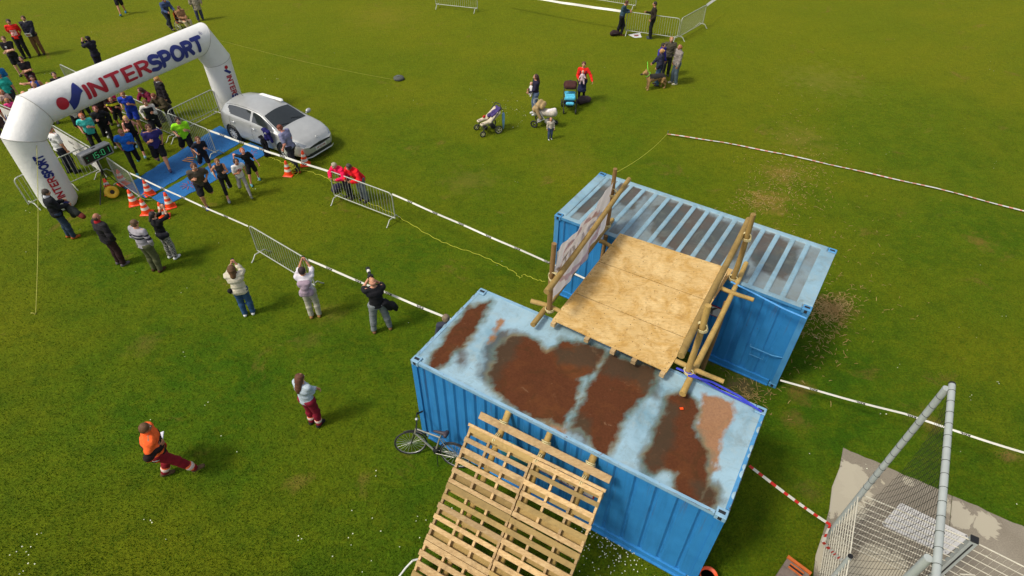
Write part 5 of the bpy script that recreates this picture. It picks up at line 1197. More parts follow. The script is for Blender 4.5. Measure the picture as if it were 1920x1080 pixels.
    for s_ in (-1, 1):
        m = MB(); c = (.80, s_*.99, .99); m.ball(c, (.075, .12, .085), 12, 8); m.bar((.80, s_*.86, .94), (.80, s_*.95, .96), .06, .04); m.obj('door_mirror', paint, T)
        for x in (-.06, -1.12): m = MB(); m.tube([(x-.09, s_*.885, .86), (x-.07, s_*.915, .86), (x+.07, s_*.915, .86), (x+.09, s_*.885, .86)], .013, 6); m.obj('door_handle', chrome, T)
        # shut lines of the doors
        for xx in (.95, -.22, -1.32):
            m = MB(); i = int(np.argmin(abs(xs-xx))); pts = [V[i, j] if s_ > 0 else V[i, nr-1-j] for j in range(3, 17)]; m.tube([p+np.array([0, s_*.001, 0]) for p in pts], .0045, 4); m.obj('door_seam', dark, T)
    m = MB()
    for s_ in (-1, 1):
        pts = []
        for i in range(0, len(xs), 3):
            if -1.7 < xs[i] < .95: j = int(np.argmin([abs(q-4.0) for q in par[:nr//2]])); p = V[i, j].copy(); p[1] *= s_; pts.append(p+[0, 0, .004])
        m.tube(pts, .007, 4)
    m.obj('roof_trim', dark, T)
    m = MB(); m.cyl((-1.35, 0, 1.42), (-1.62, 0, 1.56), .006, .003, 5); m.obj('aerial', dark, T)
    m = MB(); m.tube([(1.0, .55, 1.02), (.86, .1, 1.09)], .007, 5); m.tube([(1.0, -.1, 1.03), (.86, -.55, 1.06)], .007, 5); m.obj('wiper', dark, T)
    # things lying on / hanging from the car
    R_ = np.array([d, side, [0, 0, 1.]]); Wp = lambda p: org+np.array(p)@R_
    m = MB()
    for k in range(3): m.box((0, .02*k-.02, .008+.011*k), (1.15-.08*k, .12-.02*k, .014), np.array([[math.cos(.02*k), math.sin(.02*k), 0], [-math.sin(.02*k), math.cos(.02*k), 0], [0, 0, 1]]), bev=.008)
    o = m.obj('folded_sheet', plain('sheet_white', (235, 234, 232), .7, var=.04)); o.location = tuple(Wp((-.40, .47, 1.415))); o.rotation_euler = (-.10, 0, rz); tag(o, 'white folded banner sheet lying along the far edge of the silver car roof', 'banner')
    Vv, Q = nets([((0, 0, .05), (0, .02, -.28), .07, .10), ((-.12, .01, .02), (.14, .01, -.02), .06, .07), ((.1, .03, -.05), (.16, .04, -.40), .06, .05)], .02, .03, warp=lambda X: .012*np.sin(X[:, 0]*40+X[:, 2]*25))
    o = link('jacket', np_mesh('jacket', Vv, Q, cloth((32, 30, 92), 'navy_jacket'))); o.location = tuple(Wp((.78, -1.03, 1.06))); o.rotation_euler = (0, 0, rz); tag(o, 'dark navy jacket hung over the near door mirror of the silver car', 'jacket')
    Vv, Q = nets([((0, 0, .08), (.02, 0, .62), .09, .07), ((-.1, 0, .75), (.12, 0, .75), .05, .05), ((0, 0, .6), (0, .0, .8), .08, .05), ((.12, .04, .1), (.13, .02, .7), .05, .04)], .022, .03, warp=lambda X: .01*np.sin(X[:, 0]*35+X[:, 2]*22))
    o = link('ajar_door_edge', np_mesh('ajar_door_edge', Vv, Q, cloth((20, 20, 26), 'door_edge_black'))); o.location = tuple(Wp((.55, -1.08, 0))); o.rotation_euler = (0, 0, rz); tag(o, 'tall black form standing in for the ajar front door edge of the silver car', 'bag')  # black form stands in for the dark inner edge of the ajar door
car()
# ================================================================ WHEELED THINGS
M_TYRE = plain('tyre_rubber', (38, 38, 38), .8); M_ALU = plain('aluminium', (190, 190, 185), .35, .6); M_BLK = plain('black_metal', (22, 22, 24), .5)
def small_wheel(T, c, r, w_, ax, rimmat, tyremat=None, spokes=6, name='wheel'):
    W = bpy.data.objects.new(name, None); COL.objects.link(W); W.parent = T; W.location = tuple(map(float, c))
    ax = nrm(ax); x, y, _ = frame_of(ax); m = MB(); m.tube([(x*math.cos(t)+y*math.sin(t))*(r-w_/2) for t in np.linspace(0, 2*math.pi, 25)[:-1]], w_/2, 7, closed=True); m.obj('tyre', tyremat or M_TYRE, W)
    m = MB(); m.tube([(x*math.cos(t)+y*math.sin(t))*(r-w_) for t in np.linspace(0, 2*math.pi, 25)[:-1]], w_*.22, 5, closed=True)
    for k in range(spokes): t = 2*math.pi*k/spokes; m.cyl(ax*0, (x*math.cos(t)+y*math.sin(t))*(r-w_), .004 if spokes > 8 else .010, None, 4, cap=False)
    m.cyl(-ax*w_*.7, ax*w_*.7, .022, None, 8); m.obj('rim', rimmat, W); return W
def blob(parent, name, prims, mat, h=.025, k=.03, warp=None, clip=None):
    V, Q = nets([(np.array(a, float), np.array(b, float), r1, r2) for a, b, r1, r2 in prims], h, k, clip, warp); return link(name, np_mesh(name, V, Q, mat), parent)
def stroller(px, py, face, label, kind):
    """local x = forward (child looks), z up"""
    T = thing('pushchair', label, 'pushchair', G(px, py), math.radians(face)); cream = cloth((205, 190, 165), 'cream'); 
    if kind == 'twin':
        for x, r in ((.36, .12), (-.30, .16)):
            for y in (-.31, .31): small_wheel(T, (x, y, r), r, .045, (0, 1, 0), plain('rim_cream', (200, 190, 160), .6), None, 5)
        m = MB()
        for y in (-.26, .26): m.tube([(.36, y, .12), (.25, y, .33), (0, y, .45), (-.42, y, 1.0)], .016, 6); m.tube([(-.30, y, .16), (0, y, .42)], .016, 6)
        m.tube([(-.42, -.26, 1.0), (-.48, 0, 1.03), (-.42, .26, 1.0)], .018, 6); m.tube([(.3, -.26, .25), (.3, .26, .25)], .014, 6); m.tube([(-.2, -.26, .3), (-.2, .26, .3)], .014, 6); m.obj('frame', M_BLK, T)
        for y in (-.16, .16):
            s_ = blob(T, 'seat', [((.34, y-.06, .44), (.34, y+.06, .44), .035, .035), ((.0, y-.07, .50), (.0, y+.07, .50), .05, .05), ((-.36, y-.07, .80), (-.36, y+.07, .80), .06, .06), ((.34, y, .44), (.0, y, .50), .06, .08), ((.0, y, .50), (-.36, y, .80), .09, .09)], cream, .025)
            m = MB(); m.box((.30, y, .492), (.13, .10, .01), bev=.003); m.obj('foot_rest', plain('brown_pad', (75, 50, 42), .8), s_)
        blob(T, 'red_blanket', [((.12, -.14, .58), (.06, -.18, .57), .05, .05)], cloth((185, 40, 35), 'redcloth'), .02)
        blob(T, 'basket', [((-.15, -.12, .24), (-.15, .12, .24), .09, .09), ((.15, -.1, .24), (.15, .1, .24), .08, .08)], cloth((40, 38, 40), 'darkcloth'), .03)
        o = blob(None, 'blanket', [((-.02, 0, .66), (-.38, .05, .90), .07, .06), ((-.1, .16, .70), (-.42, .18, .92), .06, .05), ((-.38, -.1, .92), (-.42, .18, .92), .05, .05)], cloth((72, 58, 110), 'purple_blanket'), .022, warp=lambda X: .01*np.sin(X[:, 0]*40+X[:, 1]*30)); o.location = T.location; o.rotation_euler = T.rotation_euler; tag(o, 'purple blanket thrown over the cream twin pushchair', 'blanket')
        U = thing('umbrella', 'closed light blue umbrella hanging from the handle of the cream twin pushchair', 'umbrella', G(px+28, py-4)+np.array([0, 0, 0]), T.rotation_euler[2])
        m = MB(); m.lathe([(.0, .02), (.018, .05), (.05, .32), (.055, .62), (.03, .70), (.012, .72)], 12); m.obj('closed_canopy', cloth((125, 170, 205), 'umbrella_blue'), U); m = MB(); m.tube([(0, 0, .7), (0, 0, .82), (.03, 0, .86), (.06, 0, .82)], .009, 6); m.obj('handle', M_BLK, U)
    elif kind == 'beige':
        for x, r in ((.42, .09), (-.30, .15)):
            for y in (-.27, .27): small_wheel(T, (x, y, r), r, .05, (0, 1, 0), M_BLK, None, 5)
        m = MB()
        for y in (-.24, .24): m.tube([(.42, y, .10), (.1, y, .40), (-.35, y*.9, .98)], .016, 6); m.tube([(-.30, y, .15), (.12, y, .42)], .016, 6)
        m.tube([(-.35, -.22, .98), (-.42, 0, 1.02), (-.35, .22, .98)], .018, 6); m.obj('frame', M_ALU, T)
        blob(T, 'carrycot', [((-.28, -.10, .58), (-.28, .10, .58), .12, .12), ((.38, -.09, .62), (.38, .09, .62), .10, .10), ((-.28, 0, .57), (.38, 0, .6), .17, .15)], cloth((190, 180, 165), 'cot'), .025, clip=lambda X: X[:, 2]-.68-.1*np.abs(X[:, 0]))
        blob(T, 'pillow', [((.2, -.06, .66), (.40, .06, .70), .09, .08)], cloth((225, 215, 212), 'pillow'), .02)
        blob(T, 'hood', [((-.30, -.16, .72), (-.30, .16, .72), .13, .13), ((-.18, -.14, .88), (-.18, .14, .88), .12, .12), ((-.05, -.14, .84), (-.05, .14, .84), .10, .10)], cloth((172, 145, 100), 'hood_beige'), .025, warp=lambda X: .008*np.sin(X[:, 0]*45))
        blob(T, 'cloth_drape', [((-.28, -.28, .80), (-.05, -.30, .45), .05, .05), ((-.2, -.26, .8), (-.1, -.27, .5), .06, .04)], cloth((160, 135, 95), 'drape'), .02)
        blob(T, 'basket', [((-.15, -.12, .25), (-.15, .12, .25), .09, .09), ((.15, -.1, .25), (.15, .1, .25), .08, .08)], cloth((150, 145, 140), 'greycloth'), .03)
    else:
        for x, y, r in ((.40, -.24, .10), (.40, .24, .10), (-.28, -.30, .15), (-.28, .30, .15)): small_wheel(T, (x, y, r), r, .05, (0, 1, 0), M_BLK, None, 5)
        m = MB()
        for y in (-.25, .25): m.tube([(.40, y, .10), (.12, y, .42), (-.30, y*.95, 1.02)], .017, 6); m.tube([(-.28, y, .15), (.1, y, .44)], .017, 6)
        m.tube([(-.30, -.24, 1.02), (-.37, 0, 1.06), (-.30, .24, 1.02)], .018, 6); m.obj('frame', M_BLK, T)
        tq = cloth((90, 185, 215), 'turquoise'); blob(T, 'seat_shell', [((-.18, -.16, .62), (-.18, .16, .62), .07, .07), ((-.28, -.18, .85), (-.28, .18, .85), .06, .06), ((.1, -.16, .50), (.1, .16, .50), .07, .07), ((-.18, .17, .62), (.25, .17, .62), .04, .04), ((-.18, -.17, .62), (.25, -.17, .62), .04, .04)], tq, .025)
        blob(T, 'leg_apron', [((.28, -.13, .60), (.28, .13, .60), .08, .08), ((.12, -.14, .64), (.12, .14, .64), .07, .07), ((.38, -.10, .42), (.38, .10, .42), .07, .07)], tq, .025)
        blob(T, 'hood', [((-.28, -.15, .92), (-.28, .15, .92), .13, .13), ((-.14, -.15, 1.02), (-.14, .15, 1.02), .12, .12), ((-.02, -.14, .95), (-.02, .14, .95), .11, .11)], cloth((72, 42, 38), 'hood_brown'), .025, clip=lambda X: .84-X[:, 2])
        blob(T, 'basket', [((-.1, -.14, .25), (-.1, .14, .25), .1, .1), ((.15, -.1, .27), (.15, .1, .27), .08, .08)], cloth((25, 30, 48), 'navycloth'), .03)
    return T
stroller(916, 247, 205, 'cream twin pushchair with white-rimmed wheels, standing alone on the left', 'twin')
stroller(1019, 236, -20, 'beige-hooded pushchair with white carrycot, beside the toddler', 'beige')
stroller(1067, 205, -92, 'pushchair with tall brown hood and turquoise seat', 'tall')
# rucksacks
def bag(px, py, rz, label, col, s_=1., name='rucksack', cat='bag'):
    T = thing(name, label, cat, G(px, py), rz); blob(T, 'bag_body', [((-.16*s_, 0, .12*s_), (.16*s_, 0, .12*s_), .12*s_, .10*s_), ((-.1*s_, .03, .2*s_), (.1*s_, .0, .18*s_), .09*s_, .08*s_)], cloth(col, 'bagcloth'), .022); m = MB()
    m.tube([(-.12*s_, -.1*s_, .16*s_), (-.1*s_, -.17*s_, .18*s_), (.05*s_, -.18*s_, .15*s_), (.1*s_, -.10*s_, .12*s_)], .014, 5); m.obj('strap', cloth((60, 55, 60), 'bagstrap'), T)
bag(1095, 194, .4, 'dark grey travel bag lying beside the turquoise pushchair', (62, 50, 52), 1.2); bag(633, 357, 1.2, 'small dark purple rucksack on the grass at the end of the red-jacket barrier', (52, 45, 72), .9); bag(1153, 67, .2, 'dark rucksack on the grass behind the man in the denim shirt', (50, 35, 36), 1.0)
# bicycle
def bicycle():
    hf, hr = G(768, 834, .34), G(852, 858, .34); d = nrm(hf-hr); wbs = float(np.linalg.norm(hf-hr)); side = np.array([d[1], -d[0], 0]); side = side if side@CN['v'] > 0 else -side
    o = (hf+hr)/2; o[2] = 0; T = thing('bicycle', 'grey city bicycle leaning on the left part of the near container', 'bicycle', o); wbs = min(max(wbs, .98), 1.12)
    lean = .16; U_ = nrm(np.array([0, 0, 1.])+side*lean)
    P = lambda x, z, y=0: d*x+U_*z+side*y
    st = .42; fd = nrm(d*math.cos(st)-side*math.sin(st)); w_ax = nrm(np.cross(fd, U_)); ax = nrm(np.cross(d, U_))
    R_ = .34; 
    for x, a in ((wbs/2, w_ax), (-wbs/2, ax)):
        W = small_wheel(T, P(x, R_), R_, .036, a, M_ALU, None, 20)
    m = MB(); bb = P(-.06, .29); seat = P(-.20, .86); stt = P(-.16, .74); head = P(.36, .80); headl = P(.385, .66); rh = P(-wbs/2, R_); 
    m.tube([stt, head], .019, 7); m.tube([bb, headl], .022, 7); m.tube([bb, stt], .019, 7); m.obj('frame', plain('bike_silver', (158, 156, 142), .35, .4), T)
    m = MB()
    for s_ in (-.045, .045): m.tube([bb+ax*s_, rh+ax*s_*1.3], .011, 6); m.tube([stt+ax*s_*.5, rh+ax*s_*1.3], .010, 6)
    m.tube([headl, head], .024, 7); m.obj('rear_stays', plain('bike_silver', (158, 156, 142), .35, .4), T)
    fo = P(wbs/2, R_); m = MB()
    for s_ in (-.05, .05): m.tube([headl+w_ax*s_, (headl+fo)/2+w_ax*s_+fd*.0, fo+w_ax*s_], .011, 6)
    m.obj('fork', M_BLK, T)
    m = MB(); hb = head+U_*.17-fd*.02; m.tube([head, hb], .015, 6); m.tube([hb-w_ax*.30-fd*.10, hb-w_ax*.24+U_*.03, hb+U_*.02, hb+w_ax*.24+U_*.03, hb+w_ax*.30-fd*.10], .013, 6); m.cyl(hb-w_ax*.31-fd*.12, hb-w_ax*.24, .018, None, 7); m.cyl(hb+w_ax*.31-fd*.12, hb+w_ax*.24, .018, None, 7); m.obj('handlebar', M_BLK, T)
    m = MB(); m.lathe([(0, 0), (.035, .0), (.035, .02), (.018, .035), (0, .038)], 12, hb+U_*.04+w_ax*.05, U_); m.obj('bell', M_ALU, T)
    m = MB(); m.cyl(stt, seat, .014, None, 6); m.obj('seat_post', M_ALU, T)
    V, Q = nets([(seat-d*.10-ax*.05+U_*.03, seat-d*.10+ax*.05+U_*.03, .045, .045), (seat-d*.08+U_*.03, seat+d*.16+U_*.02, .045, .022)], .015); link('saddle', np_mesh('saddle', V, Q, plain('saddle', (60, 50, 55), .6)), T)
    m = MB(); m.lathe([(.0, -.004), (.095, -.004), (.095, .004), (0, .004)], 20, bb+ax*.05, ax); m.tube([bb+ax*.06, bb+ax*.07-U_*.16+d*.04], .010, 5); m.tube([bb-ax*.06, bb-ax*.07+U_*.16-d*.04], .010, 5); m.box(bb+ax*.11-U_*.16+d*.04, (.09, .06, .018)); m.box(bb-ax*.11+U_*.16-d*.04, (.09, .06, .018)); m.obj('cranks', M_BLK, T)
    m = MB(); m.tube([bb+ax*.05+U_*.09, rh+ax*.05+U_*.04, rh+ax*.05-U_*.04, bb+ax*.05-U_*.09], .005, 4, closed=True); m.obj('chain', M_BLK, T)
    m = MB(); m.tube([bb-ax*.05-d*.05, bb-ax*.12-d*.1-U_*.28], .009, 5); m.obj('kickstand', M_BLK, T)
    for x, a, dd in ((-wbs/2, ax, d), (wbs/2, w_ax, fd)): m = MB(); c = P(x, R_); a0, a1 = (.3, 2.6) if x < 0 else (1.2, 2.8); m.tube([c+(dd*math.cos(t)+U_*math.sin(t))*(R_+.02) for t in np.linspace(a0, a1, 12)], .014, 5); m.obj('mudguard', M_BLK, T)
bicycle()
# dog
def dog():
    g = G(1226, 166); g2 = G(1211, 168); T = thing('dog', 'tan german shepherd with a black back standing on a green lead', 'dog', g, math.radians(197))
    t = NT('dog_fur'); o = t.sep(); tan = t.ramp(t.noise(18, 4, .7), [(.3, (.26, .13, .045)), (.7, (.42, .25, .10))]); zz = t.math('ADD', o[2], t.math('MULTIPLY', t.math('SUBTRACT', t.noise(9, 3), .5), .18))
    m1 = t.math('MULTIPLY', t.math('GREATER_THAN', zz, .50), t.math('LESS_THAN', o[0], .34)); c = t.mix(m1, tan, (.022, .018, .016)); m2 = t.math('GREATER_THAN', o[0], .66); c = t.mix(m2, c, (.02, .016, .014)); t.base(c); t.set('Roughness', .9); t.bump(t.noise(60, 3, .8), .5, .01)
    p = [((.28, 0, .50), (-.30, 0, .53), .155, .12), ((.25, 0, .46), (.05, 0, .44), .13, .11), ((.30, 0, .58), (.48, 0, .74), .10, .075), ((.50, 0, .76), (.56, 0, .76), .085, .07), ((.56, 0, .74), (.72, 0, .70), .05, .032),
         ((-.36, 0, .50), (-.50, 0, .28), .045, .05), ((-.50, 0, .28), (-.54, 0, .14), .05, .02)]
    for s_, fx in ((-1, .0), (1, .05)):
        p += [((.27+fx, s_*.10, .42), (.28+fx, s_*.10, .22), .065, .035), ((.28+fx, s_*.10, .22), (.29+fx, s_*.10, .03), .033, .026), ((.29+fx, s_*.10, .025), (.34+fx, s_*.10, .022), .03, .026),
              ((-.30-fx, s_*.09, .46), (-.25-fx, s_*.10, .30), .095, .055), ((-.25-fx, s_*.10, .30), (-.42-fx, s_*.10, .17), .045, .028), ((-.42-fx, s_*.10, .17), (-.40-fx, s_*.10, .03), .026, .024), ((-.40-fx, s_*.10, .022), (-.34-fx, s_*.10, .022), .028, .024),
              ((.49, s_*.05, .83), (.47, s_*.065, .91), .030, .008)]
    V, Q = nets([(np.array(a), np.array(b), r1, r2) for a, b, r1, r2 in p], .02, .03); link('body', np_mesh('body', V, Q, t.m), T)
    m = MB(); 
    for s_ in (-1, 1): m.ball((.60, s_*.045, .775), .011, 6, 5)
    m.ball((.755, 0, .70), (.015, .02, .014), 6, 5); m.obj('eyes_and_nose', M_BLK, T)
    m = MB(); m.tube([np.array((.40, 0, .67))+np.array((.35*math.cos(a)*.25, math.sin(a)*.095, -.2*math.cos(a)*.4)) for a in np.linspace(0, 6.283, 15)[:-1]], .013, 5, closed=True); m.obj('collar', plain('collar_green', (110, 200, 50), .6), T)
    # lead
    h = G(1217, 112, .95); c = np.array([.40, 0, .74]); cr, sr = math.cos(T.rotation_euler[2]), math.sin(T.rotation_euler[2]); cw = g+np.array([c[0]*cr-c[1]*sr, c[0]*sr+c[1]*cr, c[2]])
    line([cw, G(1214, 116, .98)], .016, 'dog_lead', 'bright green lead between the dog and the woman in the navy jacket', plain('collar_green', (110, 200, 50), .6), 'lead', 5)
dog()
# wheelchair
def wheelchair():
    T = thing('wheelchair', 'wheelchair with orange back bag partly hidden by the arch, being pushed', 'wheelchair', G(349, 58), math.radians(-30))
    for s_ in (-1, 1): small_wheel(T, (-.05, s_*.30, .30), .30, .03, (0, 1, 0), plain('hand_rim', (205, 200, 185), .4), M_TYRE, 14); small_wheel(T, (.42, s_*.24, .09), .09, .03, (0, 1, 0), M_BLK, None, 5)
    m = MB()
    for s_ in (-.24, .24): m.tube([(-.25, s_, 1.0), (-.20, s_, .92), (-.18, s_, .35), (.42, s_, .30), (.42, s_, .10)], .013, 6); m.tube([(-.18, s_, .70), (.22, s_, .70), (.24, s_, .46)], .013, 6); m.tube([(.24, s_, .46), (.50, s_*.8, .14), (.62, s_*.8, .12)], .011, 5)
    m.obj('frame', M_BLK, T); m = MB(); m.box((.05, 0, .48), (.46, .44, .05), bev=.015); m.obj('seat', cloth((60, 20, 24), 'seatcloth'), T); m = MB(); m.box((-.19, 0, .75), (.04, .44, .46), bev=.015); m.obj('backrest', cloth((60, 20, 24), 'seatcloth'), T)
    m = MB(); m.box((-.30, -.06, .62), (.13, .24, .55), bev=.03); m.box((-.29, .15, .66), (.10, .12, .45), bev=.03); m.obj('back_bag', cloth((255, 95, 15), 'orange_bag'), T)
wheelchair()
# ================================================================ PEOPLE
SKIN = {}
def skin_mat(tone):
    if tone in SKIN: return SKIN[tone]
    c = {'fair': (214, 160, 132), 'mid': (196, 138, 106), 'tan': (165, 108, 78), 'pink': (222, 150, 128)}[tone]; t = NT('skin_'+tone); b = S2L(c)
    t.base(t.ramp(t.noise(12, 3), [(.3, tuple(x*.86 for x in b)), (.7, tuple(min(1, x*1.08) for x in b))])); t.set('Roughness', .55); t.set('Subsurface Weight', .0); SKIN[tone] = t.m; return t.m
M_EYEW = plain('eye_white', (225, 220, 215), .3); M_EYED = plain('eye_dark', (30, 20, 16), .3); M_LIP = plain('lip', (165, 85, 80), .5)
def hairm(c): return plain('hair', c, .7, var=.3, scale=30, bump=.4)
def V3(*a): return np.array(a, float)
def ik(a, b, l1, l2, pole):
    d = b-a; L_ = np.linalg.norm(d); mx = (l1+l2)*.998
    if L_ > mx: b = a+d/L_*mx; d = b-a; L_ = mx
    u = d/L_; x = (l1*l1-l2*l2+L_*L_)/(2*L_); h = math.sqrt(max(l1*l1-x*x, 0)); p = pole-u*np.dot(pole, u); p = nrm(p); return a+u*x+p*h, b
def head_mesh(m, c, R_, s_=1.):
    """R_: rows right, forward, up"""
    n, k = 20, 16; V = []
    for j in range(k+1):
        a = -math.pi/2+math.pi*j/k
        for i in range(n):
            t = 2*math.pi*i/n; x, y, z = math.cos(a)*math.sin(t), math.cos(a)*math.cos(t), math.sin(a)
            px, py_, pz = x*.076, y*.094, z*.115
            if z < 0: f = 1-.30*(-z)**1.3; px *= f; py_ = py_*(1-.18*(-z)) + (.010*(-z) if y > 0 else -.0)
            if y > 0: py_ *= .97
            if y < 0 and z < -.2: py_ *= .80
            if y > .75 and .02 < z < .30 and .15 < abs(x) < .62: py_ -= .009      # eye sockets
            if y > .8 and abs(x) < .16 and -.35 < z < .12: py_ += .020*(1-abs(z+.22)*2.2 if z < 0 else .55)   # nose
            if y > .5 and z < -.62: py_ += .006
            V.append(c+s_*(px*R_[0]+py_*R_[1]+pz*R_[2]))
    m.add(V, [(j*n+i, j*n+(i+1) % n, (j+1)*n+(i+1) % n, (j+1)*n+i) for j in range(k) for i in range(n)][::1], 0, True)
    for sg in (-1, 1):
        m.ball(c+s_*(sg*.030*R_[0]+.080*R_[1]+.016*R_[2]), .0115*s_, 7, 5, 1); m.ball(c+s_*(sg*.030*R_[0]+.0885*R_[1]+.016*R_[2]), .0065*s_, 6, 4, 2)
        e = c+s_*(sg*.076*R_[0]-.006*R_[1]-.002*R_[2]); m.tube([e+s_*(R_[1]*.014*math.cos(t)+R_[2]*.030*math.sin(t)+R_[0]*sg*.006) for t in np.linspace(0, 6.283, 9)[:-1]], .008*s_, 5, 0, closed=True); m.ball(e, .012*s_, 6, 4)
    mo = c+s_*(.086*R_[1]-.050*R_[2]); m.tube([mo-R_[0]*.024*s_, mo+R_[1]*.005*s_, mo+R_[0]*.024*s_], .0055*s_, 5, 3)
def hand_mesh(m, wr, d, pal, side, curl=.5, s_=1.):
    """wr wrist, d forearm direction, pal palm normal, side = direction of thumb"""
    d = nrm(d); pal = nrm(pal-d*np.dot(pal, d)); th = nrm(np.cross(d, pal))*side
    R_ = np.array([th, d, pal]); m.box(wr+d*.045*s_, (.078*s_, .09*s_, .028*s_), R_, 0, .012*s_)
    for k, (o, L_) in enumerate(((-.029, .060), (-.010, .075), (.010, .080), (.029, .072))):
        b = wr+d*.085*s_+th*o*s_; a1 = curl*1.0; a2 = curl*2.1; p1 = b+(d*math.cos(a1)+pal*math.sin(a1))*L_*.5*s_; p2 = p1+(d*math.cos(a2)+pal*math.sin(a2))*L_*.5*s_; m.tube([b-d*.01*s_, b, p1, p2], .0095*s_, 5, 0, radii=[.0095*s_, .0095*s_, .0088*s_, .007*s_])
    b = wr+d*.022*s_+th*.034*s_; p1 = b+(th*.55+d*.75+pal*.25)*.036*s_; p2 = p1+(d*.9+pal*.35*curl*2)*.028*s_; m.tube([b-th*.012*s_, b, p1, p2], .011*s_, 5, 0, radii=[.011*s_, .0115*s_, .010*s_, .008*s_])
POSE = {
 'stand': dict(), 
 'relaxed': dict(feet=((.12, .05), (-.11, -.04)), hands=((.27, .06, .86), (-.27, .10, .88))),
 'folded': dict(hands=((-.11, .19, 1.16), (.11, .22, 1.11)), pole=(1, -.2, -.8)),
 'behind': dict(hands=((.10, -.17, .95), (-.10, -.17, .93)), pole=(1, -.3, -.2)),
 'pockets': dict(hands=((.19, .08, .92), (-.19, .08, .92)), pole=(1, -.5, -.1)),
 'front': dict(hands=((.08, .30, 1.02), (-.08, .30, 1.02))),
 'phone': dict(hands=((.05, .34, 1.52), (-.06, .34, 1.52)), head=(0, 8), pole=(.35, .1, -1)),
 'phone_high': dict(hands=((.06, .36, 1.62), (-.06, .36, 1.62)), head=(0, 10), pole=(.4, .2, -1)),
 'camera': dict(hands=((.06, .22, 1.48), (-.05, .34, 1.47)), head=(0, 0), pole=(.7, .2, -1), feet=((.20, 0), (-.20, .02))),
 'look': dict(hands=((.30, .14, .95), (.20, .22, 1.0)), lean=(0, .06)),
 'leanfence': dict(lean=(0, .30), hands=((.16, .50, 1.08), (-.16, .50, 1.08)), head=(0, -8), pole=(1, -.6, -.3), feet=((.12, -.10), (-.12, -.05))),
 'runA': dict(lean=(0, .13), hz=.93, feet=((.08, .34, .12, -15), (-.09, -.36, .38, 60)), hands=((.22, .10, 1.02), (-.12, .34, 1.22)), pole=(.40, -1.2, -.35), knee=(0, 1, .3)),
 'runB': dict(lean=(0, .13), hz=.93, feet=((.09, -.38, .36, 60), (-.08, .32, .10, -15)), hands=((.12, .34, 1.22), (-.22, .08, 1.02)), pole=(.40, -1.2, -.35), knee=(0, 1, .3)),
 'runC': dict(lean=(0, .16), hz=.91, feet=((.09, .05, .08, 5), (-.10, -.46, .55, 80)), hands=((.13, .30, 1.20), (-.20, .20, 1.08)), pole=(.40, -1.2, -.35), knee=(0, 1, .2)),
 'runD': dict(lean=(0, .16), hz=.91, feet=((.10, -.50, .52, 80), (-.09, .04, .08, 5)), hands=((.20, .16, 1.06), (-.13, .32, 1.20)), pole=(.40, -1.2, -.35), knee=(0, 1, .2)),
 'swing': dict(lean=(.10, .10), hz=.91, feet=((.20, .18, .09, 0), (-.20, -.16, .12, 20)), hands=((.52, -.05, 1.15), (-.34, .20, .85)), pole=(1, -1, .1)),
 'walk': dict(lean=(0, .04), hz=.91, feet=((.09, .30, .10, -12), (-.09, -.28, .12, 25)), hands=((.24, -.08, .93), (-.24, .20, .96))),
 'stride': dict(lean=(0, .05), hz=.90, feet=((.14, .48, .10, -10), (-.10, -.12, .08, 5)), hands=((.22, .16, 1.22), (-.34, -.06, .88))),
 'push': dict(lean=(0, .22), hz=.90, feet=((.09, .20, .09, -5), (-.09, -.38, .16, 30)), hands=((.20, .52, 1.0), (-.20, .52, 1.0))),
 'sit': dict(lean=(0, .0), hz=.56, feet=((.12, .52, .18, 0), (-.12, .50, .18, 0)), hands=((.08, .34, .76), (-.08, .32, .76)), head=(0, -20), knee=(0, .2, 1)),
 'crouch': dict(lean=(0, .22), hz=.55, feet=((.12, .16, .08, 0), (-.12, -.10, .08, 0)), hands=((.08, .36, .95), (-.08, .36, .95)), knee=(0, 1, .4)),
 'coat': dict(hands=((.10, .34, 1.06), (-.06, .30, 1.16)), head=(-15, -15), feet=((.10, .06), (-.09, -.02))),
 'wave': dict(hands=((.36, .22, 1.50), (-.26, .1, .95))),
 'crossleg': dict(lean=(.05, .06), feet=((.02, .05, .09, 10), (.06, -.16, .09, 0)), hands=((.40, .30, 1.12), (.06, .34, 1.16)), head=(20, -25)),
 'gesture': dict(hands=((-.02, .36, 1.22), (-.26, .10, .95)), head=(0, 0)),
 'baby': dict(hands=((.02, .28, 1.10), (-.08, .30, 1.02)), head=(0, 5)),
 'cary': dict(hands=((.16, .24, .95), (-.24, .12, .92)), lean=(0, .10), feet=((.10, .16), (-.12, -.16))),
}
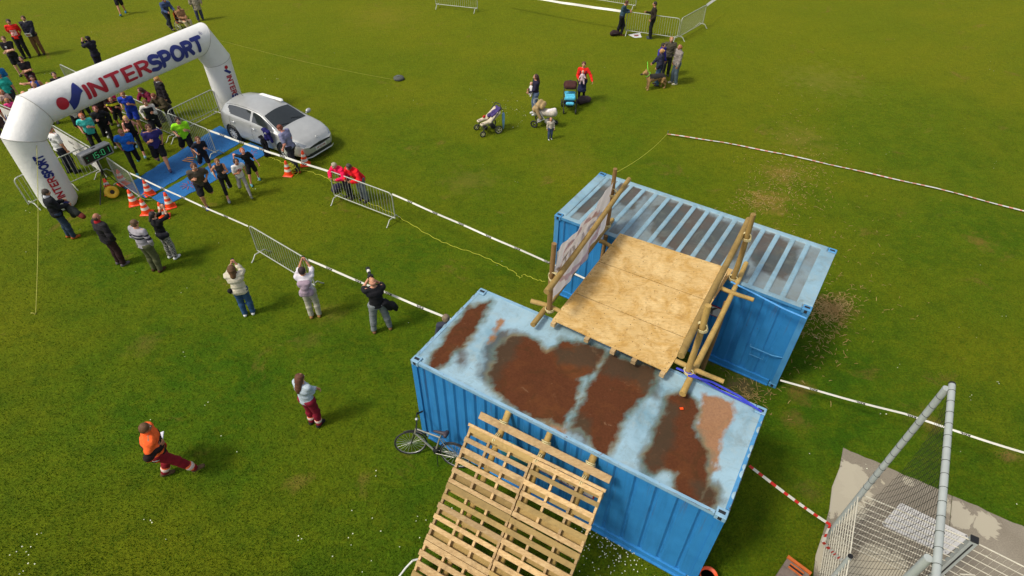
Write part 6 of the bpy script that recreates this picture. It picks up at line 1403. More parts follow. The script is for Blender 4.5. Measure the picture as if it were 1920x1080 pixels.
def person(px, py, H, face, pose, label, top=('tee', (40, 40, 44)), bot=('long', (40, 44, 60)), shoes=(60, 50, 45), hair=('short', (60, 42, 30)), tone='mid', build=1., extra=None, dz=0., mirror=False, head=None, group=None, vox=None, at=None, **ov):
    g = G(px, py) if at is None else np.array(at, float); sc = H/1.75
    T = thing('person', label, 'person', (g[0], g[1], dz), math.radians(face-90), group)
    p = dict(POSE[pose]); p.update(ov); hz = p.get('hz', .93); lean = p.get('lean', (0, .0)); mirror = -1 if mirror else 1
    child = H < 1.5; hs = 1.0 if H > 1.55 else 1.12 if H > 1.25 else 1.3
    pel = V3(0, 0, hz); sp = nrm(V3(lean[0]*mirror, lean[1], .50)); waist = pel+sp*.15; chest = pel+sp*.37; neck = pel+sp*.535+V3(0, .005, 0); fx = V3(1, 0, 0); rt_ = nrm(fx-sp*np.dot(fx, sp)); fwd = np.cross(sp, rt_)
    fwd = nrm(np.cross(sp, rt_)); fwd = fwd if fwd[1] > 0 else -fwd
    hy, hp = (head or p.get('head', (0, 0))); hy = math.radians(hy*mirror); hp = math.radians(hp)
    hup = nrm(sp*.5+V3(0, 0, .5)); hf = V3(-math.sin(hy), math.cos(hy), 0); hf = nrm(hf-hup*np.dot(hf, hup)); hf = nrm(hf*math.cos(hp)+hup*math.sin(hp)); hr = nrm(np.cross(hf, hup)); hup = np.cross(hr, hf)
    hc = neck+hup*.135+hf*.022; b = build; fem = 'f' in (extra or {}).get('sex', 'm'); sw = .170 if fem else .190
    sh = [neck-sp*.055+rt_*s_*sw*b for s_ in (1, -1)]; hip = [pel+rt_*s_*.088*b-V3(0, 0, .01) for s_ in (1, -1)]
    feet = p.get('feet', ((.10, .02), (-.10, 0.))); hands = p.get('hands', ((.25, .04, .84), (-.25, .04, .84))); pole = V3(*p.get('pole', (.35, -1, -.2))); kp = V3(*p.get('knee', (0, 1, .1)))
    if mirror < 0: feet = tuple((-f[0], *f[1:]) for f in feet[::-1]); hands = tuple((-h[0], *h[1:]) for h in hands[::-1])
    arms = []; legs = []
    for i, s_ in enumerate((1, -1)):
        hd = V3(*hands[i]); pl = V3(pole[0]*s_, pole[1], pole[2]); el, wr = ik(sh[i], hd, .29, .255, pl); arms.append((sh[i], el, wr))
        f = feet[i]; an = V3(f[0], f[1], f[2] if len(f) > 2 else .075); kn, an = ik(hip[i], an, .43, .42, kp+V3(.12*s_, 0, 0)); legs.append((hip[i], kn, an, math.radians(f[3]) if len(f) > 3 else 0.))
    TORSO = [(pel-rt_*.065*b, pel+rt_*.065*b, .105*b, .105*b), (waist-rt_*.04*b, waist+rt_*.04*b, .100*b, .100*b), (pel, chest, .115*b, .115*b), (chest-rt_*.075*b, chest+rt_*.075*b, .108*b, .108*b), (sh[0]-rt_*.03, sh[1]+rt_*.03, .062*b, .062*b), (chest, neck, .09*b, .05)]
    UA_ = [(a, e, .052*b, .043*b) for a, e, w_ in arms]; FA = [(e, w_, .041*b, .028) for a, e, w_ in arms]; TH = [(h, k, .086*b, .058*b) for h, k, a, r in legs]; CA = [(k+(a-k)*.0, a, .056*b, .038) for h, k, a, r in legs]
    CALF = [(k+(a-k)*.28+V3(0, -.015, 0), k+(a-k)*.4+V3(0, -.015, 0), .055*b, .05*b) for h, k, a, r in legs]
    FT = []; 
    for (h, k, a, r) in legs: fd = V3(0, math.cos(r), -math.sin(r)); ud = V3(0, math.sin(r), math.cos(r)); FT.append((a-fd*.045-ud*.035, a+fd*.135-ud*.045, .036, .030)); 
    NK = [(neck-sp*.02, hc-hup*.05, .052, .050)]
    h_ = (vox or .024)/sc
    V, Q = nets([tuple(q) for q in TORSO+UA_+FA+TH+CA+CALF+FT+NK], h_, .035)
    m = MB(); n0 = len(V); m.v = [tuple(v) for v in V.tolist()]; m.f = [tuple(q) for q in Q.tolist()]; m.mi = [0]*len(m.f); m.sm = [True]*len(m.f)
    head_mesh(m, hc, np.array([hr, hf, hup]), hs)
    cv = p.get('curl', .75)
    for i, s_ in enumerate((1, -1)):
        a, e, w_ = arms[i]; d = nrm(w_-e); pal = -rt_*s_ if abs(np.dot(d, rt_)) < .8 else -fwd; hand_mesh(m, w_, d, pal, s_*1., cv)
    m.v = [(x*sc, y*sc, z*sc) for x, y, z in m.v]
    m.obj('body', [skin_mat(tone), M_EYEW, M_EYED, M_LIP], T)
    rs = np.random.RandomState(abs(hash((px, py))) % 9999 if False else int(px*7+py*13) % 9999); ph = rs.rand(6)*6
    def folds(a_): return lambda X: a_*(np.sin(X[:, 2]*38+X[:, 0]*17+ph[0])*np.sin(X[:, 0]*23-X[:, 1]*19+ph[1])+.6*np.sin(X[:, 2]*71+X[:, 1]*33+ph[2]))
    def garment(name, prims, ex, mat, k=.037, clip=None, fo=.004, hh=None):
        V, Q = nets([tuple(q) for q in prims], hh or h_, k, clip, folds(fo), ex)
        if len(V): return link(name, np_mesh(name, V*sc, Q, mat), T)
    def cutp(a, e, t): return a+(e-a)*t
    # ------- trousers
    kind, col = bot[0], bot[1]; bm = col if isinstance(col, bpy.types.Material) else cloth(col, 'trouser_cloth')
    wst = pel+sp*.07; clipw = lambda X: (X-wst)@sp
    PB = [(pel-rt_*.062*b, pel+rt_*.062*b, .107*b, .107*b), (hip[0]+V3(0, 0, .0), hip[1], .092*b, .092*b)]
    if kind == 'long': garment('trousers', PB+TH+[(q[0], cutp(q[0], q[1], .93), q[2], q[3]+.012) for q in CA]+CALF, .021, bm, clip=clipw, fo=.005)
    elif kind == 'tights': garment('leggings', PB+TH+CALF+[(q[0], cutp(q[0], q[1], .97), q[2]*.96, q[3]) for q in CA], .008, bm, clip=clipw, fo=.001)
    elif kind == 'capri': garment('leggings', PB+TH+CALF+[(q[0], cutp(q[0], q[1], .50), q[2]*.96, q[3]+.010) for q in CA], .009, bm, clip=clipw, fo=.001)
    elif kind == 'shorts': garment('shorts', PB+[(q[0], cutp(q[0], q[1], .80), q[2], q[3]+.022) for q in TH], .020, bm, clip=clipw, fo=.006)
    elif kind == 'skirt': garment('skirt', PB+[(pel, pel+(legs[0][1]+legs[1][1]-hip[0]-hip[1])/2*.95, .11, .16)], .03, bm, clip=lambda X: np.maximum(clipw(X), -(X[:, 2]-.50)), fo=.010); garment('leggings', [(q[0], cutp(q[0], q[1], .97), q[2]*.96, q[3]) for q in CA]+TH, .008, cloth((28, 28, 32)), fo=.001)
    # ------- shoes / socks
    sm = cloth(shoes, 'shoe'); 
    m = MB()
    for (a, b_, r1, r2), l in zip(FT, legs): Vs, Qs = nets([(a, b_, r1+.012, r2+.014), (l[2]-V3(0, .01, .02), l[2]+V3(0, -.008, .035), .036, .036)], .019/sc, .02); link('shoe', np_mesh('shoe', Vs*sc, Qs, sm), T)
    # ------- top
    kind, col = top[0], top[1]; tm = col if isinstance(col, bpy.types.Material) else cloth(col, 'shirt_cloth'); T2 = list(TORSO[:-1])+[(chest, neck-sp*.03, .09*b, .060)]
    hem = pel-sp*(.10 if kind in ('jacket', 'coat', 'hoodie') else .05 if kind != 'tank' else .02); 
    if kind == 'coat': hem = pel-sp*.38
    nkp = neck+sp*.012; cl = lambda X: np.maximum(-((X-hem)@sp), (X-nkp)@sp)
    PT = T2+[(pel-rt_*.06*b-sp*.05, pel+rt_*.06*b-sp*.05, .112*b, .112*b)]
    if kind == 'coat': PT += [(pel, pel-sp*.42, .13*b, .17*b)]
    if kind == 'tank': garment('vest', T2+[(pel, chest, .115*b, .112*b)], .010, tm, clip=lambda X: np.maximum(cl(X), np.abs((X-chest)@rt_)-.150*b), fo=.003)
    else:
        sl = {'tee': .72, 'polo': .72}.get(kind); ex = {'tee': .016, 'polo': .016, 'long': .014, 'jacket': .030, 'coat': .032, 'hoodie': .026}[kind]
        if sl: A_ = [(a, cutp(a, e, sl), r1, r2+.010) for (a, e, r1, r2) in UA_]
        else: A_ = [(a, e, r1, r2) for (a, e, r1, r2) in UA_]+[(e, cutp(e, w_, .96), r1, r2+.004) for (e, w_, r1, r2) in FA]
        garment({'tee': 'shirt', 'polo': 'shirt', 'long': 'sweater', 'jacket': 'jacket', 'coat': 'coat', 'hoodie': 'hoodie'}[kind], PT+A_, ex, tm, clip=cl, fo=.009 if ex > .02 else .005)
        if kind in ('jacket', 'hoodie', 'coat'): garment('collar', [(neck-sp*.035, neck+sp*.015-fwd*.015, .075, .068)], .012, tm if not (extra or {}).get('collar') else cloth(extra['collar'], 'collar_cloth'), fo=.003)
    if (extra or {}).get('over'):   # sleeveless layer / hi-vis panels over the top
        oc, lo_, hi_ = extra['over']; garment('vest_panel', T2, .045, cloth(oc, 'panel'), clip=lambda X: np.maximum(np.maximum(-((X-(pel+sp*lo_))@sp), (X-(pel+sp*hi_))@sp), np.abs((X-chest)@rt_)-.165*b), fo=.003)
    if (extra or {}).get('bands'):
        garment('reflective_band', [(cutp(a, e, .58), cutp(a, e, .86), .060*b, .050*b) for (a, e, r1, r2) in CA], .016, cloth((255, 112, 62), 'band_orange'), fo=0.); garment('reflective_strip', [(cutp(a, e, .69), cutp(a, e, .73), .060*b, .054*b) for (a, e, r1, r2) in CA], .022, cloth((225, 200, 190), 'strip_grey'), fo=0.)
    if (extra or {}).get('waistband'): garment('waistband', [(pel-rt_*.065*b-sp*.02, pel+rt_*.065*b-sp*.02, .110*b, .110*b)], .036, cloth(extra['waistband'], 'waistband'), clip=lambda X: np.abs((X-(pel-sp*.03))@sp)-.024, fo=0)
    if (extra or {}).get('apron'): garment('apron', [(chest+fwd*.0, pel, .10, .11), (pel, pel-V3(0, 0, .45), .115, .14)], .032, cloth(extra['apron'], 'apron'), clip=lambda X: np.maximum(np.maximum((X-chest)@sp-.02, -(X@fwd)+.02), -(X[:, 2]-.42)), fo=.006)
    # ------- hair
    hk, hcx = hair; hm = hairm(hcx); hh = .018*hs/sc
    capr = [(hc+hup*.030-hf*.014*hs, hc-hup*.0-hf*.030*hs, .086*hs, .076*hs)]
    face_clip = lambda X: np.minimum((X-hc-hf*.052*hs-hup*.0)@hf+((X-hc)@hup)*-.55, 9)
    if hk == 'short': garment('hair', capr, .008, hm, .02, lambda X: np.maximum(face_clip(X), -((X-hc)@hup)-.055*hs), .003, hh)
    elif hk == 'bald': garment('hair', [(hc-hf*.03*hs, hc-hup*.02-hf*.03*hs, .082*hs, .074*hs)], .002, hm, .02, lambda X: np.maximum(np.maximum((X-hc-hf*.01)@hf, ((X-hc)@hup)-.045), -((X-hc)@hup)-.055), .001, hh)
    elif hk == 'long': garment('hair', capr+[(hc-hf*.045*hs, neck-fwd*.085-sp*.05, .080*hs, .060), (hc-hf*.03-hr*.05, neck-hr*.06-sp*.04, .045, .035), (hc-hf*.03+hr*.05, neck+hr*.06-sp*.04, .045, .035)], .008, hm, .03, lambda X: np.where((X-hc)@hup > -.03, face_clip(X), (X-hc-hf*.03)@hf), .005, hh)
    elif hk == 'verylong': garment('hair', capr+[(hc-hf*.045*hs, neck-fwd*.105-sp*.08, .080*hs, .062), (neck-fwd*.105-sp*.08, chest-fwd*.135, .060, .030)], .008, hm, .03, lambda X: np.where((X-hc)@hup > -.03, face_clip(X), (X-hc-hf*.03)@hf), .006, hh)
    elif hk in ('tail', 'bun'):
        e_ = [(hc-hf*.09*hs+hup*.02, hc-hf*(.20 if hk == 'tail' else .11)*hs-hup*(.10 if hk == 'tail' else -.03)*hs, .034, .022 if hk == 'tail' else .040)]
        garment('hair', capr+e_, .006, hm, .02, lambda X: np.maximum(face_clip(X), -((X-hc)@hup)-.10*hs), .002, hh)
    elif hk == 'cap':
        garment('cap', capr+[(hc+hup*.045+hf*.06, hc+hup*.035+hf*.115, .052, .030)], .010, cloth(hcx, 'cap_cloth'), .01, lambda X: -((X-hc)@hup)+.022, .0, hh); garment('hair', capr, .003, hairm((50, 35, 28)), .02, lambda X: np.maximum(face_clip(X), -((X-hc)@hup)-.05), .001, hh)
    info = dict(T=T, sc=sc, arms=arms, hc=hc, hf=hf, hup=hup, hr=hr, neck=neck, chest=chest, pel=pel, sp=sp, rt=rt_, fwd=fwd, face=face)
    return info
def wpt(I_, v):
    """local figure point -> world"""
    a = I_['T'].rotation_euler[2]; v = np.asarray(v, float)*I_['sc']; l = np.array(I_['T'].location); return l+np.array([v[0]*math.cos(a)-v[1]*math.sin(a), v[0]*math.sin(a)+v[1]*math.cos(a), v[2]])
def wob_thing(name, label, cat, I_, prims, mat, h=.018, k=.025, warp=None):
    V, Q = nets([(np.array(a, float), np.array(b, float), r1, r2) for a, b, r1, r2 in prims], h, k, None, warp); o = link(name, np_mesh(name, V*I_['sc'], Q, mat)); o.location = I_['T'].location; o.rotation_euler = I_['T'].rotation_euler; return tag(o, label, cat)
def held_phone(I_, label, name='phone', cam_=False):
    c = (I_['arms'][0][2]+I_['arms'][1][2])/2+V3(0, .07, .03); m = MB()
    if cam_:
        m.box((0, 0, 0), (.14, .07, .10), bev=.012); m.box((0, 0, .06), (.05, .05, .03), bev=.01); m.cyl((0, .03, 0), (0, .16, 0), .038, .040, 14); m.cyl((0, .16, 0), (0, .25, 0), .043, .043, 14, mi=1); m.cyl((0, .25, 0), (0, .33, 0), .050, .055, 14); mats_ = [M_BLK, plain('lens_white', (215, 210, 200), .4)]
    else: m.box((0, 0, 0), (.075, .010, .15), bev=.008); m.box((0, -.006, 0), (.066, .001, .135), mi=1); mats_ = [M_BLK, plain('screen', (60, 70, 80), .1)]
    o = m.obj('camera_with_zoom_lens' if cam_ else name, mats_); o.location = tuple(wpt(I_, c)); o.rotation_euler = I_['T'].rotation_euler; return tag(o, label, 'camera' if cam_ else 'phone')
BLK, NAVY = (26, 26, 29), (30, 34, 58)
TRK = -33   # running direction
pr = lambda base, ink, x0=-.12, x1=.12, z0=1.15, z1=1.32, s_=1: cloth(base, 'printed_cloth', 'print', ink and S2L_back(ink), (x0, x1, z0, z1, s_))
def S2L_back(c): return tuple(c)
# ---- runners -----------------------------------------------------------
person(394, 388, 1.78, -62, 'runC', 'man running in brown-grey tee and dark shorts with blue shoes, frontmost under the tape', ('tee', (78, 70, 60)), ('shorts', (34, 33, 38)), (70, 80, 130), ('short', (95, 60, 42)), 'mid', 1.06, head=(5, 0))
person(432, 372, 1.60, -60, 'runA', 'girl running in dark grey tank top and black three-quarter leggings with flying brown hair', ('tank', (50, 52, 56)), ('capri', (24, 24, 27)), (120, 125, 130), ('tail', (120, 82, 45)), 'mid', .88, extra=dict(sex='f'))
person(463, 368, 1.50, -52, 'runB', 'boy running in white tee with red chest print and light grey leggings', ('tee', pr((222, 218, 214), (165, 30, 45), -.08, .08, .98, 1.12)), ('tights', (150, 145, 142)), (85, 90, 75), ('short', (46, 34, 28)), 'tan', .88)
person(479, 342, 1.42, -58, 'swing', 'red-haired child in black running kit with both arms swung out, rightmost runner', ('tee', (24, 24, 27)), ('shorts', (22, 22, 26)), (90, 150, 160), ('short', (175, 92, 50)), 'pink', .90, head=(0, 10))
person(393, 326, 1.55, -50, 'runD', 'boy running in plain black tee and shorts with a light blue shoe kicked up behind', ('tee', (24, 28, 40)), ('shorts', (28, 24, 30)), (110, 160, 180), ('short', (95, 58, 38)), 'mid', .88)
person(362, 298, 1.78, -60, 'runC', 'bearded man running in lime green tee on the far blue mat', ('tee', (150, 225, 30)), ('shorts', (22, 22, 26)), (45, 95, 90), ('short', (48, 30, 24)), 'mid', 1.02, mirror=True)
person(312, 318, 1.84, -55, 'runB', 'large man running in navy tee and black shorts, foot landing on the mat', ('tee', (48, 44, 105)), ('shorts', (24, 24, 27)), (70, 66, 95), ('short', (80, 44, 32)), 'mid', 1.12)
person(262, 322, 1.76, -58, 'runA', 'balding man running in bright blue tee with white side panels and black tights', ('tee', (30, 105, 205)), ('tights', (22, 22, 26)), (60, 140, 165), ('bald', (90, 50, 38)), 'tan', 1.05)
person(268, 292, 1.66, -60, 'runB', 'blonde woman running in black vest and black three-quarter tights, behind the bright blue tee', ('tank', (30, 26, 28)), ('capri', (22, 22, 25)), (120, 160, 180), ('tail', (205, 165, 95)), 'pink', .92, extra=dict(sex='f'))
person(190, 288, 1.68, -62, 'runA', 'red-haired woman running in turquoise tee and black leggings', ('tee', (70, 190, 180)), ('tights', (26, 26, 30)), (190, 190, 90), ('tail', (185, 100, 58)), 'pink', 1.06, extra=dict(sex='f'))
person(214, 274, 1.68, -62, 'runB', 'woman running in black tracksuit top with white stripes, beside the turquoise runner', ('jacket', (26, 26, 30)), ('tights', (24, 24, 27)), (205, 205, 200), ('tail', (120, 58, 52)), 'pink', .96, extra=dict(sex='f'))
person(302, 262, 1.70, -58, 'runA', 'runner in black waistcoat over a white shirt, close to the far barrier', ('long', (215, 208, 198)), ('shorts', (26, 26, 30)), (190, 195, 195), ('short', (100, 62, 40)), 'mid', .98, extra=dict(over=((26, 30, 30), .02, .50)))
person(264, 245, 1.74, -75, 'runC', 'person running in loose royal blue shirt and blue shorts with red trim', ('tee', (32, 62, 175)), ('shorts', (30, 58, 165)), (60, 60, 66), ('short', (130, 88, 55)), 'mid', 1.0, mirror=True)
person(234, 243, 1.45, -58, 'runD', 'boy running in black and yellow football jersey', ('tee', cloth((28, 27, 30), 'jersey', 'stripes', (215, 215, 40), ((1.04, 1.13), (.62, .70)))), ('shorts', (30, 30, 28)), (200, 200, 195), ('short', (135, 90, 55)), 'mid', .86)
person(228, 232, 1.62, -62, 'runA', 'person running in magenta top and matching skirt, half hidden by the beam', ('tee', (215, 30, 100)), ('shorts', (190, 24, 62)), (150, 150, 150), ('tail', (120, 80, 50)), 'tan', .92, extra=dict(sex='f'))
person(206, 240, 1.82, -62, 'walk', 'tall person in dark brown-black coat directly behind the black tracksuit', ('coat', (40, 28, 26)), ('long', (30, 28, 28)), (50, 45, 40), ('short', (60, 40, 30)), 'mid', 1.1)
person(164, 258, 1.74, -64, 'runB', 'runner in white tee with grey picture print under the left part of the beam', ('tee', pr((205, 200, 198), (85, 85, 82), -.16, .16, 1.05, 1.32)), ('shorts', (22, 22, 26)), (110, 50, 45), ('short', (70, 50, 38)), 'tan', 1.0)
# ---- waiting crowd, top left ------------------------------------------
person(79, 102, 1.80, -72, 'front', 'man in dark jacket with cream collar and brown trousers holding a paper race number', ('jacket', (38, 38, 50)), ('long', (112, 80, 50)), (62, 52, 36), ('short', (78, 50, 30)), 'mid', 1.0, extra=dict(collar=(200, 188, 150)))
person(52, 108, 1.78, -68, 'behind', 'bearded man in bright red tee with white print and black trousers', ('tee', pr((215, 32, 22), (230, 190, 185), -.12, .12, 1.05, 1.30)), ('long', (30, 27, 29)), (40, 38, 36), ('short', (52, 34, 26)), 'mid', 1.02)
person(44, 141, 1.74, -62, 'folded', 'man in black tee with small white ring and shorts, arms folded, left edge', ('tee', pr((34, 30, 34), (215, 215, 215), .02, .09, 1.24, 1.32)), ('shorts', (26, 26, 30)), (60, 62, 50), ('short', (105, 68, 42)), 'fair', .98, head=(-5, 5))
person(76, 178, 1.66, -60, 'folded', 'dark-haired youth in black polo shirt with arms crossed beside the waving runner', ('polo', (30, 26, 30)), ('long', (72, 28, 40)), (40, 40, 40), ('short', (52, 34, 32)), 'mid', .92)
person(38, 212, 1.70, -52, 'relaxed', 'woman in turquoise tee and cap with grey leggings, left edge crowd', ('tee', (40, 168, 152)), ('long', (58, 58, 72)), (90, 90, 95), ('cap', (100, 160, 140)), 'mid', 1.05, extra=dict(sex='f'))
person(30, 196, 1.74, -52, 'stand', 'person in mid-blue tee with white collar behind the turquoise woman', ('tee', (30, 105, 165)), ('long', (24, 26, 34)), (70, 70, 74), ('short', (85, 55, 42)), 'mid', 1.0)
person(97, 215, 1.64, -56, 'wave', 'runner in blue and white tank top raising one open hand', ('tank', (60, 95, 180)), ('shorts', (40, 44, 100)), (120, 120, 120), ('short', (60, 40, 38)), 'mid', .92)
person(103, 232, 1.72, -56, 'relaxed', 'man in white tee with red block print standing right behind the beam', ('tee', pr((222, 214, 216), (185, 45, 85), -.10, .12, 1.10, 1.26)), ('shorts', (50, 50, 60)), (90, 90, 90), ('bald', (170, 140, 110)), 'mid', 1.06)
person(118, 212, 1.30, -56, 'relaxed', 'blond child in yellow top between the white tee and the dark-haired woman', ('tee', (205, 165, 50)), ('shorts', (60, 60, 70)), (100, 100, 100), ('short', (175, 140, 70)), 'mid', .9)
person(137, 210, 1.68, -56, 'folded', 'dark-haired woman in black tee with pink wrist, hands clasped behind the beam', ('tee', (32, 32, 34)), ('long', (35, 35, 42)), (60, 60, 60), ('bun', (62, 44, 34)), 'fair', .95, extra=dict(sex='f'))
person(164, 216, 1.66, -56, 'relaxed', 'person of whom only the reddish face shows above the beam', ('tee', (200, 50, 90)), ('long', (35, 35, 42)), (60, 60, 60), ('short', (68, 44, 36)), 'pink', .95)
person(33, 224, 1.22, -40, 'relaxed', 'ginger-haired child with pale top beside the turquoise woman', ('tee', (215, 185, 170)), ('shorts', (90, 70, 60)), (100, 100, 100), ('short', (185, 105, 50)), 'tan', .9)
person(44, 242, 1.26, -45, 'relaxed', 'blonde child in pink top close to the left shoulder of the arch', ('tee', (240, 70, 140)), ('shorts', (80, 80, 90)), (100, 100, 100), ('tail', (195, 140, 80)), 'tan', .9)
person(78, 236, 1.42, -50, 'relaxed', 'blonde girl in bright pink tee just above the beam', ('tee', (245, 90, 150)), ('shorts', (80, 80, 90)), (100, 100, 100), ('long', (200, 150, 95)), 'pink', .9)
person(18, 268, 1.74, -45, 'relaxed', 'person in bright red shirt cut by the left edge beside the arch', ('tee', (205, 22, 24)), ('long', (80, 60, 60)), (100, 80, 70), ('short', (80, 50, 40)), 'mid', 1.08)
person(196, 140, 1.72, 160, 'phone', 'person in black jacket and black cap aiming a phone to the left', ('jacket', (32, 30, 42)), ('long', (40, 36, 56)), (50, 45, 50), ('cap', (28, 27, 30)), 'mid', 1.0)
person(232, 27, 1.72, -70, 'walk', 'runner cut off by the top edge, black shorts and bright blue shoes', ('tee', (60, 60, 70)), ('shorts', (26, 26, 29)), (40, 110, 150), ('short', (70, 50, 40)), 'mid', 1.0)
# ---- barrier leaners ---------------------------------------------------
person(303, 228, 1.64, -112, 'leanfence', 'woman in burgundy jacket over white shirt leaning on the far barrier', ('jacket', (112, 24, 52)), ('long', (34, 30, 36)), (60, 50, 50), ('long', (72, 42, 36)), 'mid', .95, extra=dict(sex='f', collar=(215, 210, 210)))
person(328, 240, 1.66, -112, 'leanfence', 'person in olive-brown jacket resting an elbow on the far barrier', ('jacket', (72, 62, 42)), ('long', (36, 36, 44)), (60, 50, 50), ('short', (125, 68, 44)), 'pink', 1.0)
person(322, 218, 1.68, -120, 'relaxed', 'long-haired blonde woman in dark coat with backpack behind the two leaners', ('coat', (32, 28, 32)), ('long', (34, 34, 40)), (60, 50, 50), ('verylong', (190, 140, 70)), 'mid', .98, extra=dict(sex='f', collar=(210, 205, 200)))
person(137, 324, 1.80, 62, 'relaxed', 'man in white tee and dark trousers seen from behind at the left barrier', ('tee', pr((218, 216, 214), (60, 60, 66), -.12, .12, 1.30, 1.40, -1)), ('long', (34, 36, 50)), (40, 40, 42), ('short', (125, 85, 62)), 'mid', 1.12)
I1 = person(655, 372, 1.60, -122, 'leanfence', 'grey-haired person in pink-red jacket leaning on the near barrier, left of two', ('jacket', (235, 24, 82)), ('long', (34, 32, 44)), (60, 50, 50), ('short', (165, 152, 132)), 'mid', .98)
person(682, 377, 1.66, -122, 'leanfence', 'dark-haired person in scarlet jacket leaning on the near barrier, right of two', ('jacket', (225, 22, 34)), ('long', (105, 112, 122)), (60, 50, 50), ('short', (72, 58, 48)), 'tan', 1.02)
# ---- beside the car ----------------------------------------------------
person(556, 320, 1.78, 165, 'cary', 'man in lilac-grey shirt and long dark apron coiling yellow cable beside the silver car', ('polo', (128, 128, 158)), ('long', (44, 44, 52)), (140, 62, 30), ('short', (120, 62, 42)), 'pink', 1.05, extra=dict(apron=(40, 42, 50)), head=(25, -20))
_r = MB(); rs_ = np.random.RandomState(4)
for _ in range(16): a = rs_.rand(3)*6; c = rs_.randn(3)*.05; R0_ = .09+.04*rs_.rand(); x, y, _z = frame_of(rs_.randn(3)); _r.tube([c+(x*math.cos(t)+y*math.sin(t)*1.3)*R0_ for t in np.linspace(0, 6.283, 13)[:-1]], .009, 5, closed=True)
_o = _r.obj('cable_coil', M_YC); _o.location = tuple(G(549, 315, .22)); tag(_o, 'tangled coil of bright yellow cable hanging low beside the leftmost cone at the car', 'cable')
# ---- near spectators ---------------------------------------------------
I_ = person(134, 446, 1.74, 48, 'coat', 'dark-haired person in black jacket and jeans carrying a coat near the left arch leg', ('jacket', (26, 27, 32)), ('long', (44, 58, 76)), (165, 88, 35), ('short', (56, 44, 34)), 'mid', 1.0, extra=dict(collar=(190, 190, 195)), head=(-10, -8))
wob_thing('folded_coat', 'dark green coat with brown lining carried by the person near the left arch leg', 'coat', I_, [((.0, .30, 1.02), (.26, .36, .95), .07, .09), ((.10, .32, .98), (.14, .34, .72), .09, .07), ((.26, .36, .95), (.42, .42, .88), .10, .09)], cloth((32, 36, 32), 'coat_dark'), warp=lambda X: .012*np.sin(X[:, 0]*35+X[:, 2]*28))
wob_thing('handbag', 'red-brown bag at the end of the carried coat near the left arch leg', 'bag', I_, [((.42, .44, .84), (.56, .48, .80), .085, .075)], cloth((98, 36, 28), 'bag_brown'))
person(228, 496, 1.78, 58, 'pockets', 'balding man in black jacket with red collar and dark maroon trousers, hands in pockets', ('jacket', (36, 33, 36)), ('long', (50, 30, 30)), (96, 88, 92), ('bald', (82, 58, 38)), 'tan', 1.04, extra=dict(collar=(165, 30, 35)))
person(296, 508, 1.78, 70, 'pockets', 'man in light grey sweater with two dark chest stripes and olive trousers, seen from behind', ('long', cloth((158, 152, 158), 'striped_sweater', 'stripes', (38, 36, 50), ((1.20, 1.265), (1.315, 1.365)))), ('long', (84, 86, 58)), (76, 48, 30), ('short', (92, 66, 40)), 'mid', 1.10)
I_ = person(325, 484, 1.66, 68, 'phone_high', 'woman in black top and patterned trousers photographing with a raised phone', ('long', (26, 25, 28)), ('long', cloth((50, 50, 52), 'leopard', 'leopard', (150, 148, 140))), (222, 222, 220), ('tail', (46, 34, 30)), 'fair', .95, extra=dict(sex='f')); held_phone(I_, 'black phone held up by the woman in patterned trousers')
wob_thing('shoulder_bag', 'black shoulder bag at the hip of the woman in patterned trousers', 'bag', I_, [((.14, -.13, .98), (.22, -.02, .96), .09, .08), ((.05, -.15, 1.0), (.16, -.14, .92), .07, .07)], cloth((30, 30, 36), 'door_edge_black2'))
I_ = person(468, 590, 1.70, 105, 'phone', 'woman in cream padded jacket and blue jeans photographing with a phone', ('jacket', (206, 196, 172)), ('long', (50, 82, 118)), (215, 215, 212), ('long', (96, 66, 36)), 'mid', 1.0, extra=dict(sex='f')); held_phone(I_, 'phone held up by the woman in the cream jacket')
wob_thing('belt_bag', 'small black bag on the left hip of the woman in the cream jacket', 'bag', I_, [((-.21, -.08, .98), (-.21, -.02, .90), .065, .06)], cloth((24, 23, 26), 'belt_bag'))
I_ = person(592, 594, 1.72, 98, 'phone_high', 'person in white top and cream trousers with a lilac backpack, filming with a phone', ('long', (214, 208, 212)), ('long', (176, 170, 150)), (160, 118, 70), ('short', (52, 34, 34)), 'mid', .98); held_phone(I_, 'phone held up by the person with the lilac backpack')
wob_thing('backpack', 'lilac-grey backpack worn by the person in white', 'backpack', I_, [((-.09, -.17, 1.02), (.09, -.17, 1.02), .10, .10), ((-.08, -.16, 1.30), (.08, -.16, 1.30), .09, .09), ((0, -.20, 1.05), (0, -.18, 1.25), .10, .10)], cloth((158, 138, 150), 'backpack_lilac'), warp=lambda X: .006*np.sin(X[:, 2]*50))
I_ = person(717, 620, 1.78, 112, 'camera', 'bald photographer in black polo and grey trousers aiming a long lens over the tape', ('polo', (28, 27, 31)), ('long', (124, 128, 128)), (130, 92, 62), ('bald', (190, 132, 104)), 'mid', 1.10); held_phone(I_, 'camera with white and black zoom lens held by the bald photographer', cam_=True)
wob_thing('tied_jacket', 'black jacket hanging at the right hip of the bald photographer', 'jacket', I_, [((.16, -.10, .98), (.36, -.06, .80), .07, .08), ((.20, -.06, .96), (.26, -.02, .70), .08, .07), ((.36, -.05, .82), (.44, .0, .60), .09, .05)], cloth((26, 26, 30), 'tied_jacket'), warp=lambda X: .014*np.sin(X[:, 0]*35+X[:, 2]*28))
person(844, 676, 1.55, 105, 'relaxed', 'person with grey-brown hair in grey jacket half hidden by the near container end', ('jacket', (58, 60, 72)), ('long', (120, 132, 148)), (60, 60, 60), ('short', (122, 104, 82)), 'mid', 1.0)
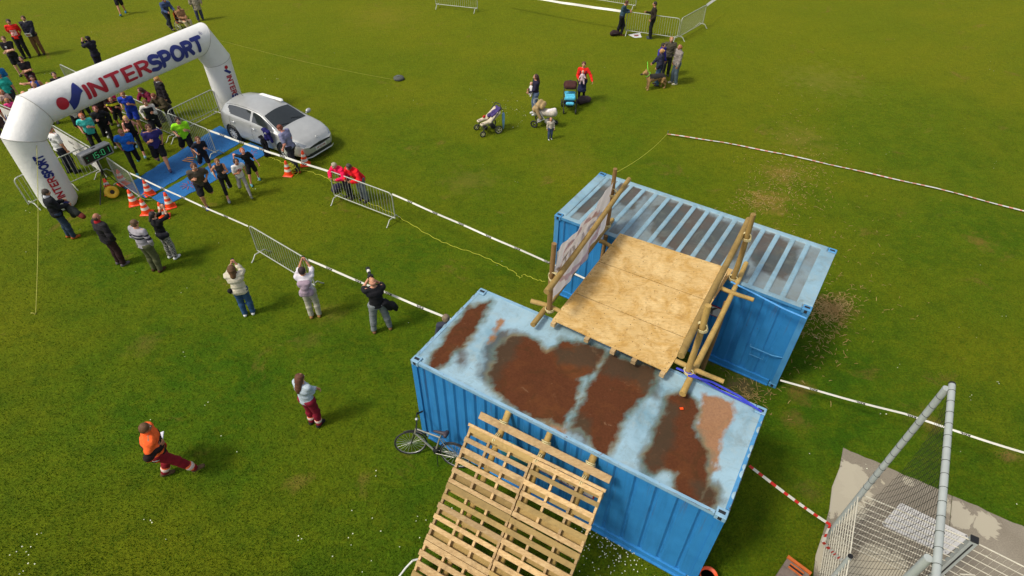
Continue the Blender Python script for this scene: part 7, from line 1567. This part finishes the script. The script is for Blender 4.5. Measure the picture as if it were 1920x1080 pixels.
I_ = person(592, 796, 1.70, 62, 'folded', 'long-haired first aider in light grey shirt and maroon trousers with arms crossed', ('long', (178, 190, 198)), ('long', (126, 20, 42)), (38, 30, 32), ('verylong', (92, 52, 32)), 'mid', 1.04, extra=dict(sex='f', bands=1))
I_ = person(325, 893, 1.80, 28, 'stride', 'first aider in black and orange jacket and maroon trousers striding with a red bag', ('jacket', cloth((245, 100, 42), 'hi_vis', 'stripes', (38, 24, 26), ((1.14, 1.30), (.86, .96)))), ('long', (128, 20, 34)), (92, 72, 48), ('short', (96, 64, 36)), 'tan', 1.12, extra=dict(over=((36, 24, 28), .10, .40), bands=1, waistband=(205, 195, 190)), head=(10, 6))
wob_thing('first_aid_bag', 'red bag in the left hand of the striding first aider', 'bag', I_, [((-.34, -.04, .84), (-.38, -.10, .58), .06, .10), ((-.30, .02, .62), (-.42, -.14, .60), .10, .10)], cloth((190, 18, 24), 'aid_red'))
_m = MB(); _m.box((0, 0, 0), (.22, .20, .02), np.array([[.9, .3, .3], [-.3, .95, 0], [-.28, -.1, .95]]), bev=.005); _o = _m.obj('folded_paper', plain('paper', (205, 205, 215), .6, var=.1, scale=20)); _o.location = tuple(wpt(I_, (-.46, .02, .72))); tag(_o, 'folded white printed papers tucked by the red first aid bag', 'paper')
# ---- group with dog ----------------------------------------------------
person(1232, 150, 1.66, -40, 'relaxed', 'dark-haired person in royal blue jacket with backpack in the group by the dog', ('jacket', (58, 48, 150)), ('long', (40, 40, 50)), (60, 50, 50), ('short', (40, 28, 24)), 'mid', .98)
person(1231, 160, 1.62, 165, 'relaxed', 'blonde woman in dark navy jacket and blue jeans holding the green lead', ('jacket', (40, 40, 58)), ('long', (62, 84, 110)), (60, 50, 50), ('bun', (185, 140, 80)), 'mid', 1.08, extra=dict(sex='f'), hands=((.12, .34, .98), (-.24, .1, .92)))
person(1247, 142, 1.76, -95, 'relaxed', 'tall person in grey-brown hoodie behind the light grey hoodie', ('hoodie', (82, 76, 62)), ('long', (38, 42, 46)), (60, 60, 60), ('short', (150, 110, 65)), 'mid', 1.0)
person(1263, 157, 1.74, 190, 'relaxed', 'balding man in light grey hoodie, faded jeans and pale shoes', ('hoodie', (140, 130, 122)), ('long', (84, 98, 108)), (200, 190, 165), ('bald', (150, 85, 55)), 'tan', 1.05)
# ---- far barrier pair --------------------------------------------------
person(1162, 67, 1.76, -15, 'crossleg', 'man in denim shirt and black jeans leaning on the far barrier with crossed legs', ('long', (52, 74, 88)), ('long', (28, 28, 32)), (78, 42, 28), ('short', (78, 40, 28)), 'mid', 1.0, mirror=True)
person(1219, 72, 1.80, 170, 'gesture', 'man in dark olive sweater gesturing, facing the denim shirt', ('long', (46, 38, 28)), ('long', (26, 28, 30)), (70, 78, 84), ('short', (42, 28, 22)), 'mid', 1.0)
# ---- pushchair group ---------------------------------------------------
I_ = person(1003, 214, 1.68, 195, 'baby', 'long-haired woman in navy top and jeans holding a baby, behind the beige pushchair', ('long', (38, 34, 56)), ('long', (92, 108, 132)), (215, 215, 212), ('verylong', (66, 36, 36)), 'mid', .98, extra=dict(sex='f'))
def baby(I_, c, label, col):
    T = thing('baby', label, 'baby', wpt(I_, c), I_['T'].rotation_euler[2]); 
    blob(T, 'romper', [((0, 0, .0), (0, .02, .18), .075, .07), ((.05, .02, 0), (.08, .07, -.16), .045, .03), ((-.05, .02, 0), (-.08, .07, -.16), .045, .03), ((.06, .02, .17), (.12, .06, .08), .032, .025), ((-.06, .02, .17), (-.12, .06, .08), .032, .025)], cloth(col, 'romper'), .018)
    m = MB(); head_mesh(m, V3(0, .02, .31), np.array([[1., 0, 0], [0, 1., 0], [0, 0, 1.]]), .62); m.obj('head', [skin_mat('fair'), M_EYEW, M_EYED, M_LIP], T)
baby(I_, (0, .17, 1.02), 'baby in white romper held by the long-haired woman in navy', (225, 215, 215))
I_ = person(1089, 190, 1.70, -100, 'baby', 'short-haired woman in red cardigan and navy dress with a baby in a carrier', ('long', (222, 38, 26)), ('skirt', (34, 40, 72)), (60, 50, 50), ('short', (88, 48, 34)), 'mid', 1.0, extra=dict(sex='f'), hands=((.16, .26, 1.08), (-.42, .25, 1.02)))
baby(I_, (0, .20, 1.06), 'baby in pale pink in a dark carrier on the red cardigan woman', (215, 185, 190))
wob_thing('baby_carrier', 'dark navy baby carrier on the chest of the red cardigan woman', 'carrier', I_, [((-.08, .14, 1.02), (.08, .14, 1.02), .07, .07), ((-.12, .10, 1.36), (-.08, .16, 1.05), .025, .03), ((.12, .10, 1.36), (.08, .16, 1.05), .025, .03)], cloth((32, 34, 56), 'carrier'))
person(1031, 261, .88, -75, 'relaxed', 'toddler in beige sweater and blue jeans beside the beige pushchair', ('long', (196, 182, 164)), ('long', (66, 78, 112)), (210, 208, 205), ('short', (130, 70, 42)), 'mid', 1.12, head=(0, 5), vox=.018)
# ---- wheelchair group --------------------------------------------------
_wh = np.array([float(x) for x in G(349, 58)])
person(322, 55, 1.70, -32, 'push', 'person in blue denim jacket pushing the wheelchair', ('jacket', (62, 78, 112)), ('long', (40, 46, 56)), (100, 95, 80), ('short', (130, 60, 36)), 'mid', 1.04)
person(349, 58, 1.62, -30, 'sit', 'person in light brown jacket and cream trousers sitting in the wheelchair', ('jacket', (150, 110, 78)), ('long', (178, 164, 130)), (50, 45, 45), ('short', (92, 52, 30)), 'mid', 1.06, at=(_wh[0], _wh[1], 0))
person(377, 38, 1.74, -60, 'relaxed', 'person in grey and cream coat walking beside the wheelchair at the top edge', ('coat', (150, 140, 118)), ('long', (66, 70, 96)), (60, 50, 50), ('short', (70, 50, 40)), 'mid', 1.02)
# paper race number held by the brown-trouser man
_m = MB(); _m.box((0, 0, 0), (.24, .012, .16)); V, F = text_mesh('007', .13, bold=.004); place_text(_m, V, F, (0, .008, 0), np.array([-1., 0, 0]), np.array([0, 0, 1.]), np.array([0, 1., 0]), .001, 1)
_i = bpy.data.objects['person'] if False else None
_g = G(79, 102); _a = math.radians(-72); _o = _m.obj('race_number', [M_WHITE, plain('number_ink', (120, 30, 30), .6)]); _o.location = (_g[0]+math.cos(_a)*.40, _g[1]+math.sin(_a)*.40, 1.04); _o.rotation_euler = (-.3, 0, _a-math.pi/2); tag(_o, 'white race number sheet held in front of the man in brown trousers', 'race number')
# ================================================================ SMALL GROUND DETAIL
def scatter_quads(name, label, cat, pts, fn, mat, smooth=False):
    V = []; F = []
    for p in pts:
        v, f = fn(p); n = len(V); V += v; F += [tuple(i+n for i in q) for q in f]
    o = link(name, np_mesh(name, V, F, mat, smooth)); return tag(o, label, cat, kind='stuff')
rsd = np.random.RandomState(11)
def straw(p):
    a = rsd.rand()*6.28; L_ = .05+.11*rsd.rand(); d = np.array([math.cos(a), math.sin(a), (rsd.rand()-.5)*.3])*L_; w_ = np.array([-math.sin(a), math.cos(a), 0])*.0055; z = .012+.03*rsd.rand()**2; b = np.array([p[0], p[1], z])
    m = b+d*.5+np.array([0, 0, .012]); return [b-w_, b+w_, m+w_, m-w_, b+d+w_*.6, b+d-w_*.6], [(0, 1, 2, 3), (3, 2, 4, 5)]
pts = []
for (x, y, sx, sy, n) in ((1555, 578, 20, 13, 560), (1540, 620, 28, 28, 170), (1585, 560, 40, 36, 90), (1470, 335, 38, 26, 260), (1425, 378, 26, 10, 170), (1520, 280, 50, 90, 150), (1440, 700, 60, 40, 60), (1500, 400, 60, 60, 60), (1395, 740, 25, 12, 120), (1600, 420, 70, 90, 45)):
    for _ in range(n): pts.append(G(x+rsd.randn()*sx, y+rsd.randn()*sy))
def strawm():
    t = NT('straw'); t.base(t.ramp(t.noise(3), [(.3, (.34, .20, .055)), (.7, (.46, .32, .11))])); t.set('Roughness', .8); return t.m
scatter_quads('scattered_straw', 'dry straw stalks strewn over the grass around the far container', 'straw', pts, straw, strawm())
dpts = []
for (x, y, sx, sy, n) in ((1160, 1030, 45, 30, 150), (1130, 1000, 30, 22, 60), (60, 1030, 30, 25, 9), (25, 1040, 20, 20, 5), (940, 210, 28, 14, 34), (955, 215, 20, 10, 20), (1100, 995, 20, 14, 22), (740, 1000, 60, 50, 14)):
    for _ in range(n): dpts.append(G(x+rsd.randn()*sx, y+rsd.randn()*sy))
for _ in range(90):
    cx, cy = rsd.uniform(0, 1920), rsd.uniform(60, 1080)
    for _ in range(rsd.randint(1, 4)): dpts.append(G(cx+rsd.randn()*5, cy+rsd.randn()*4))
def daisy(p):
    r = .008+.006*rsd.rand(); z = .03+.02*rsd.rand(); c = np.array([p[0], p[1], z]); t = rsd.randn(2)*.25; n = 6
    V = [c+np.array([r*math.cos(a), r*math.sin(a), r*(t[0]*math.cos(a)+t[1]*math.sin(a))]) for a in np.linspace(0, 6.283, n+1)[:-1]]; return V, [tuple(range(n))]
scatter_quads('daisies', 'tiny white daisies dotted through the lawn', 'flowers', dpts, daisy, plain('daisy_white', (215, 215, 190), .7))
# longer grass tufts catching the light over the nearer lawn, and weeds along edges
def tuftm():
    t = NT('grass_blade'); c = t.ramp(t.noise(.8, 3), [(.3, (.034, .100, .003)), (.7, (.080, .150, .0045))]); t.base(c); t.set('Roughness', .7); t.set('Specular IOR Level', .1); return t.m
M_TUFT = tuftm()
def grass_mass():
    rs = np.random.RandomState(5); N = 150000
    # uniform per screen area over the nearer half, real positions on the lawn
    px = rs.uniform(-20, 1940, N*1); py = 1100-(rs.uniform(0, 1, N)**1.25)*900
    d = (px[:, None]-960)/FPX*_rt-(py[:, None]-540)/FPX*_up+_fw; t = -CAMH/d[:, 2]; X = d[:, 0]*t; Y = d[:, 1]*t
    P = np.stack([X, Y], 1)
    def inside(c): q = P-c['o'][:2]; a = q@c['u'][:2]; b = q@c['v'][:2]; return (a > -.02) & (a < c['L']+.02) & (b > -.02) & (b < c['W']+.02)
    bad = inside(CN) | inside(CF); q = P-_c0[:2]; a = q@SU[:2]; 
    per = np.array([-SU[1], SU[0]]); 
    # slab test in its own skew axes
    M_ = np.array([SU[:2], SVd[:2]]).T; uv = np.linalg.solve(M_, q.T).T; bad |= (uv[:, 0] > .0) & (uv[:, 0] < 7.1) & (uv[:, 1] > .0) & (uv[:, 1] < 6.6)
    P = P[~bad]; N = len(P)
    h = (.022+.030*rs.rand(N)); w_ = .0045+.004*rs.rand(N); a = rs.rand(N)*6.283; ln = rs.rand(N)*.030; la = rs.rand(N)*6.283
    V = np.zeros((N, 3, 3)); V[:, 0] = np.stack([P[:, 0]-w_*np.cos(a), P[:, 1]-w_*np.sin(a), np.zeros(N)], 1); V[:, 1] = np.stack([P[:, 0]+w_*np.cos(a), P[:, 1]+w_*np.sin(a), np.zeros(N)], 1); V[:, 2] = np.stack([P[:, 0]+ln*np.cos(la), P[:, 1]+ln*np.sin(la), h], 1)
    me = bpy.data.meshes.new('grass_blades'); me.vertices.add(3*N); me.vertices.foreach_set('co', V.ravel()); me.loops.add(3*N); me.loops.foreach_set('vertex_index', np.arange(3*N)); me.polygons.add(N); me.polygons.foreach_set('loop_start', np.arange(0, 3*N, 3)); me.polygons.foreach_set('loop_total', np.full(N, 3)); me.update(calc_edges=True); me.materials.append(M_TUFT)
    tag(link('grass_blades', me), 'short mown grass of the lawn', 'grass', kind='stuff')
grass_mass()
